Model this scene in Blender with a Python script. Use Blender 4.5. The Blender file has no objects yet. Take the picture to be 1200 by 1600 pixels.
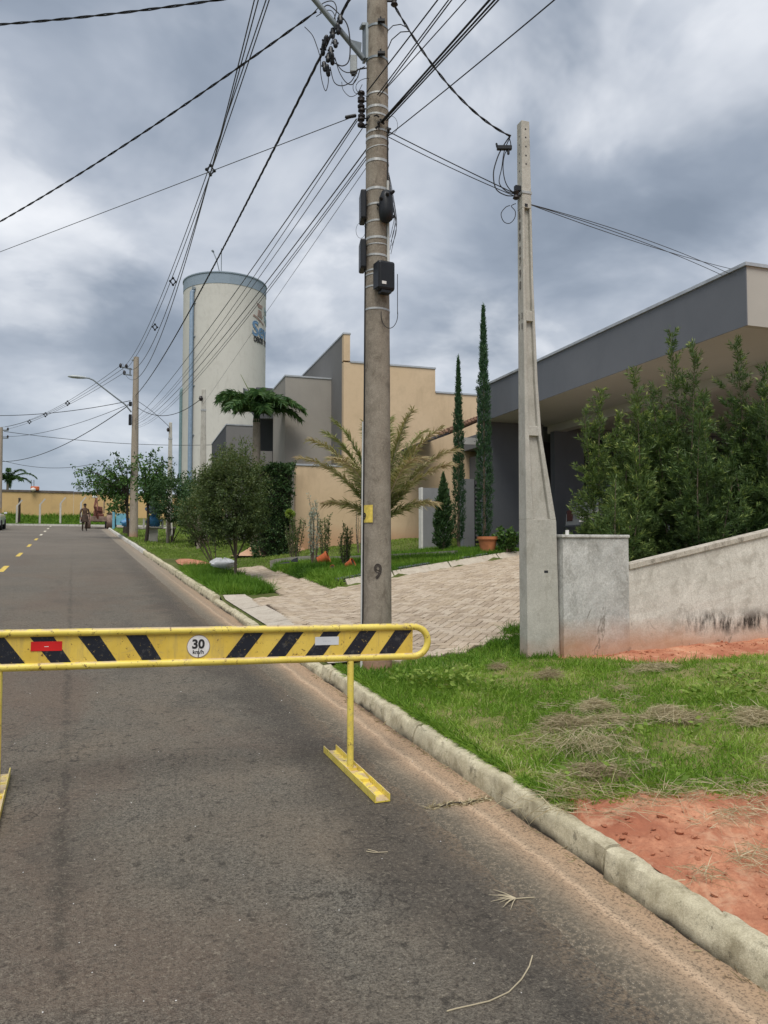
import bpy, bmesh, math, random
import numpy as np
from math import sin, cos, pi, radians, sqrt, atan2
from mathutils import Vector, Matrix, noise as mnoise

rnd = random.Random(7)
rng = np.random.default_rng(11)
scn = bpy.context.scene
col = scn.collection

# ------------------------------------------------------------------ camera
FPX, PSI, TH, SL = 1200.0, radians(22.04), radians(2.77), 0.053   # SL: the street climbs 5.3 %
cam_d = bpy.data.cameras.new('camera')
cam = bpy.data.objects.new('camera', cam_d); col.objects.link(cam)
cam.location = (0, 0, 1.6)
cam.rotation_euler = (pi/2 + TH, 0, -PSI)
cam_d.sensor_fit = 'VERTICAL'; cam_d.sensor_height = 36.0
cam_d.lens = 36.0*FPX/1600.0
cam_d.clip_end = 4000
scn.camera = cam
scn.render.resolution_x, scn.render.resolution_y = 768, 1024

# ------------------------------------------------------------------ sky and sun
SUN_EL, SUN_AZ = radians(62), radians(205)      # azimuth clockwise from +Y: behind the camera
world = bpy.data.worlds.new('World'); scn.world = world; world.use_nodes = True
def build_world():
    nt = world.node_tree; nt.nodes.clear(); L = nt.links.new
    def n(t, **k):
        a = nt.nodes.new(t)
        for q, v in k.items(): setattr(a, q, v)
        return a
    out = n('ShaderNodeOutputWorld')
    sky = n('ShaderNodeTexSky', sky_type='NISHITA'); sky.sun_disc = False
    sky.sun_elevation = SUN_EL; sky.sun_rotation = SUN_AZ
    sky.air_density = 1.5; sky.dust_density = 3.0
    bg1 = n('ShaderNodeBackground'); bg1.inputs[1].default_value = 0.06; L(sky.outputs[0], bg1.inputs[0])
    tc = n('ShaderNodeTexCoord'); sep = n('ShaderNodeSeparateXYZ'); L(tc.outputs['Generated'], sep.inputs[0])
    def math_(op, a, b, clamp=False):
        m = n('ShaderNodeMath', operation=op); m.use_clamp = clamp
        for i, s in enumerate((a, b)):
            if isinstance(s, (int, float)): m.inputs[i].default_value = s
            elif s is not None: L(s, m.inputs[i])
        return m.outputs[0]
    zz = math_('MAXIMUM', sep.outputs[2], 0.0); zz = math_('ADD', zz, 0.36)
    cx = math_('DIVIDE', sep.outputs[0], zz); cy = math_('DIVIDE', sep.outputs[1], zz)
    cmb = n('ShaderNodeCombineXYZ'); L(cx, cmb.inputs[0]); L(cy, cmb.inputs[1])
    def noise(scale, detail, rough, dist, off):
        mp = n('ShaderNodeMapping'); mp.inputs['Location'].default_value = off; L(cmb.outputs[0], mp.inputs[0])
        t = n('ShaderNodeTexNoise'); t.inputs['Scale'].default_value = scale; t.inputs['Detail'].default_value = detail
        t.inputs['Roughness'].default_value = rough; t.inputs['Distortion'].default_value = dist
        L(mp.outputs[0], t.inputs['Vector']); return t.outputs['Fac']
    def ramp(f, stops):
        r = n('ShaderNodeValToRGB'); L(f, r.inputs[0]); e = r.color_ramp.elements
        while len(e) < len(stops): e.new(0.5)
        for q, (p, c) in zip(e, stops): q.position = p; q.color = (*c, 1)
        return r.outputs[0]
    big = noise(1.25, 3, .5, .3, (1.3, 7.7, 0)); mid = noise(2.9, 5, .52, .25, (8.2, 4.4, 2)); brk = noise(2.4, 6, .54, .25, (9.1, 3.3, 5))
    mixv = math_('ADD', math_('MULTIPLY', big, .52), math_('MULTIPLY', mid, .48))
    base = ramp(mixv, [(.38, (.130, .156, .198)), (.45, (.178, .207, .254)), (.50, (.240, .268, .316)), (.55, (.315, .340, .384)), (.63, (.405, .425, .458))])
    lit = math_('MULTIPLY', math_('SUBTRACT', mixv, .43), 5.0, True)
    bright = math_('MULTIPLY', ramp(brk, [(.47, (0, 0, 0)), (.53, (.22, .22, .22)), (.575, (.7, .7, .7)), (.66, (1, 1, 1))]), lit)
    mx = n('ShaderNodeMix', data_type='RGBA'); L(bright, mx.inputs[0]); L(base, mx.inputs[6]); mx.inputs[7].default_value = (.55, .56, .58, 1)
    low = ramp(sep.outputs[2], [(0.0, (.6, .6, .6)), (.10, (.32, .32, .32)), (.24, (0, 0, 0))])
    mx0 = mx; mx = n('ShaderNodeMix', data_type='RGBA'); L(low, mx.inputs[0]); L(mx0.outputs[2], mx.inputs[6]); mx.inputs[7].default_value = (.285, .335, .395, 1)
    bg2 = n('ShaderNodeBackground'); L(mx.outputs[2], bg2.inputs[0]); bg2.inputs[1].default_value = 0.92
    ms = n('ShaderNodeMixShader'); ms.inputs[0].default_value = 0.93
    L(bg1.outputs[0], ms.inputs[1]); L(bg2.outputs[0], ms.inputs[2]); L(ms.outputs[0], out.inputs[0])
build_world()
sd = bpy.data.lights.new('sun', 'SUN'); sd.energy = 1.5; sd.angle = radians(34); sd.color = (1.0, .955, .88)
sun = bpy.data.objects.new('sun', sd); col.objects.link(sun)
_sv = Vector((sin(SUN_AZ)*cos(SUN_EL), cos(SUN_AZ)*cos(SUN_EL), sin(SUN_EL)))
sun.rotation_euler = (-_sv).to_track_quat('-Z', 'Y').to_euler()
sun.location = _sv*60
vs = scn.view_settings
vs.view_transform = 'Standard'; vs.look = 'None'; vs.gamma = 1.0; vs.use_curve_mapping = False
vs.exposure = 1.0
scn.cycles.use_denoising = True
scn.cycles.max_bounces = 6; scn.cycles.transparent_max_bounces = 6

# ------------------------------------------------------------------ measuring: pixel of the 1200 x 1600 photograph -> place
RV = Vector((cos(PSI), -sin(PSI), 0)); F0 = Vector((sin(PSI), cos(PSI), 0)); ZV = Vector((0, 0, 1))
FV = F0*cos(TH) + ZV*sin(TH); UV = -F0*sin(TH) + ZV*cos(TH); CV = Vector((0, 0, 1.6))
def ray(px, py): return FV + RV*((px-600)/FPX) + UV*((800-py)/FPX)
def at(px, py, dh):                       # dh: horizontal distance along the view
    d = ray(px, py); return CV + d*(dh/d.dot(F0))
def gr(px, py, off=0.0):                  # on the street plane, raised by off
    d = ray(px, py); t = (off-CV.z+SL*CV.y)/(d.z-SL*d.y); return CV + d*t
def onplane(px, py, p, nrm):
    d = ray(px, py); return CV + d*((Vector(p)-CV).dot(nrm)/d.dot(nrm))
HX = Vector((.99758, -.0696, 0)); HY = Vector((.0696, .99758, 0))   # house axes: square to, and along the street
def smooth(a, b, x):
    t = min(1, max(0, (x-a)/(b-a))); return t*t*(3-2*t)
def zroad(y): return SL*min(y, 75)
def edge_y(x): return 12.78 + .26*(x-4)      # lawn edge of the driveway
def hfun(X, Y):                           # lots on the right of the street
    zk = zroad(Y)+.13
    A = zk + .045*max(0, X-2.35)
    P = 1.5 + .42*smooth(17, 21, Y) + max(0, Y-24)*SL*.9
    t = min(1, max(0, (X-3.6)/5.7))
    B = zk + (P-zk)*t - .055*(1-smooth(2.36, 2.85, X))*smooth(7.0, 7.3, Y)*(1-smooth(12.8, 13.1, Y))
    if Y > 12: B += .13*smooth(.0, .22, Y-edge_y(X))*smooth(4.22, 4.45, X)*(1-smooth(8.6, 9.6, X))*(1-smooth(17.2, 18.5, Y))
    k = smooth(6.3, 7.3, Y)
    return A*(1-k)+B*k
def hit(px, py):                          # first point of the lots seen at a photo pixel
    d = ray(px, py); t = 2.0
    while t < 60:
        p = CV+d*t
        if p.z < hfun(p.x, p.y): break
        t += .02
    return Vector((p.x, p.y, hfun(p.x, p.y)))
def fbm(x, y, z=0, o=4):
    return mnoise.fractal(Vector((x, y, z)), 1.0, 2.0, o)

# ------------------------------------------------------------------ mesh builder
WM = {}
def _link(o, parent, M):
    col.objects.link(o)
    if parent is not None: o.parent = parent
    WM[o] = M
class MB:
    def __init__(s): s.v = []; s.f = []; s.m = []
    def add(s, vs, fs, mi=0):
        b = len(s.v); s.v += [Vector(p) for p in vs]; s.f += [tuple(i+b for i in f) for f in fs]; s.m += [mi]*len(fs); return s
    def hexa(s, p, mi=0):                 # 8 corners: bottom 4 ccw, top 4 ccw
        return s.add(p, [(0,3,2,1), (4,5,6,7), (0,1,5,4), (1,2,6,5), (2,3,7,6), (3,0,4,7)], mi)
    def box(s, c, ax, ay, az, mi=0):      # centre and half-vectors
        c, ax, ay, az = Vector(c), Vector(ax), Vector(ay), Vector(az)
        return s.hexa([c-ax-ay-az, c+ax-ay-az, c+ax+ay-az, c-ax+ay-az, c-ax-ay+az, c+ax-ay+az, c+ax+ay+az, c-ax+ay+az], mi)
    def bx(s, x0, x1, y0, y1, z0, z1, fr=None, mi=0):   # box in a frame
        P = [(x0,y0,z0), (x1,y0,z0), (x1,y1,z0), (x0,y1,z0), (x0,y0,z1), (x1,y0,z1), (x1,y1,z1), (x0,y1,z1)]
        return s.hexa([fr(*p) if fr else Vector(p) for p in P], mi)
    def prism(s, poly, off, mi=0):        # poly: 3-D outline, off: thickness vector
        n = len(poly); poly = [Vector(p) for p in poly]; off = Vector(off)
        vs_ = poly + [p+off for p in poly]
        fs = [tuple(reversed(range(n))), tuple(range(n, 2*n))] + [(i, (i+1) % n, n+(i+1) % n, n+i) for i in range(n)]
        return s.add(vs_, fs, mi)
    def tube(s, path, r, n=8, cap=True, mi=0, closed=False):
        path = [Vector(p) for p in path]; k = len(path)
        rr = r if isinstance(r, (list, tuple)) else [r]*k
        up = None; vs_ = []
        for i, p in enumerate(path):
            a = path[i-1] if (i > 0 or closed) else p; b = path[(i+1) % k] if (i < k-1 or closed) else p
            t = (b-a).normalized()
            if up is None:
                up = Vector((0, 0, 1)) if abs(t.z) < .9 else Vector((1, 0, 0))
            u = (up - t*up.dot(t)).normalized(); w = t.cross(u); up = u
            for j in range(n):
                an = 2*pi*j/n; vs_.append(p + (u*cos(an)+w*sin(an))*rr[i])
        fs = []
        for i in range(k-1 if not closed else k):
            i2 = (i+1) % k
            for j in range(n):
                fs.append((i*n+j, i*n+(j+1) % n, i2*n+(j+1) % n, i2*n+j))
        if cap and not closed:
            fs.append(tuple(reversed(range(n)))); fs.append(tuple((k-1)*n+j for j in range(n)))
        return s.add(vs_, fs, mi)
    def lathe(s, prof, c, n=24, mi=0, axis=None, side=None):
        c = Vector(c); az = Vector(axis or (0,0,1)).normalized()
        ax = Vector(side) if side else (Vector((1,0,0)) if abs(az.x) < .9 else Vector((0,1,0)))
        ax = (ax-az*ax.dot(az)).normalized(); ay = az.cross(ax)
        vs_ = []; 
        for r, z in prof:
            for j in range(n):
                a = 2*pi*j/n; vs_.append(c+az*z+(ax*cos(a)+ay*sin(a))*r)
        fs = [(i*n+j, i*n+(j+1) % n, (i+1)*n+(j+1) % n, (i+1)*n+j) for i in range(len(prof)-1) for j in range(n)]
        fs.append(tuple(reversed(range(n)))); fs.append(tuple((len(prof)-1)*n+j for j in range(n)))
        return s.add(vs_, fs, mi)
    def grid(s, nu, nv, fn, mi=0):
        vs_ = [fn(i/nu, j/nv) for j in range(nv+1) for i in range(nu+1)]
        fs = [(j*(nu+1)+i, j*(nu+1)+i+1, (j+1)*(nu+1)+i+1, (j+1)*(nu+1)+i) for j in range(nv) for i in range(nu)]
        return s.add(vs_, fs, mi)
    def build(s, name, mats, parent=None, smooth=False, bevel=0, seg=1):
        if parent is not None: M = WM[parent]
        else:
            xs = [p.x for p in s.v]; ys = [p.y for p in s.v]; zs = [p.z for p in s.v]
            M = Matrix.Translation(((min(xs)+max(xs))/2, (min(ys)+max(ys))/2, min(zs)))
        I = M.inverted()
        me = bpy.data.meshes.new(name); me.from_pydata([I @ p for p in s.v], [], s.f)
        if not isinstance(mats, (list, tuple)): mats = [mats]
        for m in mats: me.materials.append(m)
        if len(mats) > 1: me.polygons.foreach_set('material_index', s.m)
        me.update()
        if smooth:
            me.polygons.foreach_set('use_smooth', [True]*len(me.polygons))
            try: me.set_sharp_from_angle(angle=radians(42))
            except Exception: pass
        o = bpy.data.objects.new(name, me)
        _link(o, parent, M)
        if parent is None: o.matrix_world = M
        if bevel:
            b = o.modifiers.new('bevel', 'BEVEL'); b.width = bevel; b.segments = seg; b.limit_method = 'ANGLE'; b.angle_limit = radians(40)
        return o
def tag(o, label=None, cat=None, group=None, kind=None):
    if label: o['label'] = label
    if cat: o['category'] = cat
    if group: o['group'] = group
    if kind: o['kind'] = kind
    return o
def thing(name, label, cat, loc, group=None):
    o = bpy.data.objects.new(name, None); o.empty_display_size = .2
    M = Matrix.Translation(Vector(loc)); _link(o, None, M); o.matrix_world = M
    return tag(o, label, cat, group)
def struct(o): o['kind'] = 'structure'; return o
def sthing(name, loc):
    o = thing(name, None, None, loc); return struct(o)
def fast_mesh(name, V, faces, mats, parent=None, var=None, midx=None, smooth=False):
    """V (n,3) numpy, faces (k,4) or (k,3) numpy"""
    V = np.asarray(V, dtype=np.float64)
    if parent is not None: M = WM[parent]
    else: M = Matrix.Translation((float(V[:,0].mean()), float(V[:,1].mean()), float(V[:,2].min())))
    t = np.array(M.translation); Vl = (V-t).astype(np.float32)
    me = bpy.data.meshes.new(name); F = np.asarray(faces, dtype=np.int32); k, w = F.shape
    me.vertices.add(len(Vl)); me.vertices.foreach_set('co', Vl.ravel())
    me.loops.add(k*w); me.loops.foreach_set('vertex_index', F.ravel())
    me.polygons.add(k); me.polygons.foreach_set('loop_start', np.arange(0, k*w, w, dtype=np.int32))
    try: me.polygons.foreach_set('loop_total', np.full(k, w, dtype=np.int32))
    except Exception: pass
    if not isinstance(mats, (list, tuple)): mats = [mats]
    for m in mats: me.materials.append(m)
    if midx is not None: me.polygons.foreach_set('material_index', np.asarray(midx, dtype=np.int32))
    if var is not None:
        a = me.attributes.new('var', 'FLOAT', 'POINT'); a.data.foreach_set('value', np.asarray(var, dtype=np.float32))
    me.update(calc_edges=True); me.validate()
    if smooth: me.polygons.foreach_set('use_smooth', [True]*len(me.polygons))
    o = bpy.data.objects.new(name, me); _link(o, parent, M)
    if parent is None: o.matrix_world = M
    return o

# ------------------------------------------------------------------ materials
class NM:
    def __init__(s, name):
        s.mat = bpy.data.materials.new(name); s.mat.use_nodes = True; s.nt = s.mat.node_tree; s.nt.nodes.clear()
        s.o = s.nt.nodes.new('ShaderNodeOutputMaterial')
        s.geo = s.nt.nodes.new('ShaderNodeNewGeometry'); s.pos = s.geo.outputs['Position']
    def lk(s, a, b): s.nt.links.new(a, b)
    def n(s, t): return s.nt.nodes.new(t)
    def map(s, scale=(1,1,1), loc=(0,0,0), rot=(0,0,0)):
        m = s.n('ShaderNodeMapping'); m.inputs['Scale'].default_value = scale; m.inputs['Location'].default_value = loc
        m.inputs['Rotation'].default_value = rot; s.lk(s.pos, m.inputs[0]); return m.outputs[0]
    def noise(s, scale, detail=5, rough=.55, dist=0, vec=None):
        t = s.n('ShaderNodeTexNoise'); t.inputs['Scale'].default_value = scale; t.inputs['Detail'].default_value = detail
        t.inputs['Roughness'].default_value = rough; t.inputs['Distortion'].default_value = dist
        s.lk(vec or s.pos, t.inputs['Vector']); return t.outputs['Fac']
    def voro(s, scale, feature='F1', vec=None, out='Distance', rand=1.0):
        t = s.n('ShaderNodeTexVoronoi'); t.feature = feature; t.inputs['Scale'].default_value = scale
        t.inputs['Randomness'].default_value = rand
        s.lk(vec or s.pos, t.inputs['Vector']); return t.outputs[out]
    def ramp(s, f, stops, interp='LINEAR'):
        r = s.n('ShaderNodeValToRGB'); s.lk(f, r.inputs[0]); r.color_ramp.interpolation = interp; e = r.color_ramp.elements
        while len(e) < len(stops): e.new(.5)
        for q, (p, c) in zip(e, stops):
            q.position = p
            if isinstance(c, (int, float)): c = (c, c, c)
            q.color = (*c, 1)
        return r.outputs[0]
    def mix(s, f, a, b, mode='MIX'):
        m = s.n('ShaderNodeMix'); m.data_type = 'RGBA'; m.blend_type = mode
        for k, x in ((0, f), (6, a), (7, b)):
            if isinstance(x, (int, float)): m.inputs[k].default_value = x
            elif isinstance(x, tuple): m.inputs[k].default_value = (*x, 1)
            else: s.lk(x, m.inputs[k])
        return m.outputs[2]
    def math(s, op, a, b=0.0, c=None, clamp=False):
        m = s.n('ShaderNodeMath'); m.operation = op; m.use_clamp = clamp
        for k, x in enumerate((a, b, c)):
            if x is None: continue
            if isinstance(x, (int, float)): m.inputs[k].default_value = x
            else: s.lk(x, m.inputs[k])
        return m.outputs[0]
    def xyz(s, which):
        q = s.n('ShaderNodeSeparateXYZ'); s.lk(s.pos, q.inputs[0]); return q.outputs['XYZ'.index(which)]
    def bump(s, h, strength=.4, dist=.01):
        b = s.n('ShaderNodeBump'); b.inputs['Strength'].default_value = strength; b.inputs['Distance'].default_value = dist
        s.lk(h, b.inputs['Height']); return b.outputs[0]
    def out(s, colr, rough=.8, bump=None, metal=0, spec=.3, coat=0):
        p = s.n('ShaderNodeBsdfPrincipled')
        if isinstance(colr, tuple): p.inputs['Base Color'].default_value = (*colr, 1)
        else: s.lk(colr, p.inputs['Base Color'])
        if isinstance(rough, (int, float)): p.inputs['Roughness'].default_value = rough
        else: s.lk(rough, p.inputs['Roughness'])
        p.inputs['Metallic'].default_value = metal; p.inputs['Specular IOR Level'].default_value = spec
        p.inputs['Coat Weight'].default_value = coat
        if bump: s.lk(bump, p.inputs['Normal'])
        s.lk(p.outputs[0], s.o.inputs[0]); return s.mat
def plain(name, c, rough=.6, metal=0, var=.15, scale=6, spec=.3, bumps=0, coat=0):
    m = NM(name); nz = m.noise(scale, 5)
    cc = m.mix(m.ramp(nz, [(.3, 0.0), (.7, 1.0)]), tuple(x*(1-var) for x in c), tuple(min(1, x*(1+var)) for x in c))
    return m.out(cc, rough, m.bump(m.noise(scale*25, 4), bumps, .004) if bumps else None, metal, spec, coat)
def foliage(name, stops, trans=.3, rough=.55):
    m = NM(name); a = m.n('ShaderNodeAttribute'); a.attribute_name = 'var'
    c = m.ramp(a.outputs['Fac'], stops)
    p = m.n('ShaderNodeBsdfPrincipled'); m.lk(c, p.inputs['Base Color']); p.inputs['Roughness'].default_value = rough; p.inputs['Specular IOR Level'].default_value = .25
    t = m.n('ShaderNodeBsdfTranslucent'); m.lk(m.mix(1.0, c, (1.1, 1.15, .6), 'MULTIPLY'), t.inputs[0])
    ms = m.n('ShaderNodeMixShader'); ms.inputs[0].default_value = trans
    m.lk(p.outputs[0], ms.inputs[1]); m.lk(t.outputs[0], ms.inputs[2]); m.lk(ms.outputs[0], m.o.inputs[0])
    return m.mat

def m_asphalt():
    m = NM('asphalt')
    st = m.voro(230, 'F1', out='Color'); sg = m.n('ShaderNodeSeparateColor'); m.lk(st, sg.inputs[0])
    c = m.mix(m.ramp(sg.outputs[0], [(.0, 0.0), (1, 1.0)]), (.118, .108, .090), (.250, .228, .188))
    fine = m.noise(90, 4, .7)
    c = m.mix(m.ramp(fine, [(.36, 1.0), (.52, 0.0)]), c, (.048, .042, .036))
    big = m.noise(.9, 6, .6, .4); c = m.mix(m.ramp(big, [(.38, 0.0), (.68, .55)]), c, (.225, .178, .130))
    pit = m.noise(14, 6, .72); c = m.mix(m.ramp(pit, [(.36, .8), (.43, 0.0)]), c, (.05, .044, .036))
    c = m.mix(m.ramp(m.noise(26, 8, .82, .3, m.map((1, 1.25, 1), (3, 8, 0))), [(.365, .8), (.41, 0.0)]), c, (.040, .036, .030))
    c = m.mix(m.math('MULTIPLY', m.ramp(m.noise(.55, 5, .6, .5, m.map((1, .6, 1), (4, 1, 0))), [(.48, 0.0), (.62, .6)]), 1.0), c, (.155, .112, .085))
    c = m.mix(m.ramp(m.noise(1.5, 6, .62, .3, m.map((1, .5, 1), (9, 2, 0))), [(.54, 0.0), (.66, .45)]), c, (.085, .078, .066))
    wt = m.voro(38, 'F1'); c = m.mix(m.ramp(wt, [(.03, .7), (.07, 0.0)]), c, (.36, .33, .28))
    # dark band of younger asphalt along the gutter
    x = m.math('ADD', m.xyz('X'), m.math('MULTIPLY', m.math('SUBTRACT', m.noise(1.6, 5, .6), .5), .9))
    y = m.xyz('Y')
    mr = m.n('ShaderNodeMapRange'); m.lk(x, mr.inputs[0]); mr.inputs[1].default_value = 1.12; mr.inputs[2].default_value = 1.42; mr.clamp = True
    c = m.mix(m.math('MULTIPLY', mr.outputs[0], .55), c, (.048, .042, .038))
    # dust washed out of the gutter
    x2 = m.math('ADD', m.xyz('X'), m.math('MULTIPLY', m.math('SUBTRACT', m.noise(3.2, 8, .7), .5), .42))
    mr2 = m.n('ShaderNodeMapRange'); m.lk(x2, mr2.inputs[0]); mr2.inputs[1].default_value = 1.58; mr2.inputs[2].default_value = 1.86
    c = m.mix(m.math('MULTIPLY', mr2.outputs[0], m.ramp(m.noise(60, 5, .7), [(.40, .05), (.58, .9)])), c, (.30, .225, .150))
    # paving seam
    xs = m.math('ADD', m.xyz('X'), m.math('MULTIPLY', m.math('SUBTRACT', m.noise(5, 6, .7), .5), .12))
    seam = m.math('ABSOLUTE', m.math('ADD', xs, .02)); c = m.mix(m.math('MULTIPLY', m.ramp(seam, [(.008, .5), (.045, 0.0)]), m.ramp(m.noise(9, 6, .7), [(.42, 0.0), (.55, 1.0)])), c, (.04, .036, .03))
    # crazed cracks in patches
    vd = m.n('ShaderNodeVectorMath'); vd.operation = 'ADD'; nz = m.n('ShaderNodeTexNoise'); nz.inputs['Scale'].default_value = 14; nz.inputs['Detail'].default_value = 5; m.lk(m.pos, nz.inputs['Vector'])
    sc_ = m.n('ShaderNodeVectorMath'); sc_.operation = 'SCALE'; sc_.inputs['Scale'].default_value = .10; m.lk(nz.outputs['Color'], sc_.inputs[0]); m.lk(m.pos, vd.inputs[0]); m.lk(sc_.outputs[0], vd.inputs[1])
    ck = m.voro(7, 'DISTANCE_TO_EDGE', vec=vd.outputs[0]); ckm = m.math('MULTIPLY', m.ramp(ck, [(.010, .85), (.035, 0.0)]), m.ramp(m.noise(1.1, 5, .65), [(.56, 0.0), (.63, .8)]))
    c = m.mix(ckm, c, (.04, .035, .03))
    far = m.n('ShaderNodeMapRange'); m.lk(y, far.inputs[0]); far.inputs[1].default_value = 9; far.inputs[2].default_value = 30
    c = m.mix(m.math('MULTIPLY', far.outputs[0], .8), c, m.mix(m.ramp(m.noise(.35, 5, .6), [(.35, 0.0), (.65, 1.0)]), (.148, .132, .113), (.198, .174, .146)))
    c = m.mix(m.math('MULTIPLY', m.ramp(m.noise(46, 7, .8), [(.40, 1.0), (.50, 0.0)]), .55), c, (.040, .035, .030))
    c = m.mix(m.math('MULTIPLY', m.ramp(m.noise(55, 7, .8, 0, m.map((1,1,1), (7, 3, 1))), [(.54, 0.0), (.64, 1.0)]), .45), c, (.40, .355, .275))
    h = m.math('ADD', m.math('MULTIPLY', m.voro(150, 'F1'), .6), m.math('ADD', m.noise(70, 5, .75), m.math('MULTIPLY', m.noise(12, 5, .7), .8)))
    return m.out(c, .88, m.bump(h, .75, .016), spec=.25)
def m_concrete(name, c1, c2, stain=(.10, .09, .075), red=None, amount=.5, scale=3.0, bump=.35):
    m = NM(name)
    c = m.mix(m.ramp(m.noise(scale, 7, .6, .2), [(.3, 0.0), (.7, 1.0)]), c1, c2)
    c = m.mix(m.math('MULTIPLY', m.ramp(m.noise(scale*2.3, 8, .68, .5, m.map((1,1,.55), (5,3,1))), [(.5, 0.0), (.68, 1.0)]), amount), c, stain)
    c = m.mix(m.math('MULTIPLY', m.ramp(m.noise(scale*28, 4, .7), [(.42, 1.0), (.55, 0.0)]), .35), c, stain)
    c = m.mix(m.math('MULTIPLY', m.ramp(m.noise(scale*9, 5, .7), [(.52, 0.0), (.62, 1.0)]), amount*.35), c, tuple(min(1, x*1.25) for x in c2))
    if red: c = red(m, c)
    h = m.math('ADD', m.noise(scale*30, 5, .7), m.math('MULTIPLY', m.noise(scale*6, 4, .6), .7))
    return m.out(c, .9, m.bump(h, bump, .006), spec=.2)
def zband(m, z0, z1, nz=.15, sc=3.0):      # 1 below z0 .. 0 above z1 above the street slope, ragged
    y = m.math('MULTIPLY', m.xyz('Y'), SL); z = m.math('SUBTRACT', m.xyz('Z'), y)
    z = m.math('ADD', z, m.math('MULTIPLY', m.math('SUBTRACT', m.noise(sc, 6, .6), .5), nz*2))
    r = m.n('ShaderNodeMapRange'); m.lk(z, r.inputs[0]); r.inputs[1].default_value = z0; r.inputs[2].default_value = z1
    r.inputs[3].default_value = 1; r.inputs[4].default_value = 0; return r.outputs[0]
SOIL = (.40, .165, .085)
MAT = {}
MAT['asphalt'] = m_asphalt()
MAT['yellow_line'] = plain('yellow_line', (.62, .45, .10), .8, var=.3, scale=14)
MAT['white_line'] = plain('white_line', (.6, .56, .45), .8, var=.25, scale=14)
def kerb_red(m, c):
    c = m.mix(m.math('MULTIPLY', m.ramp(m.noise(5, 7, .65, .3), [(.53, 0.0), (.62, 1.0)]), .45), c, (.20, .165, .095))
    c = m.mix(m.math('MULTIPLY', m.ramp(m.noise(16, 8, .75), [(.56, 0.0), (.64, 1.0)]), .6), c, (.075, .068, .045))
    k = zband(m, .012, .055, .03, 6); c = m.mix(m.math('MULTIPLY', k, m.ramp(m.noise(2.3, 4), [(.4, .1), (.6, .95)])), c, (.035, .03, .024))
    return c
MAT['kerb'] = m_concrete('kerb_concrete', (.52, .465, .32), (.70, .64, .47), (.26, .215, .13), kerb_red, .5, 6.0, .9)
MAT['kerb_white'] = m_concrete('kerb_whitewash', (.55, .53, .48), (.68, .66, .60), (.2, .18, .14), None, .6, 3.0)
def gut_red(m, c):
    x = m.math('ADD', m.xyz('X'), m.math('MULTIPLY', m.math('SUBTRACT', m.noise(2.2, 6, .65), .5), .12))
    r = m.ramp(m.math('SUBTRACT', x, 1.6), [(.26, 0.0), (.42, .8), (.46, .45), (.52, .85)])
    c = m.mix(r, c, (.43, .295, .19))
    c = m.mix(m.ramp(m.math('SUBTRACT', x, 1.6), [(.40, 0.0), (.435, .6), (.47, 0.0)]), c, (.62, .46, .32))
    d = m.math('ADD', m.xyz('X'), m.math('MULTIPLY', m.math('SUBTRACT', m.noise(6, 6, .7), .5), .08))
    c = m.mix(m.math('MULTIPLY', m.ramp(m.math('SUBTRACT', d, 1.6), [(.55, 0.0), (.61, .9)]), m.ramp(m.noise(1.3, 4), [(.45, 0.0), (.6, 1.0)])), c, (.05, .035, .022))
    c = m.mix(m.ramp(m.noise(75, 4, .75), [(.40, .7), (.50, 0.0)]), c, (.11, .085, .06))
    gl = m.math('MULTIPLY', m.ramp(m.math('SUBTRACT', x, 1.6), [(.20, 1.0), (.42, .0)]), m.ramp(m.noise(48, 6, .75), [(.46, 1.0), (.62, .25)]))
    c = m.mix(gl, c, (.10, .087, .068))
    fr = m.n('ShaderNodeMapRange'); m.lk(m.xyz('Y'), fr.inputs[0]); fr.inputs[1].default_value = 9; fr.inputs[2].default_value = 22; fr.inputs[4].default_value = .8
    c = m.mix(fr.outputs[0], c, (.24, .21, .17))
    return m.mix(m.math('MULTIPLY', m.ramp(m.voro(95, 'F1'), [(.10, .8), (.2, 0.0)]), m.ramp(m.math('SUBTRACT', x, 1.6), [(.15, 1.0), (.45, .1)])), c, (.50, .45, .37))
MAT['gutter'] = m_concrete('gutter_concrete', (.26, .215, .155), (.38, .31, .225), (.12, .10, .075), gut_red, .5, 3.0, .8)
def soil_red(m, c):
    c = m.mix(m.math('MULTIPLY', m.ramp(m.noise(1.7, 6, .65, .3), [(.42, 0.0), (.6, 1.0)]), .85), c, (.33, .115, .065))
    c = m.mix(m.math('MULTIPLY', m.ramp(m.noise(5, 7, .7), [(.52, 0.0), (.62, 1.0)]), .55), c, (.60, .37, .24))
    a = m.n('ShaderNodeAttribute'); a.attribute_name = 'var'
    th = m.mix(m.ramp(m.noise(9, 6, .7), [(.4, 0.0), (.6, 1.0)]), (.135, .150, .045), (.24, .21, .09))
    return m.mix(a.outputs['Fac'], c, th)
MAT['red_soil'] = m_concrete('red_soil', (.48, .20, .115), (.60, .30, .18), (.28, .105, .06), soil_red, .5, 2.2, 1.0)
def lawn_soil():
    m = NM('lawn_soil'); c = m.mix(m.ramp(m.noise(1.2, 6, .6), [(.4, 0.0), (.62, 1.0)]), (.075, .095, .028), (.12, .15, .045))
    c = m.mix(m.math('MULTIPLY', m.ramp(m.noise(24, 5, .7), [(.5, 0.0), (.62, 1.0)]), .6), c, (.14, .105, .05))
    return m.out(c, .95, m.bump(m.noise(50, 5, .7), .6, .02), spec=.1)
MAT['lawn_soil'] = lawn_soil()
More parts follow.
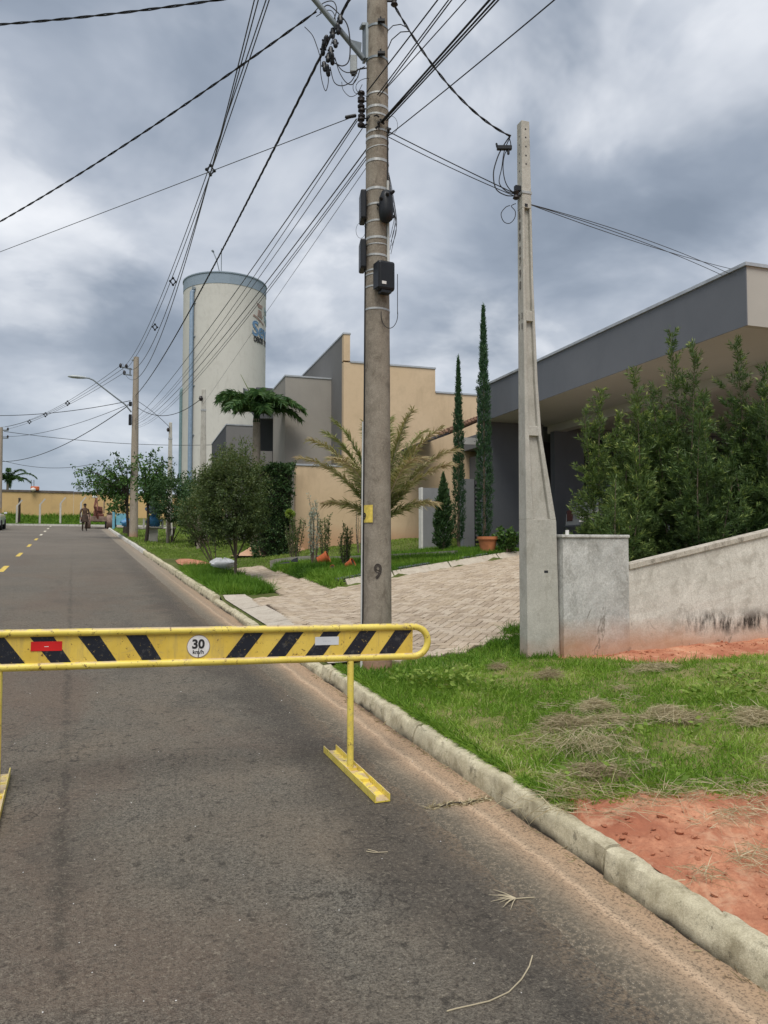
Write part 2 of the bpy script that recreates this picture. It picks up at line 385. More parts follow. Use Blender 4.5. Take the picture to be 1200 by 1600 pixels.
def rbase(m, c):
    k = zband(m, .30, .58, .14, 2.2); c = m.mix(m.math('MULTIPLY', k, .78), c, (.48, .25, .14))
    cv = m.math('ABSOLUTE', m.math('SUBTRACT', m.noise(1.3, 6, .62, .6, m.map((1, 1, .6), (2.3, .2, .4))), .5)); c = m.mix(m.math('MULTIPLY', m.ramp(cv, [(.003, .6), (.009, 0.0)]), m.ramp(m.noise(1.7, 3), [(.52, 0.0), (.6, 1.0)])), c, (.12, .10, .075))
    c = m.mix(m.math('MULTIPLY', m.math('MULTIPLY', m.ramp(m.noise(5, 8, .75, 0, m.map((1,1,.35))), [(.44, 0.0), (.56, 1.0)]), m.math('MULTIPLY', m.math('MULTIPLY', zband(m, .54, .66, .05, 6), m.math('SUBTRACT', 1.0, zband(m, .36, .46, .05, 6))), m.ramp(m.math('MULTIPLY', m.xyz('X'), .1), [(.565, 0.0), (.60, 1.0), (.74, 1.0), (.80, .2)]))), 1.0), c, (.05, .042, .035))
    return c
MAT['wall_plaster'] = m_concrete('old_plaster', (.56, .53, .47), (.76, .725, .655), (.33, .30, .25), rbase, .65, 2.4)
MAT['pillar_plaster'] = m_concrete('grey_plaster', (.42, .415, .395), (.68, .67, .635), (.22, .21, .185), rbase, .7, 2.2)
MAT['coping'] = m_concrete('coping_concrete', (.50, .455, .385), (.62, .57, .49), (.10, .08, .06), None, .7, 6)
def pole_base(m, c):
    k = zband(m, .14, .42, .12, 3); return m.mix(m.math('MULTIPLY', k, .7), c, (.42, .21, .12))
MAT['pole'] = m_concrete('pole_concrete', (.235, .203, .163), (.375, .33, .27), (.12, .096, .073), pole_base, .65, 5.0, .8)
MAT['pole_far'] = m_concrete('pole_concrete_far', (.34, .29, .23), (.42, .36, .29), (.2, .16, .12), pole_base, .4, 3.0)
MAT['pole_pale'] = m_concrete('pole_concrete_pale', (.43, .415, .37), (.57, .55, .495), (.27, .245, .20), pole_base, .5, 4.0)
MAT['paver'] = []
for i, (a, b) in enumerate([((.43, .345, .25), (.53, .435, .325)), ((.48, .395, .30), (.58, .485, .38)), ((.37, .295, .22), (.46, .375, .285)), ((.51, .425, .325), (.59, .505, .40))]):
    MAT['paver'].append(m_concrete('paver_%d' % i, a, b, (.26, .195, .14), None, .45, 5.0, .4))
MAT['joint'] = plain('sand_joint', (.085, .062, .045), .95, scale=30)
MAT['apron'] = m_concrete('apron_concrete', (.46, .41, .34), (.57, .52, .44), (.26, .2, .15), None, .5, 3.0)
MAT['drain'] = plain('drain_iron', (.05, .05, .05), .6)
def yellow():
    m = NM('barrier_yellow'); c = m.mix(m.ramp(m.noise(5, 5), [(.35, 0.0), (.65, 1.0)]), (.64, .435, .06), (.74, .53, .095))
    c = m.mix(m.math('MULTIPLY', m.ramp(m.noise(9, 8, .75, .4, m.map((1,1,2.5))), [(.57, 0.0), (.66, 1.0)]), .55), c, (.42, .30, .12))
    c = m.mix(m.ramp(m.noise(33, 6, .75), [(.60, 0.0), (.64, .9)]), c, (.14, .065, .025))
    c = m.mix(m.math('MULTIPLY', m.ramp(m.noise(22, 7, .7, 0, m.map((1, 1, .12))), [(.52, 0.0), (.66, 1.0)]), .45), c, (.36, .26, .12))
    return m.out(c, .5, m.bump(m.noise(60, 3), .08, .003), spec=.45)
MAT['yellow'] = yellow()
def yellow_tube():
    m = NM('barrier_tube_yellow'); c = m.mix(m.ramp(m.noise(7, 5), [(.35, 0.0), (.65, 1.0)]), (.70, .545, .085), (.80, .65, .13))
    sp = m.n('ShaderNodeSeparateXYZ'); m.lk(m.geo.outputs['Normal'], sp.inputs[0])
    top = m.math('MULTIPLY', m.ramp(sp.outputs[2], [(.55, 0.0), (.85, 1.0)]), m.ramp(m.noise(6, 7, .72), [(.44, 0.0), (.52, 1.0)]))
    c = m.mix(m.math('MULTIPLY', top, .9), c, (.50, .38, .26))
    c = m.mix(m.ramp(m.noise(30, 7, .78), [(.58, 0.0), (.62, .9)]), c, (.13, .06, .025))
    c = m.mix(m.math('MULTIPLY', m.ramp(m.noise(12, 7, .7), [(.55, 0.0), (.66, 1.0)]), .5), c, (.40, .31, .15))
    return m.out(c, .46, m.bump(m.noise(60, 3), .08, .003), spec=.5)
MAT['yellow_tube'] = yellow_tube()
def black_tape():
    m = NM('black_stripe'); c = m.mix(m.ramp(m.noise(22, 8, .75), [(.56, 0.0), (.70, .8)]), (.012, .014, .022), (.12, .115, .11))
    c = m.mix(m.ramp(m.noise(40, 7, .8), [(.61, 0.0), (.64, 1.0)]), c, (.50, .36, .10))
    return m.out(c, .42, None, spec=.4)
MAT['stripe'] = black_tape()
MAT['sign_white'] = plain('sign_white', (.72, .70, .68), .5, var=.1, scale=40)
MAT['sticker_grey'] = plain('sticker_grey', (.62, .64, .66), .4, var=.06)
MAT['red'] = plain('sticker_red', (.60, .02, .02), .35, var=.1)
MAT['ink'] = plain('ink_black', (.03, .03, .03), .6)
MAT['digit'] = plain('digit_paint', (.055, .045, .038), .8, var=.4, scale=40)
MAT['digit2'] = plain('digit_paint_worn', (.15, .135, .12), .85, var=.4, scale=60)
MAT['galv'] = plain('galvanised_steel', (.22, .25, .27), .5, .3, scale=9)
MAT['band'] = plain('steel_band', (.48, .48, .46), .4, .5, scale=20)
MAT['black'] = plain('black_plastic', (.016, .018, .022), .45)
MAT['cable'] = plain('cable_black', (.018, .018, .02), .6)
MAT['cable_grey'] = plain('cable_grey', (.07, .075, .08), .6)
MAT['porcelain'] = plain('insulator', (.03, .025, .025), .35)
MAT['lamp_grey'] = plain('lamp_grey', (.42, .45, .46), .5)
MAT['tag_yellow'] = plain('tag_yellow', (.66, .50, .10), .5, var=.2, scale=30)
MAT['conduit'] = plain('conduit_pale', (.55, .55, .53), .5)
def stucco(name, c1, c2, stain, amt=.35, red=None, sc=.9, streak=True):
    m = NM(name); c = m.mix(m.ramp(m.noise(sc, 6, .55), [(.3, 0.0), (.7, 1.0)]), c1, c2)
    c = m.mix(m.math('MULTIPLY', m.ramp(m.noise(2.4, 8, .65, .3, m.map((1, 1, .3))), [(.52, 0.0), (.72, 1.0)]), amt), c, stain)
    c = m.mix(m.math('MULTIPLY', m.ramp(m.noise(1.1, 7, .68, .4, m.map((1, 1, 1), (3, 5, 2))), [(.52, 0.0), (.64, 1.0)]), amt*.55), c, stain)
    c = m.mix(m.math('MULTIPLY', m.ramp(m.noise(7, 6, .7), [(.50, 0.0), (.70, 1.0)]), amt*.35), c, stain)
    if red: c = red(m, c)
    return m.out(c, .88, m.bump(m.noise(120, 4, .7), .25, .004), spec=.2)
MAT['fascia'] = stucco('grey_fascia', (.155, .165, .185), (.175, .185, .205), (.13, .14, .16), .3)
MAT['fascia_pale'] = stucco('pale_fascia', (.42, .40, .36), (.46, .44, .40), (.36, .34, .30), .3)
MAT['soffit'] = stucco('soffit_paint', (.50, .49, .47), (.54, .53, .51), (.46, .45, .43), .25)
MAT['house_grey'] = stucco('house_grey', (.135, .145, .165), (.155, .165, .185), (.11, .12, .135), .3)
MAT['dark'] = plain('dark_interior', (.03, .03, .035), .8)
MAT['metal_cap'] = plain('metal_cap', (.45, .47, .49), .45, .4)
MAT['gate'] = plain('gate_black', (.025, .025, .03), .5)
MAT['tile'] = plain('roof_tile', (.23, .135, .09), .85, var=.35, scale=9)
def dirtybase(m, c):
    k = zband(m, .75, 1.25, .25, 1.1); return m.mix(m.math('MULTIPLY', k, .55), c, (.48, .24, .13))
MAT['beige'] = stucco('beige_stucco', (.61, .455, .29), (.67, .51, .34), (.45, .335, .215), .5, dirtybase, .5)
MAT['warm_grey'] = stucco('warm_grey_stucco', (.30, .28, .25), (.34, .315, .28), (.25, .23, .21), .35)
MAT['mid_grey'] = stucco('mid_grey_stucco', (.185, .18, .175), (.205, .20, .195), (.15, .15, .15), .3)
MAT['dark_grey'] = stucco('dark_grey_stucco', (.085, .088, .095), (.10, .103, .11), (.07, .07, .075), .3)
MAT['low_wall'] = stucco('low_wall_grey', (.24, .245, .255), (.29, .295, .305), (.17, .165, .16), .5)
MAT['white_paint'] = plain('white_paint', (.72, .71, .68), .6, var=.1)
MAT['tower'] = stucco('tower_cream', (.55, .535, .49), (.60, .585, .54), (.45, .435, .395), .5, None, .12)
MAT['tower_band'] = stucco('tower_band_blue', (.25, .31, .375), (.29, .35, .415), (.20, .25, .30), .4, None, .15)
MAT['tower_pipe'] = plain('tower_pipe_blue', (.20, .27, .36), .5)
MAT['tower_pipe_green'] = plain('overflow_pipe_green', (.16, .25, .27), .5)
MAT['logo_blue'] = plain('logo_blue', (.14, .25, .40), .7)
MAT['logo_green'] = plain('logo_green', (.24, .32, .34), .7)
MAT['logo_brown'] = plain('logo_brown', (.30, .22, .19), .8)
MAT['yellow_wall'] = stucco('yellow_wall', (.56, .385, .175), (.62, .43, .205), (.42, .29, .15), .4, None, .2)
MAT['wall_top'] = plain('wall_coping_dark', (.12, .10, .085), .9, var=.4, scale=3)
MAT['post'] = m_concrete('fence_post_concrete', (.48, .46, .42), (.60, .58, .53), (.25, .22, .18), None, .4)
MAT['terracotta'] = plain('terracotta', (.50, .19, .085), .75, var=.2, scale=8)
MAT['orange_pot'] = plain('orange_plastic', (.48, .12, .04), .6, var=.25)
MAT['bark'] = m_concrete('bark', (.13, .10, .075), (.20, .16, .12), (.06, .05, .04), None, .5, 8, .7)
MAT['bark_dark'] = m_concrete('bark_dark', (.045, .035, .028), (.075, .06, .048), (.02, .02, .015), None, .5, 8, .7)
MAT['palm_trunk'] = m_concrete('palm_trunk', (.26, .22, .17), (.34, .30, .24), (.12, .10, .08), None, .5, 6)
MAT['white_bag'] = plain('white_bag', (.66, .67, .68), .5, var=.15, scale=20)
MAT['stone_block'] = m_concrete('stone_block', (.26, .25, .22), (.36, .34, .30), (.12, .11, .08), None, .5, 6)
MAT['mound'] = m_concrete('sand_mound', (.50, .30, .19), (.58, .40, .27), (.45, .22, .12), None, .5, 2.0)
MAT['straw'] = foliage('straw', [(0, (.27, .21, .13)), (.5, (.44, .37, .235)), (1, (.58, .51, .35))], .2, .8)
MAT['twig'] = plain('dry_twig', (.42, .36, .25), .8)
MAT['grass'] = foliage('grass', [(0, (.070, .150, .016)), (.35, (.180, .320, .036)), (.65, (.300, .430, .075)), (.85, (.44, .49, .17)), (1, (.58, .52, .32))], .38, .6)
MAT['grass_lush'] = foliage('grass_lush', [(0, (.055, .135, .014)), (.5, (.125, .255, .026)), (1, (.230, .360, .052))], .32, .55)
MAT['lawn'] = foliage('lawn_blades', [(0, (.100, .175, .024)), (.5, (.190, .290, .046)), (1, (.30, .38, .09))], .3, .6)
MAT['leaf_podo'] = foliage('podocarpus_leaf', [(0, (.032, .070, .026)), (.4, (.085, .140, .045)), (.7, (.175, .245, .070)), (1, (.40, .46, .13))], .25, .42)
MAT['leaf_cyp'] = foliage('cypress_leaf', [(0, (.020, .058, .026)), (.6, (.045, .105, .045)), (1, (.10, .17, .07))], .15, .6)
MAT['leaf_myrtle'] = foliage('myrtle_leaf', [(0, (.034, .062, .022)), (.5, (.082, .122, .044)), (.85, (.150, .180, .070)), (1, (.24, .19, .11))], .35, .45)
MAT['leaf_dark'] = foliage('dark_leaf', [(0, (.022, .050, .020)), (.6, (.052, .105, .038)), (1, (.11, .17, .06))], .2, .5)
MAT['leaf_tree'] = foliage('tree_leaf', [(0, (.026, .065, .020)), (.5, (.062, .135, .034)), (1, (.15, .25, .06))], .28, .45)
MAT['leaf_shrub'] = foliage('shrub_leaf', [(0, (.05, .085, .028)), (.5, (.105, .15, .05)), (1, (.24, .25, .12))], .25, .6)
MAT['leaf_silver'] = foliage('silver_leaf', [(0, (.22, .27, .22)), (.5, (.34, .40, .34)), (1, (.48, .54, .46))], .15, .7)
MAT['frond_green'] = foliage('frond_green', [(0, (.028, .070, .020)), (.6, (.055, .125, .035)), (1, (.12, .20, .06))], .25, .45)
MAT['frond_dry'] = foliage('frond_dry', [(0, (.15, .20, .055)), (.4, (.28, .30, .115)), (.65, (.47, .40, .235)), (1, (.36, .25, .165))], .2, .75)

# ================================================================== SETTING
# ground far and wide
ys = [-300, -40, 0, 40, 63, 75, 90, 1500]; xs = [-900, -60, -6, 2.2, 20, 80, 900]
g = MB(); g.add([(x, y, SL*max(-40, min(y, 75))-.09) for y in ys for x in xs],
                [(j*len(xs)+i, j*len(xs)+i+1, (j+1)*len(xs)+i+1, (j+1)*len(xs)+i) for j in range(len(ys)-1) for i in range(len(xs)-1)])
struct(g.build('ground', MAT['lawn_soil']))
# road: straight carriageway and the cross street at its end
g = MB()
def rp(x, y): return Vector((x, y, SL*y))
g.grid(14, 90, lambda u, v: rp(-5.6+7.42*u, -8+64*v))
g.grid(60, 8, lambda u, v: rp(-70+120*u, 56+7.2*v))
road = struct(g.build('road', MAT['asphalt']))
# painted centre dashes
for i in range(-1, 8):
    y0 = 20.1+5.86*i
    d = MB(); pts = []
    j = lambda: rnd.uniform(-.006, .006)
    d.add([rp(-1.62+j(), y0)+ZV*.005, rp(-1.50+j(), y0+j())+ZV*.005, rp(-1.50+j(), y0+1.9+j())+ZV*.005, rp(-1.62+j(), y0+1.9)+ZV*.005], [(0,1,2,3)])
    d.build('lane_dash', MAT['yellow_line'] if i < 4 else MAT['white_line'], road)
# gutter (right) : shallow dish of concrete
def gutter_fn(x0, x1, y0, y1, nm):
    g = MB()
    def fn(u, v):
        y = y0+(y1-y0)*v; e = .035*fbm(3, y*1.7)+.02*fbm(8, y*6)
        x = x0+(x1-x0)*u + (e if u == 0 else 0)
        z = SL*y - .004 + .012*smooth(0, .3, u) - .008*sin(pi*min(1, max(0, u-.25)*1.3)) + .0035*fbm(x*7, y*5) + .002*fbm(x*30, y*30)
        return Vector((x, y, z))
    g.grid(14, int((y1-y0)*12), fn); return struct(g.build(nm, MAT['gutter'], smooth=True))
gutter_fn(1.70, 2.24, -4, 56, 'gutter')
gutter_fn(-5.8, -5.5, -4, 56, 'gutter')
# kerb, stone by stone
kerb = sthing('kerb', (2.25, 12, SL*12))
def kerb_stone(y0, y1, x, top, mat, parent, sgn=1, wob=0.0):
    n = max(2, int((y1-y0)/.035)) if y0 < 14 else 3
    prof = [(0, -.06), (.004, .015), (.010, .05), (.018, top-.028), (.027, top-.008), (.042, top), (.075, top+.002), (.105, top), (.118, top-.012), (.122, -.06)]
    g = MB(); vs_ = []
    for i in range(n+1):
        y = y0+.011+(y1-y0-.022)*i/n
        for px, pz in prof:
            a = .009*fbm(px*9+x, y*5, pz*9) + .012*fbm(x, y*1.3, pz*3) + .006*fbm(px*30, y*17, pz*20); b = .007*fbm(px*9, y*6, 4+pz*7) + .006*fbm(px*25, y*19, 9+pz*12)
            if pz > .03 and fbm(y*7, 31+px*8) > .42: a += .012; b -= .010
            vs_.append((x+sgn*(px+a)+wob, y, SL*y+pz+(b if pz > 0 else 0)))
    k = len(prof)
    fs = [(i*k+j, (i+1)*k+j, (i+1)*k+j+1, i*k+j+1) for i in range(n) for j in range(k-1)]
    fs += [tuple(range(k)), tuple(n*k+j for j in reversed(range(k)))]
    g.add(vs_, fs if sgn > 0 else [tuple(reversed(f)) for f in fs])
    o = g.build('kerb_stone', mat, parent, smooth=True); return o
yy = -3.0; lens = [2.0, 1.95, 2.15, 2.05, 2.0, 1.35]
k = 0
while yy < 6.8:
    L_ = 2.05 if k % 2 else 1.9
    kerb_stone(yy, min(yy+L_, 7.05), 2.195, .125, MAT['kerb'], kerb, wob=rnd.uniform(-.008, .008)); yy += L_; k += 1
for i in range(4):                                   # dropped kerb at the driveway
    y0 = 7.05+1.5*i; kerb_stone(y0, y0+1.5, 2.19, .075, MAT['kerb'], kerb, wob=rnd.uniform(-.01, .01))
yy = 13.05
while yy < 55:
    L_ = 2.0; kerb_stone(yy, min(55.5, yy+L_), 2.19, .13, MAT['kerb'] if yy < 27 else MAT['kerb_white'], kerb, wob=rnd.uniform(-.012, .012)); yy += L_
kerbL = sthing('kerb', (-5.8, 20, SL*20))
yy = 2.0
while yy < 55: kerb_stone(yy, yy+4, -5.8, .13, MAT['kerb'], kerbL, sgn=-1); yy += 4
g = MB(); g.grid(6, 30, lambda u, v: Vector((-5.95-30*u, -4+60*v, SL*(-4+60*v)+.12+.3*u))); struct(g.build('verge', MAT['lawn_soil']))

# lots on the right of the street: red soil near, lawns beyond
WA = Vector((4.38, 6.32, 0))                     # street end of the boundary wall
def wall_y(x): return WA.y + HX.y/HX.x*(x-WA.x)
def lot_lower(x): return 3.38-.49*(x-2.37)+.16*fbm(x*1.3, 7)+.05*fbm(x*6, 3)
def lot_upper(x):
    if x < 4.36: return 6.86+.22*(x-2.65)+.04*fbm(x*4, 1)
    return wall_y(x)-.03-.60*smooth(4.45, 5.1, x)+.10*fbm(x*2, 5)*smooth(4.45, 4.9, x)
def lot_grid(x0, x1, y0, y1, nu, nv, nm, mat, amp=0.0, dz=0.0):
    g = MB()
    def fn(u, v):
        x = x0+(x1-x0)*u; y = y0+(y1-y0)*v
        z = hfun(x, y)+dz+(.012*fbm(y*2.3, 3) if x < 2.36 and mat is MAT['red_soil'] else 0)
        if amp: z += amp*fbm(x*1.6, y*1.6)*smooth(0, .25, x-x0)+amp*.7*fbm(x*5, y*5)*smooth(0, .15, x-x0)
        return Vector((x, y, z))
    g.grid(nu, nv, fn); o = struct(g.build(nm, mat, smooth=True))
    if mat is MAT['red_soil']:
        a = o.data.attributes.new('var', 'FLOAT', 'POINT')
        a.data.foreach_set('value', [smooth(-.06, .10, p.y-lot_lower(p.x))*smooth(-.06, .10, lot_upper(p.x)-p.y) if p.x < 11 else 0.0 for p in g.v])
    return o
lot_grid(2.295, 11.0, -4, 6.6, 170, 210, 'vacant_lot', MAT['red_soil'], .03, -.012)
lot_grid(2.31, 60.0, 6.6, 56, 120, 160, 'front_lawns', MAT['lawn_soil'], 0, -.012)
lot_grid(11.0, 60, -60, 6.6, 40, 50, 'vacant_lot', MAT['red_soil'], .05, -.02)
# bare red soil at the near end of the lot, trodden and crumbly
def soil_relief(x, y): return .03*fbm(x*1.6, y*1.6)*smooth(0, .25, x-2.295)+.021*fbm(x*5, y*5)*smooth(0, .15, x-2.295)+.012*fbm(x*13, y*13)+.006*fbm(x*34, y*34)
g = MB()
def fs_(u, v):
    x = 2.30+2.6*u; y0 = 1.3; y1 = lot_lower(x)+.22; y = y0+(y1-y0)*v
    return Vector((x, y, hfun(x, y)-.012+soil_relief(x, y)+.007-.03*smooth(.93, 1, v)-.02*(1-smooth(0, .02, u))))
g.grid(170, 170, fs_); o = struct(g.build('bare_soil', MAT['red_soil'], smooth=True))
o.data.attributes.new('var', 'FLOAT', 'POINT')
# red bare patch in the far lawn
c = gr(284, 877, .2); c.x = 2.95; g = MB()
g.grid(10, 10, lambda u, v: (lambda a, r: Vector((c.x+a*0+cos(u*2*pi)*r*.42*(1+.15*fbm(cos(u*2*pi)*2, sin(u*2*pi)*2)), c.y+sin(u*2*pi)*r*2.0, 0)))(0, v))
g.v = [Vector((p.x, p.y, hfun(p.x, p.y)+.012)) for p in g.v]
struct(g.build('bare_soil', MAT['red_soil']))

# ------------------------------------------------------------------ driveway of herringbone pavers
def in_drive(x, y):
    if not (2.74 < x < 9.45): return False
    near = 6.86+.22*(x-2.65) if x < 4.42 else wall_y(x)+.17
    if x > 3.35 and x < 4.25 and edge_y(x) <= y < 18.6: return True
    return near < y < edge_y(x)
g = MB()
def bed(u, v):
    x = 2.74+6.7*u; y0 = (6.86+.22*(x-2.65) if x < 4.42 else wall_y(x)+.16); y = y0+(edge_y(x)-y0)*v
    return Vector((x, y, hfun(x, y)+.004))
g.grid(40, 40, bed)
g.grid(6, 24, lambda u, v: Vector((3.33+.9*u, 12.5+6.1*v, hfun(3.33+.9*u, 12.5+6.1*v)+.0045)))
drive = struct(g.build('driveway', MAT['joint'], smooth=True))
PL, PWD = .20, .10
cells = []
ca, sa = HX, HY
def hb_positions():
    out = []
    # herringbone: unit repeats; build in a frame turned 45 degrees to the house
    d1 = (HX+HY).normalized(); d2 = (HY-HX).normalized()
    org = Vector((2.0, 5.5, 0))
    n = 130
    for j in range(-n, n):
        for i in range(-n, n):
            k = (i - j) % 4
            if k == 0:   # along d1: occupies cells (i,j),(i+1,j)
                out.append((org + d1*((i+1)*PWD) + d2*((j+.5)*PWD), d1))
            elif k == 2 + 0 and False: pass
            if k == 3:   # along d2: cells (i,j),(i,j+1): standard herringbone complement
                out.append((org + d1*((i+.5)*PWD) + d2*((j+1)*PWD), d2))
    return out
# cell classes: k=0 start of an along-d1 brick (cells k=0,1); k=3 at (i,j) and (i,j+1) -> k=2: along-d2 brick
allp = [(p, d) for p, d in hb_positions() if in_drive(p.x, p.y)]
seen = []
for p, d in allp:
    w = Vector((p.x, p.y, hfun(p.x, p.y))) - CV; dh = w.dot(F0); px = 600+FPX*w.dot(RV)/max(dh, .1)
    seen.append((dh, px, p, d))
near = sorted([s for s in seen if -20 < s[1] < 1220], key=lambda s: s[0])
# hidden ones (behind the barrier panel, pole or wall) still count as neighbours; take the 300 nearest in view
vis = []
for s in near:
    p = Vector((s[2].x, s[2].y, hfun(s[2].x, s[2].y))); w = p-CV; d = w.dot(FV); py = 800-FPX*w.dot(UV)/d
    if s[1] > 806 and py > 835: continue              # behind the service pole and the wall
    if 568 < s[1] < 614: continue
    if s[1] < 668 and 975 < py < 1025: continue
    vis.append(s)
vis = vis[:300]; vis_id = set(id(s) for s in vis)
def paver_mesh(name, mat):
    b = bmesh.new(); bmesh.ops.create_cube(b, size=1)
    for v in b.verts: v.co = Vector((v.co.x*(PL-.011), v.co.y*(PWD-.011), v.co.z*.05))
    tops = [e for e in b.edges if all(v.co.z > 0 for v in e.verts)]
    bmesh.ops.bevel(b, geom=tops, offset=.004, segments=1, affect='EDGES')
    me = bpy.data.meshes.new(name); b.to_mesh(me); b.free(); me.materials.append(mat); return me
pms = [paver_mesh('paver', m) for m in MAT['paver']]
def paver_matrix(p, d):
    e = .05; n = Vector((-(hfun(p.x+e, p.y)-hfun(p.x-e, p.y))/(2*e), -(hfun(p.x, p.y+e)-hfun(p.x, p.y-e))/(2*e), 1)).normalized()
    n = (n+Vector((rnd.gauss(0, .012), rnd.gauss(0, .012), 0))).normalized()
    x = (d-n*d.dot(n)).normalized(); y = n.cross(x)
    R = Matrix((x, y, n)).transposed().to_4x4()
    return Matrix.Translation(Vector((p.x, p.y, hfun(p.x, p.y)-.005+rnd.uniform(-.0025, .003)))) @ R
DI = WM[drive].inverted()
for s in vis:
    o = bpy.data.objects.new('paver', rnd.choice(pms)); o.parent = drive; o.matrix_local = DI @ paver_matrix(s[2], s[3]); col.objects.link(o)
VV = []; FF = []; MI = []
tv = [v.co.copy() for v in pms[0].vertices]; tf = [tuple(p.vertices) for p in pms[0].polygons if p.normal.z > -.5]
g = MB()
for s in seen:
    if id(s) in vis_id: continue
    M = paver_matrix(s[2], s[3]); g.add([M @ v for v in tv], tf, rnd.randrange(4))
o = g.build('pavers_beyond', MAT['paver'], drive); o['kind'] = 'stuff'
# concrete apron slabs between the dropped kerb and the pavers
ap = sthing('driveway_apron', (2.5, 9.5, hfun(2.5, 9.5)))
for i in range(4):
    y0 = 7.1+1.49*i; g = MB()
    g.grid(4, 8, lambda u, v: Vector((2.36+.37*u, y0+.01+1.47*v, hfun(2.36+.37*u, y0+.01+1.47*v)+.012+.004*fbm(u*2, y0+v*3))))
    g.build('apron_slab', MAT['apron'], ap, smooth=True)
# concrete strip and trench drains along the lawn edge
st = sthing('drain_strip', (6.5, 13.6, hfun(6.5, 13.6)))
def strip(x0, x1, o0, o1, dz, mat, nm, par):
    g = MB()
    n = max(2, int((x1-x0)/.2))
    for i in range(n):
        a = x0+(x1-x0)*i/n; b = x0+(x1-x0)*(i+1)/n
        P = [(a, o0), (b, o0), (b, o1), (a, o1)]
        g.hexa([Vector((x, edge_y(x)+o, hfun(x, edge_y(x)+o)-.05)) for x, o in P] + [Vector((x, edge_y(x)+o, hfun(x, edge_y(x)+o)+dz)) for x, o in P])
    return g.build(nm, mat, par)
for a, b in [(4.55, 5.55), (5.58, 6.9), (6.93, 8.2), (8.23, 9.4)]: strip(a, b, .0, .17, .014, MAT['apron'], 'strip_slab', st)
for a, b in [(4.4, 4.9), (5.75, 6.5), (7.3, 8.0)]:
    strip(a, b, .19, .36, .022, MAT['drain'], 'drain_frame', st)
    n = int((b-a)/.05)
    for i in range(n):
        xx = a+(b-a)*(i+.5)/n; g = MB(); g.bx(xx-.012, xx+.012, edge_y(xx)+.2, edge_y(xx)+.35, hfun(xx, 13.8)-.02, hfun(xx, edge_y(xx)+.27)+.034)
        g.build('drain_bar', MAT['galv'], st)

# ================================================================== BOUNDARY WALL
def WF(u, v, z): return Vector((WA.x, WA.y, 0)) + HX*u + HY*v + ZV*z
def wu(px, py):
    p = onplane(px, py, WA, HY); return (p-WA).dot(HX), p.z
u1, _ = wu(981, 900); u2, z2 = wu(986, 881); u3, z3 = wu(1200, 829)
slp = (z3-z2)/(u3-u2)
bw = thing('boundary_wall', 'low stained plaster wall stepping down beside the pale square pole', 'wall', WF(u1, .07, .55))
_, zp = wu(905, 836)
g = MB(); nz = 14
def rough_panel(u_a, u_b, zt, mat, nm, par, th=.16, v0=0.0):
    g = MB(); nu = 26
    def fn(u, v):
        uu = u_a+(u_b-u_a)*u; b = hfun(*(WF(uu, 0, 0).xy))-.25; t = zt(uu)
        z = b+(t-b)*v
        return WF(uu, v0+.006*fbm(uu*2.2, z*2.2)+.003*fbm(uu*9, z*9), z)
    g.grid(nu, 16, fn)
    n = len(g.v)
    # back, top, ends
    a = [WF(u_a+(u_b-u_a)*i/nu, v0+th, 0) for i in range(nu+1)]
    for i in range(nu):
        ua, ub = u_a+(u_b-u_a)*i/nu, u_a+(u_b-u_a)*(i+1)/nu
        g.add([WF(ua, v0, zt(ua)), WF(ub, v0, zt(ub)), WF(ub, v0+th, zt(ub)), WF(ua, v0+th, zt(ua))], [(0,1,2,3)])
        g.add([WF(ua, v0+th, .2), WF(ub, v0+th, .2), WF(ub, v0+th, zt(ub)), WF(ua, v0+th, zt(ua))], [(3,2,1,0)])
    for uu, fl in ((u_a, 0), (u_b, 1)):
        f = (0,1,2,3) if fl else (3,2,1,0)
        g.add([WF(uu, v0, .2), WF(uu, v0+th, .2), WF(uu, v0+th, zt(uu)), WF(uu, v0, zt(uu))], [f])
    return g.build(nm, mat, par)
rough_panel(0.055, u1, lambda u: zp-.03, MAT['pillar_plaster'], 'pillar', bw, .2, -.015)
g = MB(); g.bx(.043, u1+.012, -.03, .2, zp-.028, zp+.004, WF); g.build('pillar_cap', MAT['pillar_plaster'], bw, bevel=.006)
wt = lambda u: min(z2-.05+slp*(u-u2), 2.55)
rough_panel(u1+.002, 9.5, wt, MAT['wall_plaster'], 'wall_panel', bw, .15, .006)
g = MB()
for i in range(30):
    ua = u1+.016+(9.5-u1)*i/30; ub = u1+.016+(9.5-u1)*(i+1)/30
    j = .004*fbm(i*.7, 2)
    g.hexa([WF(ua, -.012+j, wt(ua)), WF(ub, -.012+j, wt(ub)), WF(ub, .17, wt(ub)), WF(ua, .17, wt(ua)),
            WF(ua, -.012+j, wt(ua)+.048), WF(ub, -.012+j, wt(ub)+.048), WF(ub, .17, wt(ub)+.048), WF(ua, .17, wt(ua)+.048)])
g.build('coping', MAT['coping'], bw)
pu, _ = wu(893, 832); g = MB(); g.tube([WF(pu, .08, zp-.01), WF(pu, .08, zp+.05)], .018, 10); g.build('vent_stub', MAT['white_paint'], bw)

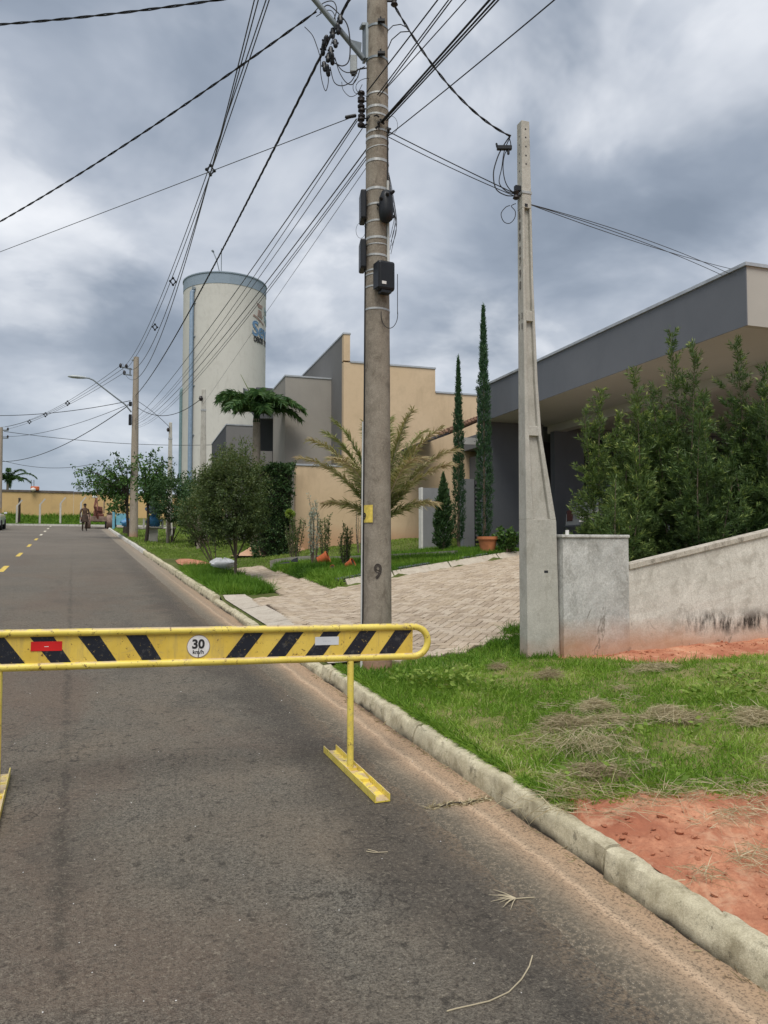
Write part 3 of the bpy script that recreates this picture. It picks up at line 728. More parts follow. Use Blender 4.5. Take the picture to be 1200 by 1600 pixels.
# ================================================================== GREY HOUSE
D1 = 10.85
pa = at(1165, 410, D1); ZT1, ZB1 = pa.z, at(1166, 508, D1).z
O1 = Vector((pa.x, pa.y, 0))
def H1(x, y, z): return O1 + HX*x + HY*y + ZV*z
pf = onplane(745.5, 605, O1, HX); LY = (pf-O1).dot(HY)
GF = 1.5                                                     # garage floor
h1 = thing('grey_house', 'grey flat roofed house with deep fascia and open carport behind conifer shrubs', 'house', H1(5, 5, GF))
g = MB(); g.bx(0, .015, .002, LY, ZB1, ZT1-.05, H1); g.build('fascia', MAT['fascia'], h1)
g = MB(); g.bx(.015, 13, 0, .10, ZB1, ZT1-.05, H1); o = g.build('fascia', MAT['fascia_pale'], h1); o['label'] = 'pale end fascia'
g = MB(); g.bx(.10, 13, LY-.1, LY, ZB1, ZT1-.05, H1); g.build('fascia', MAT['fascia'], h1)
g = MB(); g.bx(.016, 13, .10, LY-.1, ZB1+.004, ZB1+.2, H1); g.build('soffit', MAT['soffit'], h1)
g = MB(); g.bx(-.03, 13.03, -.03, LY+.03, ZT1-.05, ZT1, H1); g.build('roof_cap', MAT['metal_cap'], h1)
def x1(px, py, y): p = onplane(px, py, H1(0, y, 0), HY); return (p-O1).dot(HX), p.z
yw = LY-.35
xa, _ = x1(757, 760, yw); xb, _ = x1(850, 760, yw); xc, _ = x1(867, 760, yw-.25); xd, _ = x1(913, 760, yw-.25)
g = MB(); g.bx(xa, xb, yw, yw+.2, .6, ZB1-.001, H1); g.build('wall', MAT['house_grey'], h1)
g = MB(); g.bx(xc, xd, yw-.25, yw-.05, .6, ZB1-.19, H1); g.build('wall_panel', MAT['house_grey'], h1)
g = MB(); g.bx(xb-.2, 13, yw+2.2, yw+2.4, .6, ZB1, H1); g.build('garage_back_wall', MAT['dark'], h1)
g = MB(); g.bx(12.8, 13, 1, yw+2.2, .6, ZB1, H1); g.build('garage_side_wall', MAT['house_grey'], h1)
g = MB(); g.bx(xd+2.5, xd+2.7, yw-.05, yw+2.2, .6, ZB1, H1); g.build('garage_side_wall', MAT['house_grey'], h1)
xe, _ = x1(864, 664, LY-.4); g = MB(); g.bx(xe, xe+.28, .3, LY-.12, ZB1-.19, ZB1+.003, H1); g.build('beam', MAT['soffit'], h1)
g = MB(); g.bx(5.2, 5.5, .8, 1.1, .6, ZB1, H1); g.build('column', MAT['house_grey'], h1)
g = MB(); g.bx(.8, 13, 0.2, yw+2.2, 1.0, GF, H1); g.build('garage_floor', MAT['apron'], h1)
# house body beyond the carport
g = MB(); g.bx(xb+.1, 12.9, yw+2.4, yw+9, .6, ZB1-.3, H1); g.build('rear_wall', MAT['house_grey'], h1)
g = MB(); g.bx(xb-.1, 13, LY+.002, yw+9.2, ZB1-.1, ZB1+.3, H1); g.build('rear_roof', MAT['fascia'], h1)
# side pillar and slatted gate
yg = LY+.2
xg0, zg = x1(724, 748, yg); xg1, _ = x1(741, 748, yg); xg2, _ = x1(757, 748, yg)
g = MB(); g.bx(xg0, xg1, yg, yg+.25, .8, zg, H1); g.build('gate_pillar', MAT['low_wall'], h1)
gate = MB(); gate.bx(xg1, xg1+.05, yg+.05, yg+.1, 1.3, zg-.02, H1); gate.bx(xg2-.05, xg2+.1, yg+.05, yg+.1, 1.3, zg-.02, H1)
gate = gate.build('gate', MAT['gate'], h1)
for i in range(17):
    z0 = 1.42+i*(zg-1.5)/17; g = MB(); g.bx(xg1+.05, xg2-.05, yg+.06, yg+.085, z0, z0+.06, H1); g.build('slat', MAT['gate'], gate)
# small tiled roof beside the slab
yr = LY+.75
xr0, zr0 = x1(700, 676, yr); xr1, zr1 = x1(752, 654, yr)
g = MB(); g.hexa([H1(xr0, yr, zr0-.06), H1(xr1, yr, zr1-.06), H1(xr1, yr+4, zr1-.06), H1(xr0, yr+4, zr0-.06), H1(xr0, yr, zr0), H1(xr1, yr, zr1), H1(xr1, yr+4, zr1), H1(xr0, yr+4, zr0)])
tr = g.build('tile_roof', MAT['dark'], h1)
nt_ = 11
for i in range(nt_):
    t0 = (i+.1)/nt_; t1 = (i+1.15)/nt_
    p0 = Vector((xr0+(xr1-xr0)*t0, zr0+(zr1-zr0)*t0)); p1 = Vector((xr0+(xr1-xr0)*t1, zr0+(zr1-zr0)*t1))
    for r in range(3):
        g = MB(); y0 = yr-.05+r*.34
        a = H1(p0.x, y0, p0.y+.045+.012*(r % 2)); b = H1(p1.x, y0, p1.y+.02)
        g.tube([a, b], [.075, .06], 8); g.build('tile', MAT['tile'], tr, smooth=True)
g = MB(); g.bx(xr0+.2, xr1+.3, yr+.02, yr+.08, zr0-.28, zr0-.1, H1); g.build('eave_board', MAT['soffit'], h1)

# ================================================================== BEIGE AND GREY HOUSE
D2 = 23.0
q = at(537, 566, D2); O2 = Vector((q.x, q.y, 0))
def H2(x, y, z): return O2 + HX*x + HY*y + ZV*z
def x2(px, py, y): p = onplane(px, py, H2(0, y, 0), HY); return (p-O2).dot(HX), p.z
def y2(px, py, x): p = onplane(px, py, H2(x, 0, 0), HX); return (p-O2).dot(HY), p.z
h2 = thing('beige_house', 'tall house with blank beige side wall and grey street volumes', 'house', H2(2, 4, 1.7))
xl, zl = x2(462, 727, 0); xm, zm = x2(680, 577, 0); _, zt = x2(541, 566, 0); _, zm2 = x2(682, 614, 0)
g = MB(); g.bx(xl, -.001, 0, .2, .8, zl, H2); g.build('street_wall', MAT['beige'], h2)
g = MB(); g.bx(0, xm, 0, .2, .8, zt, H2); g.build('side_wall', MAT['beige'], h2)
g = MB(); g.bx(xm+.002, xm+9, .004, .2, .8, zm2, H2); g.build('rear_side_wall', MAT['beige'], h2)
for a, b, z in [(xl, -.02, zl), (.22, xm, zt), (xm+.03, xm+9, zm2)]:
    g = MB(); g.bx(a-.02, b+.02, -.025, .23, z, z+.05, H2); g.build('wall_cap', MAT['metal_cap'], h2)
_, ztall = x2(537, 522, 0); yfar, _ = y2(471, 577, 0)
g = MB(); g.bx(0, .2, .202, yfar, 1, ztall, H2); g.build('parapet_wall', MAT['mid_grey'], h2)
g = MB(); g.bx(.001, .199, -.002, .2, zt+.052, ztall, H2); g.build('parapet_end', MAT['beige'], h2)
g = MB(); g.bx(-.02, .22, -.02, yfar+.02, ztall, ztall+.05, H2); g.build('wall_cap', MAT['metal_cap'], h2)
yb, zb = y2(518, 594, 0); xq, zq = x2(446, 588, yb)
g = MB(); g.bx(xq, -.002, yb, yb+2.2, 1, zq, H2); g.build('street_block', MAT['warm_grey'], h2)
g = MB(); g.bx(xq-.02, -.002, yb-.02, yb+2.2, zq, zq+.05, H2); g.build('block_cap', MAT['metal_cap'], h2)
# balcony recess beyond the block
yc = yb+2.25
xs0, zs0 = x2(413, 618, yc+3); xs1, zs1 = x2(397, 704, yc)
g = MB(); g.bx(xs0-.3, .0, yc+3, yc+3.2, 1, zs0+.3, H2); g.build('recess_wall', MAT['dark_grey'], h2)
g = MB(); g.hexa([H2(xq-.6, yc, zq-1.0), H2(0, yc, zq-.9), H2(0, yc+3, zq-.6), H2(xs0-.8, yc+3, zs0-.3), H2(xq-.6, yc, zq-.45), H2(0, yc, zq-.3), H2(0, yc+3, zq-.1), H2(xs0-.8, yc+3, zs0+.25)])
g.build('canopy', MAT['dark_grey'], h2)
g = MB(); g.bx(xs1, xq-.01, yc, yc+.15, 1, zs1, H2); g.build('balcony_wall', MAT['mid_grey'], h2)
ye = yc+5; xt0, zt0 = x2(354, 664, ye); xt1, _ = x2(408, 664, ye)
g = MB(); g.bx(xt0, xt1, ye, ye+.2, 1, zt0, H2); g.build('far_block_wall', MAT['mid_grey'], h2)
yf_, zf_ = y2(331, 686, xt0)
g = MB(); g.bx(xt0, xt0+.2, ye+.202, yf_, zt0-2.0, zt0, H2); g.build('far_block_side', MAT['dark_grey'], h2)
g = MB(); g.bx(xt0-.02, xt1, ye-.02, yf_, zt0, zt0+.05, H2); g.build('block_cap', MAT['metal_cap'], h2)
g = MB(); g.bx(xt0+.6, xt0+.8, ye+.25, yf_, 1, zt0-.1, H2); g.build('far_wall', MAT['white_paint'], h2)

# low grey wall between the two gardens, with a white end
yl = (at(680, 800, 20.3)-O1).dot(HY)
def xl1(px, py): return x1(px, py, yl)
xw0, zw0 = xl1(658, 762); xw1, _ = xl1(727, 762)
gw = thing('garden_wall', 'grey garden wall with white end behind the dark columnar shrub', 'wall', H1((xw0+xw1)/2, yl, 1.6))
g = MB(); g.bx(xw0+.05, xg0, yl, yl+.18, .8, zw0, H1); g.build('wall_panel', MAT['low_wall'], gw)
g = MB(); g.bx(xw0, xw0+.048, yl-.006, yl+.186, .8, zw0+.01, H1); g.build('wall_end', MAT['white_paint'], gw)
# low retaining edge across the front lawn
def edge_block(name, label, a, b, h):
    pa_, pb_ = Vector(a), Vector(b); n = 8; g = MB(); d = (pb_-pa_).normalized(); w = Vector((-d.y, d.x, 0))*.09
    for i in range(n):
        p0 = pa_+(pb_-pa_)*i/n; p1 = pa_+(pb_-pa_)*(i+1)/n
        z0, z1 = hfun(p0.x, p0.y), hfun(p1.x, p1.y)
        c = [p0-w, p1-w, p1+w, p0+w]; zz = [z0, z1, z1, z0]
        g.hexa([Vector((k.x, k.y, z-.1)) for k, z in zip(c, zz)] + [Vector((k.x, k.y, z+h)) for k, z in zip(c, zz)])
    return tag(g.build(name, MAT['stone_block']), label, 'wall')
ea = hit(424, 886); eb = hit(548, 873); ec = hit(700, 869)
edge_block('retaining_edge', 'low grey retaining edge across the lawn behind the potted shrubs', (eb.x-.6, eb.y, 0), (ec.x+.2, ec.y, 0), .10)
edge_block('stone_block', 'long pale stone block lying at the left corner of the front lawn', (ea.x, ea.y, 0), (eb.x-.75, eb.y-.05, 0), .15)
mp = at(432, 838, 22.3); g = MB()
g.grid(24, 10, lambda u, v: Vector((mp.x+1.35*(1-v)*cos(2*pi*u), mp.y+.9*(1-v)*sin(2*pi*u), hfun(mp.x, mp.y)-.08+.60*(.5-.5*cos(pi*v))*(1+.12*fbm(cos(2*pi*u)*2, sin(2*pi*u)*2, v*2)))))
tag(g.build('sand_mound', MAT['mound'], smooth=True), 'pinkish mound of sand against the beige wall', 'mound')

# ================================================================== WATER TOWER
TD = 80.0; tc_ = at(352, 447, TD); TR = 64*TD/FPX; ZTT = tc_.z
tw = thing('water_tower', 'round cream concrete water tower with blue rim rising behind the houses', 'tower', (tc_.x, tc_.y, 4.0))
cdir = Vector((-tc_.x, -tc_.y, 0)).normalized(); rdir = Vector((-cdir.y, cdir.x, 0))      # rdir: to the right as seen
if rdir.dot(RV) < 0: rdir = -rdir
def TP(phi, z, r=TR): return Vector((tc_.x, tc_.y, z)) + cdir*(cos(phi)*r) + rdir*(sin(phi)*r)
C0 = Vector((tc_.x, tc_.y, 0))
g = MB(); g.lathe([(TR, 3.5), (TR, ZTT-1.15)], C0, 96); g.build('shell', MAT['tower'], tw, smooth=True)
g = MB(); g.lathe([(TR+.03, ZTT-1.15), (TR+.03, ZTT-.12), (TR+.09, ZTT-.1), (TR+.09, ZTT+.02), (TR-.2, ZTT+.06)], C0, 96); g.build('rim_band', MAT['tower_band'], tw, smooth=True)
ph = math.asin((305.5-352)/64)
g = MB(); g.tube([TP(ph, 4, TR+.25), TP(ph, ZTT-1.9, TR+.25), TP(ph, ZTT-1.7, TR+.05)], .22, 10); pp = g.build('riser_pipe', MAT['tower_pipe'], tw, smooth=True)
for z in (8, 13, 18, 23, ZTT-3):
    g = MB(); g.box(TP(ph, z, TR+.16)+rdir*.15, rdir*.35, cdir*.12, ZV*.05); g.build('pipe_clamp', MAT['galv'], pp)
g = MB(); g.tube([TP(ph, ZTT-1.6, TR+.1), TP(ph, ZTT-1.1, TR+.15)], .05, 6); g.box(TP(ph+.03, ZTT-1.5, TR+.15), rdir*.18, cdir*.1, ZV*.12); g.build('valve', MAT['galv'], tw)
po = at(283.5, 607, TD-1.5); g = MB()
g.tube([Vector((po.x, po.y, 4)), Vector((po.x, po.y, po.z-.4)), Vector((po.x, po.y, po.z-.12))+RV*.06, po+RV*.22, po+RV*.55+F0*.6], .19, 10)
g.build('overflow_pipe', MAT['tower_pipe_green'], tw, smooth=True)
m0 = at(346, 398, TD+1); g = MB(); g.tube([Vector((m0.x, m0.y, ZTT)), Vector((m0.x, m0.y, at(346, 388, TD+1).z))], .045, 6); g.build('mast', MAT['galv'], tw)
a0 = Vector((m0.x, m0.y, ZTT)) - RV*.1; b0 = at(333, 393, TD+1); g = MB()
g.tube([a0, a0.lerp(b0, .3)+ZV*.25+RV*.25, a0.lerp(b0, .7)+ZV*.3+RV*.15, b0], .05, 6); g.lathe([(.03, -.15), (.14, 0), (.1, .18), (.02, .2)], b0, 8, axis=(-.6, 0, .6)); g.build('beacon_arm', MAT['galv'], tw)
def text_mesh(s, size, offset=0.0, extrude=0.0, space=1.0):
    cu = bpy.data.curves.new('txt', 'FONT'); cu.body = s; cu.size = size; cu.offset = offset; cu.extrude = extrude; cu.space_character = space; cu.resolution_u = 4
    ob = bpy.data.objects.new('txt', cu); col.objects.link(ob); dg = bpy.context.evaluated_depsgraph_get()
    me = bpy.data.meshes.new_from_object(ob.evaluated_get(dg)); V = [v.co.copy() for v in me.vertices]; Fc = [tuple(p.vertices) for p in me.polygons]
    bpy.data.objects.remove(ob); bpy.data.curves.remove(cu); bpy.data.meshes.remove(me)
    return V, Fc
def tower_text(s, size, phi0, z0, mat, nm, off=0.0, space=1.0):
    V, Fc = text_mesh(s, size, off, 0.0, space); g = MB()
    g.add([TP(phi0+v.x/TR, z0+v.y, TR+.05) for v in V], Fc); o = g.build(nm, mat, tw)
    sm = o.modifiers.new('solid', 'SOLIDIFY'); sm.thickness = .04; return o
def phi_of(px): return math.asin(max(-1, min(1, (px-352)/64)))
zS = at(393, 521, TD-3).z; tower_text('Sev', 2.15, phi_of(392.5), zS, MAT['logo_blue'], 'lettering', .045)
z8 = at(393, 531, TD-3).z; tower_text('0800 77', .85, phi_of(395), z8, MAT['ink'], 'lettering', .012)
# crest above the name: ribbon, pedestal, cup
zc = at(400, 493, TD-3).z
def crest(poly, mat):
    g = MB(); g.add([TP(phi_of(394)+x/TR, zc+y, TR+.05) for x, y in poly], [tuple(range(len(poly)))]); o = g.build('crest', mat, tw)
    sm = o.modifiers.new('solid', 'SOLIDIFY'); sm.thickness = .04
crest([(0, .1), (.9, -.15), (1.9, -.45), (1.9, -.25), (.9, .05), (.1, .3)], MAT['logo_brown'])
crest([(.65, .25), (1.5, .15), (1.35, .9), (.8, .95)], MAT['logo_brown'])
crest([(.75, 1.2), (1.4, 1.15), (1.6, 1.55), (.55, 1.6)], MAT['logo_brown'])
crest([(2.1, .1), (3.2, -.2), (3.2, .5), (2.1, .8)], MAT['logo_green'])
crest([(2.1, 1.1), (3.0, .9), (3.0, 1.4), (2.1, 1.6)], MAT['logo_green'])

# ================================================================== YELLOW PERIMETER WALL at the end of the street
YW = 68.0
zyt = onplane(80, 770, (0, YW, 0), Vector((0, 1, 0))).z
yw_ = thing('yellow_wall', 'long ochre yellow perimeter wall across the end of the street', 'wall', (0, YW, 3.6))
for i in range(8):
    x0 = -48+12*i; g = MB(); g.bx(x0+.005, x0+11.995, YW, YW+.25, 3.2, zyt); g.build('wall_panel', MAT['yellow_wall'], yw_)
    g = MB(); g.bx(x0+.005, x0+11.995, YW-.06, YW+.31, zyt, zyt+.14+.03*(i % 2)); g.build('coping', MAT['wall_top'], yw_)
for px in (49, 53, 122, 125):
    p = onplane(px, 768, (0, YW+.1, 0), Vector((0, 1, 0))); t = onplane(px, 750, (0, YW+.1, 0), Vector((0, 1, 0)))
    g = MB(); g.tube([p-ZV*.05, t], .03, 6); g.build('steel_rod', MAT['galv'], yw_)
p = onplane(55, 768, (0, YW-.15, 0), Vector((0, 1, 0)))
ob = thing('wall_fixture', 'orange and white box fixed on top of the yellow wall', 'fixture', p+ZV*.0)
g = MB(); g.bx(p.x-.35, p.x+.3, p.y-.05, p.y+.3, p.z+.1, p.z+.42); g.build('housing', MAT['orange_pot'], ob, bevel=.05)
g = MB(); g.lathe([(.02, -.12), (.2, 0), (.2, .12), (.05, .2)], (p.x-.15, p.y-.08, p.z+.1), 12); g.build('globe', MAT['white_paint'], ob, smooth=True)
# far kerb and verge
g = MB(); g.grid(50, 3, lambda u, v: Vector((-60+110*u, 63.25+4.7*v, SL*63.3+.12+.75*v*v+.05*fbm(u*50, v*3)))); struct(g.build('verge', MAT['lawn_soil'], smooth=True))
g = MB(); g.bx(-60, 50, 63.1, 63.27, SL*63-.1, SL*63.2+.14); struct(g.build('kerb', MAT['kerb_white']))
# bent-top fence posts
for i, (px, yb_, yt_) in enumerate([(26, 822, 792), (62, 821, 790), (94, 821, 788), (126, 821, 787)]):
    b = onplane(px, yb_, (0, 64.6, 0), Vector((0, 1, 0))); t = onplane(px, yt_, (0, 64.6, 0), Vector((0, 1, 0)))
    po_ = thing('fence_post', ['bent concrete fence post next to the tall dark pole', 'bent concrete fence post second from the left', 'bent concrete fence post right of the lane dashes', 'bent concrete fence post beside the tractor'][i], 'post', (b.x, b.y, SL*63.3+.1), 'bent fence posts along the yellow wall')
    g = MB(); g.bx(b.x-.07, b.x+.07, b.y-.06, b.y+.06, SL*63.3-.1, t.z+.1); g.build('shaft', MAT['post'], po_, bevel=.012)
    g = MB(); g.prism([(b.x-.06, b.y-.055, t.z+.08), (b.x+.06, b.y-.055, t.z+.08), (b.x+.40, b.y-.055, t.z+.52), (b.x+.30, b.y-.055, t.z+.56)], (0, .11, 0)); g.build('bent_tip', MAT['post'], po_)
b = onplane(29.5, 822, (0, 65, 0), Vector((0, 1, 0))); t = onplane(29.5, 779, (0, 65, 0), Vector((0, 1, 0)))
dp = thing('dark_pole', 'tall dark wooden stake beside the leftmost bent fence post', 'pole', (b.x, b.y, 3.5))
g = MB(); g.tube([(b.x, b.y, 3.3), (b.x+.02, b.y, (3.3+t.z)/2), (b.x, b.y, t.z)], [.09, .085, .08], 8); g.build('shaft', MAT['bark_dark'], dp)
g = MB(); g.lathe([(.09, 0), (.1, .03), (.06, .08)], (b.x, b.y, t.z-.01), 8); g.build('cap', MAT['bark'], dp)

# ================================================================== ROAD BARRIER
BL = Vector((-.36, 4.68, .956)); BR = Vector((1.62, 4.50, .930))
bd = (BR-BL).normalized(); bn = Vector((bd.y, -bd.x, 0)).normalized()       # bn: towards the camera
bu = bn.cross(bd)*-1
if bu.z < 0: bu = -bu
BH = .185
def s_of(px, h=.09):                     # distance along the bar for a photo column
    lo, hi = -3.0, 3.0
    for _ in range(50):
        mid = (lo+hi)/2; p = BR+bd*mid+bu*h-CV
        if 600+FPX*p.dot(RV)/p.dot(FV) < px: lo = mid
        else: hi = mid
    return lo
def BP(s, h, f=0.0): return BR + bd*s + bu*h + bn*f
bar = thing('road_barrier', 'yellow tubular road barrier with black diagonal stripes standing on the asphalt', 'barrier', (.63, 4.59, zroad(4.59)))
sc_ = s_of(310); se = s_of(673)-.1135; sw = 2*sc_-se
path = []
for i in range(13): a = -pi/2+pi*i/12; path.append(BP(se+cos(a)*BH/2, BH/2+sin(a)*BH/2))
for i in range(13): a = pi/2+pi*i/12; path.append(BP(sw+cos(a)*BH/2, BH/2+sin(a)*BH/2))
full = []
for i, p in enumerate(path):
    full.append(p); nx = path[(i+1) % len(path)]
    if (nx-p).length > .5:
        for k in range(1, 12): full.append(p.lerp(nx, k/12)+bu*.0015*fbm(k*.9, i))
g = MB(); g.tube(full, .0215, 12, closed=True); g.build('tube_frame', MAT['yellow_tube'], bar, smooth=True)
sp1 = s_of(644.5); sp0 = 2*sc_-sp1
g = MB(); g.hexa([BP(sp0, .018, -.002), BP(sp1, .018, -.002), BP(sp1, .018, .002), BP(sp0, .018, .002), BP(sp0, .167, -.002), BP(sp1, .167, -.002), BP(sp1, .167, .002), BP(sp0, .167, .002)])
panel = g.build('panel', MAT['yellow'], bar)
def stripe(b0, b1, t0, t1):
    q = [BP(b0, .021), BP(b1, .021), BP(t1, .164), BP(t0, .164)]
    g = MB(); g.prism([p-bn*.0028 for p in q], bn*.0056); g.build('stripe', MAT['stripe'], panel)
for b0, b1, t0, t1 in [(353, 382, 382, 411), (417, 446, 446, 474), (477, 505, 505, 532), (536, 563, 562, 588), (592, 617, 617, 643)]:
    stripe(s_of(b0), s_of(b1), s_of(t0), s_of(t1))
for b0, b1, t0, t1 in [(223, 253, 196, 228), (153, 183, 121, 155), (80, 112, 46, 83), (2, 40, -33, 6)]:
    stripe(s_of(b0), s_of(b1), s_of(t0), s_of(t1))
a = s_of(-75); stripe(a, a+.13, a-.13, a)
# bits
def disc(s, h, r, f, mat, nm, par, n=28, th=.001):
    g = MB(); c = BP(s, h, f); g.prism([c+bd*(r*cos(2*pi*i/n))+bu*(r*sin(2*pi*i/n)) for i in range(n)], bn*th); return g.build(nm, mat, par)
disc(sc_, .0925, .0665, .003, MAT['logo_brown'], 'sign_rim', bar); sg = disc(sc_, .0925, .0625, .0042, MAT['sign_white'], 'speed_sign', bar)
def bar_text(s, size, sx, h, mat, f, off=0, par=None, nm='lettering', squeeze=1.0):
    V, Fc = text_mesh(s, size, off); w = max(v.x for v in V)+min(v.x for v in V)
    g = MB(); g.add([BP(sx+(v.x-w/2)*squeeze, h+v.y, f) for v in V], Fc); return g.build(nm, mat, par)
bar_text('30', .072, sc_, .082, MAT['ink'], .0062, .0028, sg); bar_text('km/h', .032, sc_, .050, MAT['ink'], .0062, .0008, sg)
g = MB(); g.prism([BP(sc_-.002, .03, .0058), BP(sc_+.003, .03, .0058), BP(sc_+.004, .085, .0058), BP(sc_+.001, .085, .0058)], bn*.0004); g.build('scratch', MAT['ink'], sg)
def plate(px0, px1, h0, h1, mat, nm, f=.003):
    a, b = s_of(px0), s_of(px1); g = MB(); g.prism([BP(a, h0, f), BP(b, h0, f), BP(b, h1, f), BP(a, h1, f)], bn*.0012); return g.build(nm, mat, bar), (a+b)/2
rs, s0 = plate(48, 97, .086, .138, MAT['red'], 'red_sticker'); bar_text('—', .02, s0, .105, MAT['sign_white'], .0046, .001, rs)
gs, s0 = plate(492, 529, .083, .133, MAT['sticker_grey'], 'grey_sticker'); bar_text('- - - - -', .016, s0, .103, MAT['digit2'], .0046, 0, gs)
for s_, h0 in ((-.02, .0), ((BL-BR).dot(bd)+.0, .0)):
    b = BP(s_, -.02); gz = zroad(b.y)
    g = MB(); g.tube([b+ZV*.002, Vector((b.x, b.y, gz+.012))], .0205, 12); g.build('post', MAT['yellow_tube'], bar, smooth=True)
    y0, y1 = b.y-.53, b.y+.40; x0, x1_ = b.x-.045, b.x+.045
    zz = lambda y: zroad(y)+.004
    g = MB()
    for (xa_, xb_, zl_, zh_) in ((x0, x1_, 0, .008), (x0, x0+.006, .0082, .042), (x1_-.006, x1_, .0082, .042)):
        g.hexa([Vector((xa_, y0, zz(y0)+zl_)), Vector((xb_, y0, zz(y0)+zl_)), Vector((xb_, y1, zz(y1)+zl_)), Vector((xa_, y1, zz(y1)+zl_)),
                Vector((xa_, y0, zz(y0)+zh_)), Vector((xb_, y0, zz(y0)+zh_)), Vector((xb_, y1, zz(y1)+zh_)), Vector((xa_, y1, zz(y1)+zh_))])
    ft = g.build('foot_channel', MAT['yellow_tube'], bar)
    for dy, ln in ((-.17, .11), (.06, .16)):
        g = MB(); yc_ = b.y+dy
        g.hexa([Vector((x0+.008, yc_-ln/2, zz(yc_-ln/2)+.0085)), Vector((x1_-.008, yc_-ln/2, zz(yc_-ln/2)+.0085)), Vector((x1_-.008, yc_+ln/2, zz(yc_+ln/2)+.0085)), Vector((x0+.008, yc_+ln/2, zz(yc_+ln/2)+.0085)),
                Vector((x0+.008, yc_-ln/2, zz(yc_-ln/2)+.030)), Vector((x1_-.008, yc_-ln/2, zz(yc_-ln/2)+.024)), Vector((x1_-.008, yc_+ln/2, zz(yc_+ln/2)+.034)), Vector((x0+.008, yc_+ln/2, zz(yc_+ln/2)+.030))])
        g.build('stiffener', MAT['yellow_tube'], ft)

# ================================================================== NEAR UTILITY POLE
PX = Vector((2.65, 6.72, 0)); PB = hfun(PX.x, PX.y); DHP = PX.dot(F0)
pc = Vector((-PX.x, -PX.y, 0)).normalized(); pr_ = Vector((-pc.y, pc.x, 0))
if pr_.dot(RV) < 0: pr_ = -pr_
def zpy(py): return at(590, py, DHP).z
def prad(z): return .139 - (z-PB)*.0062
def PP(a, z, o=0.0):
    r = prad(z)+o; return Vector((PX.x, PX.y, z)) + pc*(cos(a)*r) + pr_*(sin(a)*r)
pole = thing('utility_pole', 'tall round concrete utility pole numbered 9 beside the driveway', 'pole', (PX.x, PX.y, PB))
g = MB(); n = 40; vs_ = []; zs_ = [PB-.3+i*.2 for i in range(48)]
for z in zs_:
    for j in range(32):
        a = 2*pi*j/32; vs_.append(PP(a, z, .0018*fbm(cos(a)*3, sin(a)*3, z*2)))
g.add(vs_, [(i*32+j, (i+1)*32+j, (i+1)*32+(j+1) % 32, i*32+(j+1) % 32) for i in range(len(zs_)-1) for j in range(32)] + [tuple((len(zs_)-1)*32+j for j in reversed(range(32)))])
g.f = [tuple(reversed(f)) for f in g.f]
g.build('shaft', MAT['pole'], pole, smooth=True)
def band(z, h=.02, o=.004, mat='band', tilt=0):
    g = MB(); ring = []; N = 28
    for zz_, oo in ((z-h/2, o), (z+h/2, o), (z+h/2, -.004), (z-h/2, -.004)):
        for j in range(N):
            a = 2*pi*j/N; ring.append(PP(a, zz_+tilt*sin(a), oo))
    g.add(ring, [(i*N+j, i*N+(j+1) % N, ((i+1) % 4)*N+(j+1) % N, ((i+1) % 4)*N+j) for i in range(4) for j in range(N)])
    return g.build('band', MAT[mat], pole)
for py, h, t in [(153, .016, .004), (174, .024, .0), (186, .018, -.01), (211, .02, .008), (222, .026, 0), (236, .008, .02), (257, .026, 0), (301, .024, 0), (325, .018, .004), (351, .018, .006), (377, .022, 0), (387, .010, 0), (404, .02, -.006), (427, .016, 0), (433, .012, .004), (452, .016, 0), (487, .018, -.004)]:
    band(zpy(py), h, .004, 'band', t)
for py in (48, 98):
    b_ = band(zpy(py), .022, .005, 'galv'); g = MB(); g.box(PP(.3, zpy(py)+.01, .03), pr_*.035, pc*.02, ZV*.012); g.tube([PP(.25, zpy(py)+.05, .03), PP(.25, zpy(py)-.03, .03)], .008, 6); g.build('clamp_bolt', MAT['black'], b_)
# cable and pale strip down the left of the shaft
for a_, r_, m_, z0_, z1_ in ((-1.22, .007, 'cable', zpy(1000), zpy(300)), (-1.32, .012, 'conduit', PB-.02, zpy(660)), (1.05, .006, 'cable', zpy(420), zpy(215))):
    g = MB(); g.tube([PP(a_+.02*fbm(z*2, 1), z, r_*.8) for z in np.linspace(z0_, z1_, 40)], r_, 7); g.build('riser_cable', MAT[m_], pole, smooth=True)
g = MB(); g.tube([PP(.98+.02*fbm(z*3, 4), z, .012) for z in np.linspace(zpy(418), zpy(288), 24)], .014, 8); g.build('conduit', MAT['conduit'], pole, smooth=True)
# black boxes
def pbox(a, py0, py1, w, d, nm, label, bev=.015, o=.0):
    z0, z1 = zpy(py1), zpy(py0); rad = (pc*cos(a)+pr_*sin(a)); tn = (-pc*sin(a)+pr_*cos(a))
    c = PP(a, (z0+z1)/2, o+d/2); g = MB(); g.box(c, tn*(w/2), rad*(d/2), ZV*((z1-z0)/2)); x = g.build(nm, MAT['black'], pole, bevel=bev, seg=2); x['label'] = label; return x, c, rad, tn
pbox(-1.45, 303, 348, .19, .055, 'junction_box', 'upper thin black box on the left of the pole')
pbox(-1.45, 379, 424, .19, .055, 'junction_box', 'lower thin black box on the left of the pole')
jb, c, rad, tn = pbox(.42, 419, 464, .175, .10, 'junction_box', 'large black box with a small white sticker', .025, .01)
g = MB(); g.box(c+rad*.0515-ZV*.075-tn*.03, tn*.022, rad*.001, ZV*.014); g.build('sticker', MAT['sign_white'], jb)
g = MB(); g.box(c-tn*.088, tn*.006, rad*.055, ZV*.12); g.box(c-ZV*.15, tn*.05, rad*.04, ZV*.012); g.build('flange', MAT['black'], jb)
cl = PP(.55, zpy(331), .05); g = MB(); g.lathe([(.03, -.16), (.062, -.13), (.07, -.05), (.066, .07), (.045, .13), (.01, .15)], cl, 14)
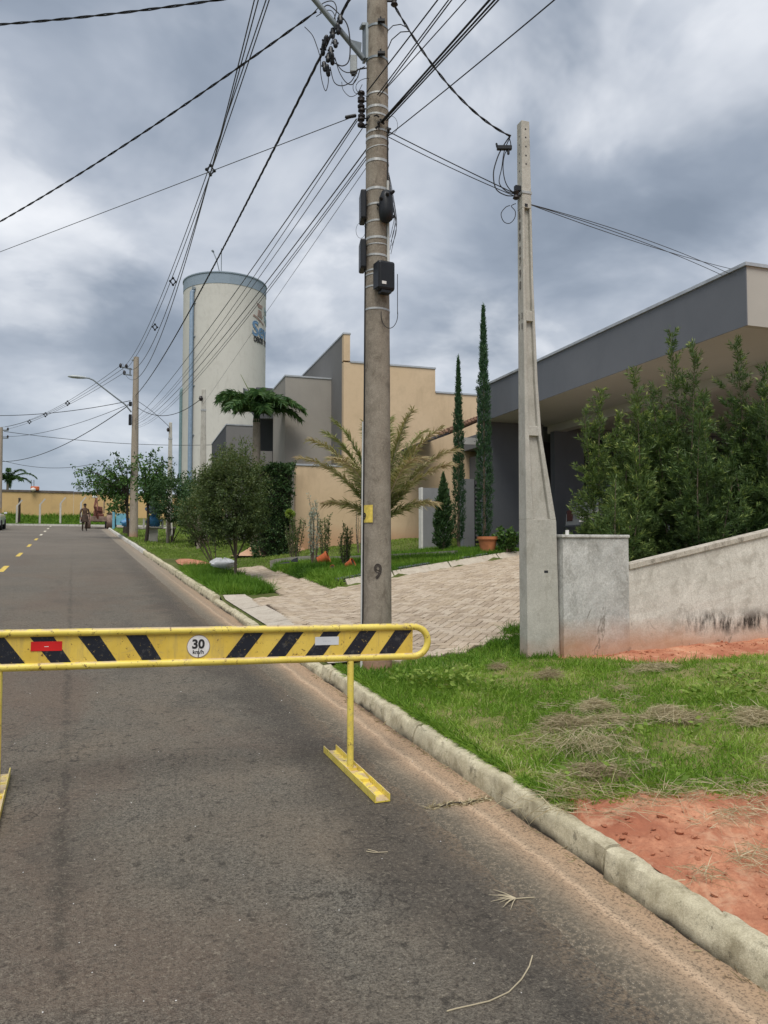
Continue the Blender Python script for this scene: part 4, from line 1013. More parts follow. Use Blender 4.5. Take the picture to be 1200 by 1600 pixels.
sc0 = g.build('splice_closure', MAT['black'], pole, smooth=True)
for i in range(7):
    g = MB(); a = i*.9; g.lathe([(.012, -.03), (.02, 0), (.012, .03)], cl+Vector((cos(a)*.06, sin(a)*.06, -.1+.035*i)), 7, axis=(cos(a), sin(a), .4)); g.build('port', MAT['cable'], sc0)
# loops of slack wire
def loop(c, rx, rz, a0=0, a1=2*pi, r=.0035, mat='cable', depth=None, nm='wire_loop', par=None):
    d = depth or pr_; g = MB(); N = 26
    g.tube([Vector(c)+d*(rx*cos(a0+(a1-a0)*i/N))+ZV*(rz*sin(a0+(a1-a0)*i/N)) for i in range(N+1)], r, 5); return g.build(nm, MAT[mat], par or pole)
loop(PP(.75, zpy(500), .05)+ZV*.02, .078, .135, radians(170), radians(370)+0, .0035)
g = MB(); b1 = PP(.75, zpy(500), .05)+ZV*.02+pr_*.076; g.tube([b1+ZV*.0, b1+ZV*.2, b1+ZV*.38], .0035, 5); g.build('wire_loop', MAT['cable'], pole)
loop(PP(-1.5, zpy(361), .045), .045, .075, 0, 2*pi, .002, 'cable_grey')
loop(PP(1.45, zpy(197), .03), .06, .09, 0, 2*pi, .0022, 'cable_grey')
loop(PP(-1.0, zpy(143), .02)+pr_*.03, .13, .09, 0, pi*1.6, .003)
def catmull(P, m=6):
    out = []
    for i in range(len(P)-1):
        p0, p1, p2, p3 = P[max(0, i-1)], P[i], P[i+1], P[min(len(P)-1, i+2)]
        for k_ in range(m):
            t = k_/m; out.append(.5*((2*p1)+(p2-p0)*t+(2*p0-5*p1+4*p2-p3)*t*t+(3*p1-p0-3*p2+p3)*t**3))
    return out+[P[-1]]
for k in range(5):
    p0 = PP(1.0, zpy(288)+.02*k, .02); g = MB()
    g.tube(catmull([p0, p0+pr_*(.02+.004*k)-ZV*.18, p0+pr_*(.052+.006*k)-ZV*(.34+.03*k), p0+pr_*(.03+.010*((k*2) % 5))-ZV*(.48+.03*k), p0+pr_*(.012+.008*(k % 3))-ZV*(.55+.06*k)]), .0026, 5); g.build('wire_loop', MAT['cable'], pole)
# messy taped joint where the communication cables cross
for k in range(9):
    a = rnd.uniform(-.9, 1.2); z = zpy(200+rnd.uniform(-14, 14)); p0 = PP(a, z, .015); q0 = PP(a+rnd.uniform(-.5, .5), z+rnd.uniform(-.05, .05), .02)
    g = MB(); g.tube([p0, p0.lerp(q0, .5)+pc*.02, q0], rnd.uniform(.008, .014), 6); g.build('cable_joint', MAT['cable'], pole)
# spool insulators
for py, o in ((151, .05), (163, .05), (178, .045), (192, .05)):
    c = PP(-1.52, zpy(py), o); g = MB(); g.lathe([(.018, -.045), (.034, -.038), (.036, -.02), (.018, -.008), (.018, .008), (.036, .02), (.034, .038), (.018, .045)], c, 12)
    ins = g.build('insulator', MAT['porcelain'], pole, smooth=True); g = MB(); g.tube([c-ZV*.055, c+ZV*.055], .008, 6); g.tube([c-ZV*.05, PP(-1.5, c.z-.05, -.01)], .008, 6); g.build('insulator_bracket', MAT['black'], ins)
c = PP(1.35, zpy(6), .07); g = MB(); g.lathe([(.02, -.05), (.036, -.035), (.02, 0), (.036, .035), (.02, .05)], c, 12); g.tube([PP(1.3, zpy(4), -.01), c], .012, 6); g.build('insulator', MAT['porcelain'], pole, smooth=True)
# street lamp arm and its plate, photocell box
A0 = PP(-1.45, zpy(94), .03); dX = Vector((-1, 0, 0))
g = MB(); g.box(PP(-1.5, (zpy(42)+zpy(96))/2, .014), Vector((0, 1, 0))*.05, pr_*.012, ZV*((zpy(42)-zpy(96))/2)); g.box(PP(-1.5, zpy(42), .03), Vector((0, 1, 0))*.04, pr_*.03, ZV*.012); arm_plate = g.build('arm_plate', MAT['galv'], pole)
arm = [A0, A0+dX*.5+ZV*.46, A0+dX*1.2+ZV*1.08, A0+dX*2.0+ZV*1.62, A0+dX*2.5+ZV*1.84, A0+dX*2.9+ZV*1.93]
g = MB(); g.tube(arm, .026, 10); arm_o = g.build('lamp_arm', MAT['galv'], pole, smooth=True)
g = MB(); g.prism([A0+ZV*.16+dX*.02, A0+ZV*.02+dX*.03, A0+dX*.20+ZV*.16], Vector((0, .006, 0))); g.build('gusset', MAT['galv'], arm_o)
def lamp_head(p, par, k=1.0):
    g = MB(); N = 16; vs_ = []; prof = [(0, .03, .03), (.1, .07, .045), (.3, .12, .06), (.5, .115, .055), (.62, .06, .03), (.66, .01, .01)]
    for l, w, h in prof:
        for j in range(N):
            a = 2*pi*j/N; vs_.append(Vector(p)+dX*l*k+Vector((0, 1, 0))*(w*k*cos(a))+ZV*(h*k*1.25*sin(a)*(1 if sin(a) > 0 else .7)+.02))
    fs = [(i*N+j, i*N+(j+1) % N, (i+1)*N+(j+1) % N, (i+1)*N+j) for i in range(len(prof)-1) for j in range(N)]
    fs += [tuple(reversed(range(N))), tuple((len(prof)-1)*N+j for j in range(N))]
    g.add(vs_, fs); return g.build('lamp_head', MAT['lamp_grey'], par, smooth=True)
lamp_head(arm[-1], pole)
c = at(552.5, 101, DHP-.02); g = MB(); g.box(c, RV*.034, F0*.03, ZV*.083); pcx = g.build('photocell_box', MAT['lamp_grey'], pole, bevel=.006)
g = MB(); g.box(c-ZV*.09, RV*.022, F0*.02, ZV*.014); g.tube([c-ZV*.05+RV*.03, PP(-1.4, c.z-.03, -.01)], .007, 6); g.build('socket', MAT['black'], pcx)
# yellow tag and painted 9
g = MB(); za, zb_ = zpy(817), zpy(790); N = 8; vs_ = []
for z in (za, zb_):
    for i in range(N+1): vs_.append(PP(-1.12+.82*i/N, z, .006))
g.add(vs_, [(i, i+1, N+2+i, N+1+i) for i in range(N)]); tg = g.build('pole_tag', MAT['tag_yellow'], pole)
V, Fc = text_mesh('9', .085, .004); z0 = zpy(812); g = MB(); g.add([PP(-1.16+v.x/.139, z0+v.y, .0085) for v in V], Fc); g.build('lettering', MAT['ink'], tg)
V, Fc = text_mesh('9', .19, .006); z0 = zpy(903); cx_ = max(v.x for v in V)/2
g = MB(); g.add([PP(.06+(v.x-cx_)/.139*.82, z0+v.y, .0035) for v in V], Fc); g.build('number', MAT['digit'], pole)
# primary line hardware at the top
zt9 = PB+8.9
g = MB(); g.box((PX.x-.35, PX.y, zt9-.35), (.42, 0, 0), (0, .03, 0), (0, 0, .03)); g.box((PX.x-.2, PX.y, zt9-.75), (.27, 0, 0), (0, .03, 0), (0, 0, .03)); g.build('crossarm', MAT['galv'], pole)

# ================================================================== SERVICE POLE (square, recessed)
SX = WA - HX*.128 + HY*.125; SX.z = 0; DHS = Vector((SX.x, SX.y, 0)).dot(F0); SXf = Vector((SX.x, SX.y, 0))
def zsy(py): return at(840, py, DHS).z
sp = thing('service_pole', 'pale square concrete service pole with recessed panels and stencilled digits', 'pole', (SX.x, SX.y, hfun(SX.x, SX.y)))
STN = [(1030, .355, .160), (815, .330, .155), (680, .180, .140), (600, .148, .130), (450, .114, .115), (195, .090, .096)]
def swt(z):
    pts = [(zsy(py), w, t) for py, w, t in STN]
    if z <= pts[0][0]: return pts[0][1:]
    for a, b in zip(pts, pts[1:]):
        if z <= b[0]:
            k = (z-a[0])/(b[0]-a[0]); return a[1]+(b[1]-a[1])*k, a[2]+(b[2]-a[2])*k
    return pts[-1][1:]
XL = -.178
def SP(fx, fv, z, ix=0.0, iv=0.0):       # fx 0..1 across, fv -1..1 through
    w, t = swt(z); return SXf + HX*(XL+w*fx+ix) + HY*(t/2*fv+iv) + ZV*z
def sect(fx0, fx1, fv0, fv1, pys, nm, mat='pole_pale', iv0=0, iv1=0):
    g = MB(); zs = [zsy(p) for p in pys]; vs_ = []
    for z in zs:
        vs_ += [SP(fx0, fv0, z, 0, iv0), SP(fx1, fv0, z, 0, iv0), SP(fx1, fv1, z, 0, iv1), SP(fx0, fv1, z, 0, iv1)]
    fs = [(0, 3, 2, 1), tuple(4*(len(zs)-1)+i for i in range(4))] + [(4*i+j, 4*i+(j+1) % 4, 4*i+4+(j+1) % 4, 4*i+4+j) for i in range(len(zs)-1) for j in range(4)]
    g.add(vs_, fs); return g.build(nm, MAT[mat], sp, bevel=.004)
full = [812, 750, 680, 640, 600, 520, 450, 380, 331]
sect(.0, .24, -1, 1, full, 'flange'); sect(.80, 1, -1, 1, full, 'flange')
sect(.24, .80, -1, 1, full, 'web', iv0=.035, iv1=-.035)
sect(.24, .80, -1, 1, [683, 668], 'rib', iv0=.001, iv1=-.001); sect(.24, .80, -1, 1, [506, 490], 'rib', iv0=.001, iv1=-.001)
sect(0, 1, -1, 1, [1040, 900, 815, 812], 'base_block'); sect(0, 1, -1, 1, [331, 260, 196], 'pole_head')
def hole(fx, py, w=.012, side='f', h=None, nm='bolt_hole'):
    z = zsy(py); g = MB()
    if side == 'f':
        c = SP(fx, -1, z); g.box(c, HX*w, HY*.002, ZV*(h or w))
    else:
        c = SP(0, 0, z); g.box(c+HY*fx, HX*.002, HY*w, ZV*(h or w))
    g.build(nm, MAT['dark'], sp, bevel=.003)
for py in (209, 222, 236, 250, 263): hole(.5, py, .008); hole(.0, py+9, .007, 'l')
hole(.42, 327, .017); hole(.62, 893, .022, 'f', .012)
for ch, py in zip('6800798', (342, 359, 376, 397, 414, 433, 451)):
    V, Fc = text_mesh(ch, .115, .003); w = max(v.x for v in V); z0 = zsy(py+4)
    g = MB(); g.add([SP(0, 0, z0+v.y, -.004)-HY*((v.x-w/2)*.62) for v in V], [tuple(f) for f in Fc]); g.build('digit', MAT['digit2'], sp)
for ch, py, dy in (('2', 498, .03), ('3', 498, -.03), ('1', 514, .03), ('8', 514, -.03)):
    V, Fc = text_mesh(ch, .085, .002); w = max(v.x for v in V); z0 = zsy(py+4)
    g = MB(); g.add([SP(0, 0, z0+v.y, -.004)-HY*((v.x-w/2)*.6-dy) for v in V], Fc); g.build('digit', MAT['digit2'], sp)
z = zsy(307); w, t = swt(z); g = MB(); cc = SP(.5, 0, z)
g.box(cc, HX*(w/2+.006), HY*(t/2+.006), ZV*.012); bnd = g.build('band', MAT['band'], sp)
c = SP(0, -.3, zsy(311), -.05); g = MB(); g.lathe([(.016, -.045), (.034, -.03), (.018, 0), (.034, .03), (.016, .045)], c, 12); g.tube([c, c+HX*.07], .01, 6); g.build('insulator', MAT['porcelain'], sp, smooth=True)
g = MB(); c2 = SP(0, -.2, zsy(300), -.03); g.box(c2, HX*.03, HY*.02, ZV*.025); g.build('insulator_bracket', MAT['black'], sp)

# ================================================================== FAR POLES
def far_pole(name, label, base, zt, r0, r1, mat, group=None):
    p = thing(name, label, 'pole', base, group); g = MB(); n = 14
    g.lathe([(r0, -.3), (r0*.98, 0), ((r0+r1)/2, (zt-base.z)/2), (r1, zt-base.z)], base, 18); g.build('shaft', mat, p, smooth=True); return p
Q = gr(208.5, 839, .13); DQ = Vector((Q.x, Q.y, 0)).dot(F0); QT = at(208, 558, DQ).z
fp = far_pole('street_light_pole', 'tan round concrete pole with curved street lamp arm down the street', Vector((Q.x, Q.y, hfun(Q.x, Q.y))), QT, .21, .125, MAT['pole_far'])
def qat(px, py): return at(px, py, DQ)
a0 = qat(205, 643); g = MB(); pts = [a0, qat(196, 632), qat(181, 621), qat(168, 611), qat(155, 601), qat(146, 594), qat(139, 591), qat(133, 590)]
pts = [Vector((p.x, Q.y+(p.y-Q.y)*0, p.z)) for p in pts]
def fixx(px): # x of photo column on the plane y = Q.y
    return onplane(px, 600, (0, Q.y, 0), Vector((0, 1, 0))).x
pts = [Vector((fixx(px), Q.y, onplane(px, py, (0, Q.y, 0), Vector((0, 1, 0))).z)) for px, py in ((206, 644), (196, 632), (181, 621), (168, 611), (155, 601), (146, 594), (139, 591), (133, 590))]
g.tube(pts, .035, 8); g.build('lamp_arm', MAT['galv'], fp, smooth=True); lamp_head(pts[-1]+Vector((.05, 0, -.03)), fp, 1.25)
for px, py in ((188, 571), (197, 572), (194, 582)):
    c = Vector((fixx(px), Q.y, onplane(px, py, (0, Q.y, 0), Vector((0, 1, 0))).z)); g = MB(); g.lathe([(.03, -.12), (.06, -.06), (.075, 0), (.06, .06), (.03, .1)], c, 10); g.build('insulator', MAT['porcelain'], fp, smooth=True)
for (pa_, pb_) in (((187, 575), (206, 577)), ((192, 586), (206, 587)), ((205, 563), (208, 563)), ((203, 576), (203, 587))):
    a = Vector((fixx(pa_[0]), Q.y, qat(*pa_).z)); b = Vector((fixx(pb_[0]), Q.y, qat(*pb_).z)); g = MB(); g.tube([a, b], .035, 6); g.build('crossarm', MAT['galv'], fp)
for py, h in ((660, .3), (652, .22), (632, .2)):
    z = qat(205, py).z; g = MB(); g.box((Q.x-.24, Q.y-.05, z), (.07, 0, 0), (0, .1, 0), (0, 0, h/2)); g.build('junction_box', MAT['black'], fp, bevel=.02)
for py in (626, 637, 662, 669):
    z = qat(208, py).z; g = MB(); r = .19-.0097*(z-Q.z); g.lathe([(r+.012, -.03), (r+.012, .03)], (Q.x, Q.y, z), 18); g.build('band', MAT['galv'], fp)
lb = gr(-1, 822, 0); lz = at(1, 668, Vector((lb.x, lb.y, 0)).dot(F0)).z
lp = far_pole('utility_pole', 'round concrete utility pole cut by the left edge of the view', Vector((lb.x-.05, lb.y, lb.z)), lz, .2, .13, MAT['pole_far'])
for py in (672, 684): 
    z = at(1, py, lb.dot(F0)).z; g = MB(); g.tube([(lb.x-.6, lb.y, z), (lb.x+.45, lb.y, z)], .05, 6); g.build('crossarm', MAT['galv'], lp)
    g = MB(); g.lathe([(.04, -.1), (.08, 0), (.04, .1)], (lb.x+.4, lb.y, z+.1), 8); g.build('insulator', MAT['porcelain'], lp)
def sq_pole(name, label, px, pyt, dh, w):
    t = at(px, pyt, dh); zb = hfun(t.x, t.y); p = thing(name, label, 'pole', (t.x, t.y, zb)); g = MB()
    b = .5*w
    g.hexa([Vector((t.x-w, t.y-b, zb-.2)), Vector((t.x+w, t.y-b, zb-.2)), Vector((t.x+w, t.y+b, zb-.2)), Vector((t.x-w, t.y+b, zb-.2)), Vector((t.x-w*.45, t.y-b*.6, t.z)), Vector((t.x+w*.45, t.y-b*.6, t.z)), Vector((t.x+w*.45, t.y+b*.6, t.z)), Vector((t.x-w*.45, t.y+b*.6, t.z))])
    g.build('shaft', MAT['pole_pale'], p, bevel=.02); g = MB(); g.lathe([(.05, -.1), (.09, 0), (.05, .1)], (t.x-w*.7, t.y-.05, t.z-.4), 8); g.build('insulator', MAT['porcelain'], p)
    g = MB(); g.bx(t.x-w*.6, t.x+w*.6, t.y-b*.8, t.y+b*.8, t.z-.9, t.z-.82); g.build('band', MAT['band'], p); return t
SA = sq_pole('service_pole', 'thin pale square pole between the lamp pole and the water tower', 266.5, 660, 40, .17)
SB = sq_pole('service_pole', 'brownish square pole standing in front of the water tower', 318.5, 608, 31, .17)

# ================================================================== CABLES
def curve_pts(A, B, via=None, sag=None, n=48):
    A, B = Vector(A), Vector(B)
    if via is not None:
        h = B-A; nrm = Vector((h.y, -h.x, 0)).normalized(); q = onplane(via[0], via[1], A, nrm)
        t = (q-A).dot(Vector((h.x, h.y, 0)))/Vector((h.x, h.y, 0)).length_squared
        if .03 < t < .97: sag = (A.z+(B.z-A.z)*t-q.z)/(4*t*(1-t))
        else: sag = .3
        SAGS.append((round(t, 2), round(sag, 2), via))
    sag = sag or 0
    return [A.lerp(B, i/n)-ZV*(4*sag*(i/n)*(1-i/n)) for i in range(n+1)]
SAGS = []
def strand(g, pts, r, k=1, pitch=.45, sides=6):
    if k == 1: g.tube(pts, r, sides); return
    # resample finely and wind k strands round the axis
    P = [Vector(p) for p in pts]; L_ = [0]
    for a, b in zip(P, P[1:]): L_.append(L_[-1]+(b-a).length)
    N = int(L_[-1]/pitch*7)+2; fine = []; j = 0
    for i in range(N+1):
        s = L_[-1]*i/N
        while j < len(L_)-2 and L_[j+1] < s: j += 1
        t = (s-L_[j])/max(1e-6, L_[j+1]-L_[j]); fine.append((P[j].lerp(P[j+1], t), s))
    for q in range(k):
        path = []
        for i, (p, s) in enumerate(fine):
            d = (fine[min(i+1, N)][0]-fine[max(i-1, 0)][0]).normalized(); u = d.cross(ZV).normalized(); w = u.cross(d); a = 2*pi*(s/pitch+q/k)
            path.append(p+(u*cos(a)+w*sin(a))*r*1.05)
        g.tube(path, r, 5, cap=True)
def cable(label, A, B, via=None, sag=None, r=.006, mat='cable', k=1, pitch=.45, group=None, name='overhead_cable', n=48):
    g = MB(); strand(g, curve_pts(A, B, via, sag, n), r, k, pitch)
    return tag(g.build(name, MAT[mat], smooth=True), label, 'cable', group)
def PAt(px, py, d=0): return at(px, py, DHP+d)
def qp(px, py): return Vector((fixx(px), Q.y, onplane(px, py, (0, Q.y, 0), Vector((0, 1, 0))).z))
def qr(px, py, d=0): return at(px, py, DQ+d)
# primary line: four covered conductors held in diamond spacers
prim = thing('primary_line', 'four thin parallel power conductors with black spacers running to the lamp pole', 'power line', (PX.x-.5, PX.y, zt9-.5))
tops = [Vector((PX.x-.68, PX.y, zt9-.30)), Vector((PX.x-.58, PX.y, zt9-.22)), Vector((PX.x-.42, PX.y, zt9-.42)), Vector((PX.x-.36, PX.y, zt9-.30))]
ends = [qp(188, 568), qp(191, 568), qp(197, 569), qp(199, 574)]
vias = [(396, 6), (402, 6), (413, 8), (418, 8)]
pcur = []
for A, B, v in zip(tops, ends, vias):
    pts = curve_pts(A, B, v, n=60); pcur.append(pts); g = MB(); g.tube(pts, .0085, 6); g.build('conductor', MAT['cable_grey'], prim)
def near_px(pts, py):
    return min(pts, key=lambda p: abs(800-FPX*(p-CV).dot(UV)/max(.1, (p-CV).dot(FV))-py) if (p-CV).dot(FV) > 1 else 1e9)
def refine(pts, k=12):
    return [a.lerp(b, i/k) for a, b in zip(pts, pts[1:]) for i in range(k)]
for py in (266, 440, 511):
    c4 = [near_px(refine(p), py) for p in pcur]; m_ = sum(c4, Vector())/4
    g = MB(); R_ = .085
    dn = [m_+ZV*R_, m_+Vector((1, 0, 0))*R_*.8, m_-ZV*R_, m_-Vector((1, 0, 0))*R_*.8]
    for i in range(4): g.tube([dn[i], dn[(i+1) % 4]], .014, 6); g.lathe([(.015, -.04), (.032, 0), (.015, .04)], dn[i], 8, axis=(0, 1, 0))
    g.build('spacer', MAT['black'], prim)
# thick low-voltage cable along the street with its tap connectors
lvA = PAt(541, 8, -.15); lvB = qr(212, 618)
lv = thing('low_voltage_cable', 'thick black twisted cable crossing the sky to the lamp pole', 'cable', lvA)
g = MB(); lvp = curve_pts(lvA, lvB, (346, 393), n=60); strand(g, lvp, .0078, 3, .7); g.build('conductor', MAT['cable'], lv, smooth=True)
g = MB(); strand(g, curve_pts(lvA, (2.3, -26.3, 4.6), None, .4, 40), .0078, 3, .7); g.build('conductor', MAT['cable'], lv, smooth=True)
for px, py in ((508, 64), (517, 80), (524, 68), (505, 78), (513, 90), (507, 104), (519, 92), (512, 110), (528, 45), (520, 52), (532, 30)):
    c = PAt(px, py, -.15+rnd.uniform(-.05, .05)); ax = Vector((rnd.uniform(-.4, .4), rnd.uniform(-.5, .5), 1)); g = MB()
    g.lathe([(.008, -.055), (.02, -.045), (.024, -.02), (.016, 0), (.024, .02), (.02, .045), (.008, .055)], c, 8, axis=ax); g.tube([c-Vector((.03, 0, 0)), c+Vector((.03, 0, .01))], .011, 6); g.build('tap_connector', MAT['black'], lv, smooth=True)
def slack(pxs, r=.005, d=-.12, label=None):
    P = [PAt(x, y, d) for x, y in pxs]; out = []
    for i in range(len(P)-1):                 # Catmull-Rom through the points
        p0, p1, p2, p3 = P[max(0, i-1)], P[i], P[i+1], P[min(len(P)-1, i+2)]
        for k_ in range(6):
            t = k_/6; out.append(.5*((2*p1)+(p2-p0)*t+(2*p0-5*p1+4*p2-p3)*t*t+(3*p1-p0-3*p2+p3)*t**3))
    out.append(P[-1]); g = MB(); g.tube(out, r, 6); return g.build('slack_wire', MAT['cable'], lv, smooth=True)
slack([(500, 20), (512, 8), (530, 22), (543, 40), (547, 70), (545, 95), (535, 103), (522, 98)], .006)
slack([(518, 82), (530, 105), (541, 113), (552, 112), (562, 108), (570, 104)], .0045)
slack([(516, 105), (522, 128), (534, 134), (548, 128), (556, 115), (560, 108)], .0045)
slack([(524, 92), (530, 112), (540, 128), (550, 132), (558, 122), (563, 106)], .0045)
slack([(476, 42), (488, 55), (495, 72), (500, 88)], .004); slack([(501, 92), (501, 112), (504, 130), (509, 142), (513, 128), (512, 112)], .004)
slack([(534, 128), (536, 140), (545, 150), (553, 150), (560, 145)], .003); slack([(492, 18), (505, 5), (520, 2), (526, 14), (522, 30)], .005)
slack([(494, 26), (512, 16), (522, 22), (524, 45), (517, 70)], .004)
slack([(560, 120), (553, 128), (552, 140), (558, 146), (566, 132)], .003)
# service drops and communication cables to the left, across the street
cable('twisted black service cable dropping left across the street from the pole top', PAt(494, 18, -.1), at(-260, 470, 13), (250, 190), r=.0062, k=2, pitch=.42, name='service_cable')
cable('twisted dark cable crossing the top left corner of the view', PAt(575, -40, -.1), at(-260, 48, 9), (180, 21), r=.0072, k=2, pitch=.55, name='service_cable')
cable('thin grey wire slanting left from the pole middle across the sky', PAt(553, 182, 0), at(-260, 492, 15), (300, 279), r=.0045, mat='cable_grey', name='communication_wire')
o = MB(); c = PAt(548, 182, 0); o.lathe([(.006, -.06), (.018, -.05), (.018, .05), (.006, .06)], c, 8, axis=(-1, .1, -.35)); tag(o.build('wire_clamp', MAT['black']), 'small black clamp at the end of the thin grey wire by the pole', 'clamp')
for i, (a, b, v, lab) in enumerate([
    ((557, 186), (211, 655), (420, 383), 'uppermost communication cable from the pole down to the lamp pole'),
    ((558, 189), (211, 657), (432, 380), 'second communication cable from the pole down to the lamp pole'),
    ((566, 201), (211, 660), (437, 388), 'third communication cable from the pole down to the lamp pole'),
    ((575, 230), (211, 664), (463, 380), 'fourth communication cable from the pole down to the lamp pole'),
    ((575, 240), (211, 667), (470, 382), 'fifth communication cable from the pole down to the lamp pole'),
    ((575, 245), (211, 669), (474, 382), 'lowest communication cable from the pole down to the lamp pole')]):
    cable(lab, PAt(*a), qr(*b), v, r=.0065 if i in (0, 3) else .0045, mat='cable_grey', name='communication_cable')
cable('faint thin wire falling from the pole to the square pole before the tower', PAt(575, 258), SB+Vector((0, 0, -.6)), (490, 381), r=.003, mat='cable_grey', name='communication_wire')
# cables running back over the camera to the previous pole
for i, (a, end, v, r, lab) in enumerate([
    ((573, 144), (2.55, -26.5, 5.4), (683, 1), .0055, 'leftmost thin wire rising right from the pole to the top edge'),
    ((590, 148), (2.62, -26.5, 5.3), (700, 1), .005, 'second thin wire rising right from the pole to the top edge'),
    ((593, 150), (2.66, -26.5, 5.2), (705, 1), .005, 'third thin wire rising right from the pole to the top edge'),
    ((600, 142), (2.72, -26.5, 5.1), (727, 1), .0045, 'fourth thin wire rising right from the pole to the top edge'),
    ((596, 190), (2.55, -26.5, 4.4), (764, 1), .0085, 'thick black cable rising right from the pole knot'),
    ((598, 191), (2.60, -26.5, 4.4), (772, 1), .007, 'middle black cable of the three rising from the pole knot'),
    ((600, 193), (2.68, -26.5, 4.4), (778, 1), .006, 'thinner black cable lowest of the three rising from the pole knot'),
    ((607, 212), (2.70, -26.5, 4.0), (865, 1), .0048, 'lone wire rising far right from the pole to the top edge')]):
    cable(lab, PAt(*a, -.13 if a[0] < 600 else 0), end, v, r=r, name='communication_cable', n=80)
# to the service pole and the grey house
SXt = at(798, 213, DHS-.1)
cable('twisted black service cable hanging from the round pole to the square pole top', PAt(617, 10), SXt, (700, 132), r=.0062, k=2, pitch=.3, name='service_cable')
g = MB(); g.tube([PAt(604, 50), PAt(614, 40), PAt(626, 38), PAt(638, 44)], .005, 6); g.tube([PAt(601, 88, 0), PAt(612, 62), PAt(626, 50), PAt(641, 49)], .005, 6); tag(g.build('slack_wire', MAT['cable']), 'two slack jumper wires arching from the round pole to the twisted cable', 'wire')
cable('upper thin cable between the round pole and the square pole', PAt(606, 205), at(808, 304, DHS), (710, 257), r=.0055, name='communication_cable')
cable('lower thin cable between the round pole and the square pole', PAt(607, 214), at(806, 307, DHS), (704, 262), r=.0045, name='communication_cable')
def sslack(pxs, r, label, name='slack_wire'):
    P = [at(x, y, DHS-.08) for x, y in pxs]; out = []
    for i in range(len(P)-1):
        p0, p1, p2, p3 = P[max(0, i-1)], P[i], P[i+1], P[min(len(P)-1, i+2)]
        for k_ in range(6):
            t = k_/6; out.append(.5*((2*p1)+(p2-p0)*t+(2*p0-5*p1+4*p2-p3)*t*t+(3*p1-p0-3*p2+p3)*t**3))
    out.append(P[-1]); g = MB(); g.tube(out, r, 6); return tag(g.build(name, MAT['cable'], smooth=True), label, 'wire')
sslack([(797, 212), (784, 232), (776, 250), (771, 272), (775, 295), (790, 305), (804, 306)], .006, 'outer slack wire looping down beside the square pole head')
sslack([(797, 214), (788, 236), (784, 262), (780, 285), (790, 298), (803, 303)], .005, 'middle slack wire looping down beside the square pole head')
sslack([(795, 214), (798, 228), (789, 240), (786, 262), (790, 285), (800, 299), (810, 298)], .005, 'inner slack wire looping down beside the square pole head')
sslack([(797, 321), (790, 324), (783, 334), (787, 346), (796, 349), (804, 341), (805, 330), (799, 322), (806, 318)], .004, 'round coil of spare wire left of the square pole')
g = MB(); c = at(788, 231, DHS-.08); g.box(c, RV*.075, F0*.02, ZV*.022); g.tube([c-RV*.07, c-RV*.08+ZV*.05], .012, 6); g.tube([c+RV*.04, c+RV*.04-ZV*.07], .015, 6); tag(g.build('cable_clamp', MAT['black'], bevel=.008), 'black clamp holding slack wires left of the square pole head', 'clamp')
roofz = ZT1+.03
for (px, y, v, lab) in ((1148, .35, (985, 375), 'lowest wire from the square pole to the grey house roof'), (1165, .9, (985, 371), 'middle wire from the square pole to the grey house roof'), (1230, 1.4, (985, 366), 'uppermost wire from the square pole to the grey house roof')):
    p = onplane(px, 408, H1(0, y, 0), HY); e = Vector((p.x, p.y, roofz))
    cable(lab, at(824, 318, DHS), e, v, r=.0045, mat='cable_grey', name='communication_wire')
# far down the street
prim2 = thing('primary_line', 'far power conductors with spacers running left from the lamp pole', 'power line', (0, 45, 9))
fe = [at(-2, 668, 62), at(8, 667, 62), at(6, 672, 62)]
for A, B, v in zip([qp(188, 571), qp(197, 572), qp(194, 582)], fe, [(104, 628), (106, 630), (106, 633)]):
    g = MB(); g.tube(curve_pts(A, B, v), .011, 5); g.build('conductor', MAT['cable_grey'], prim2)
for px, py, dh in ((105.5, 630, 46), (71, 648, 51), (46, 659, 56)):
    m_ = at(px, py, dh); g = MB(); R_ = .12; dn = [m_+ZV*R_, m_+Vector((R_*.8, 0, 0)), m_-ZV*R_, m_-Vector((R_*.8, 0, 0))]
    for i in range(4): g.tube([dn[i], dn[(i+1) % 4]], .022, 5); g.lathe([(.03, -.04), (.06, 0), (.03, .04)], dn[i], 6, axis=(0, 1, 0))
    g.build('spacer', MAT['black'], prim2)
cable('far black cable leaving the lamp pole nearly level to the left', qr(204, 626), at(-160, 634, 44), (72, 646), r=.016, name='service_cable')
cable('far thin cable from the lamp pole to the left edge pole', qr(203, 631), at(4, 682, 62), (110, 665), r=.014, name='service_cable')
cable('far thick sagging cable from the lamp pole to the left edge pole', qr(200, 634), at(4, 721, 62), (110, 690), r=.022, name='service_cable')
cable('far level cable stretching right from the left edge pole behind the lamp pole', at(6, 674, 62), at(420, 690, 78), (150, 690), r=.022, name='service_cable', mat='cable_grey')
cable('far low sagging cable between the left pole and the small tree', at(5, 720, 62), at(165, 720, 66), (75, 731), r=.018, name='service_cable', mat='cable_grey')
cable('far wire from the lamp pole down to the thin pale square pole', qr(214, 626), SA+Vector((0, 0, -.3)), (238, 643), r=.013, name='service_cable')
cable('sagging wire from the lamp pole to the brownish square pole', qr(214, 636), SB+Vector((-.1, 0, -.4)), (245, 649), r=.014, name='service_cable')

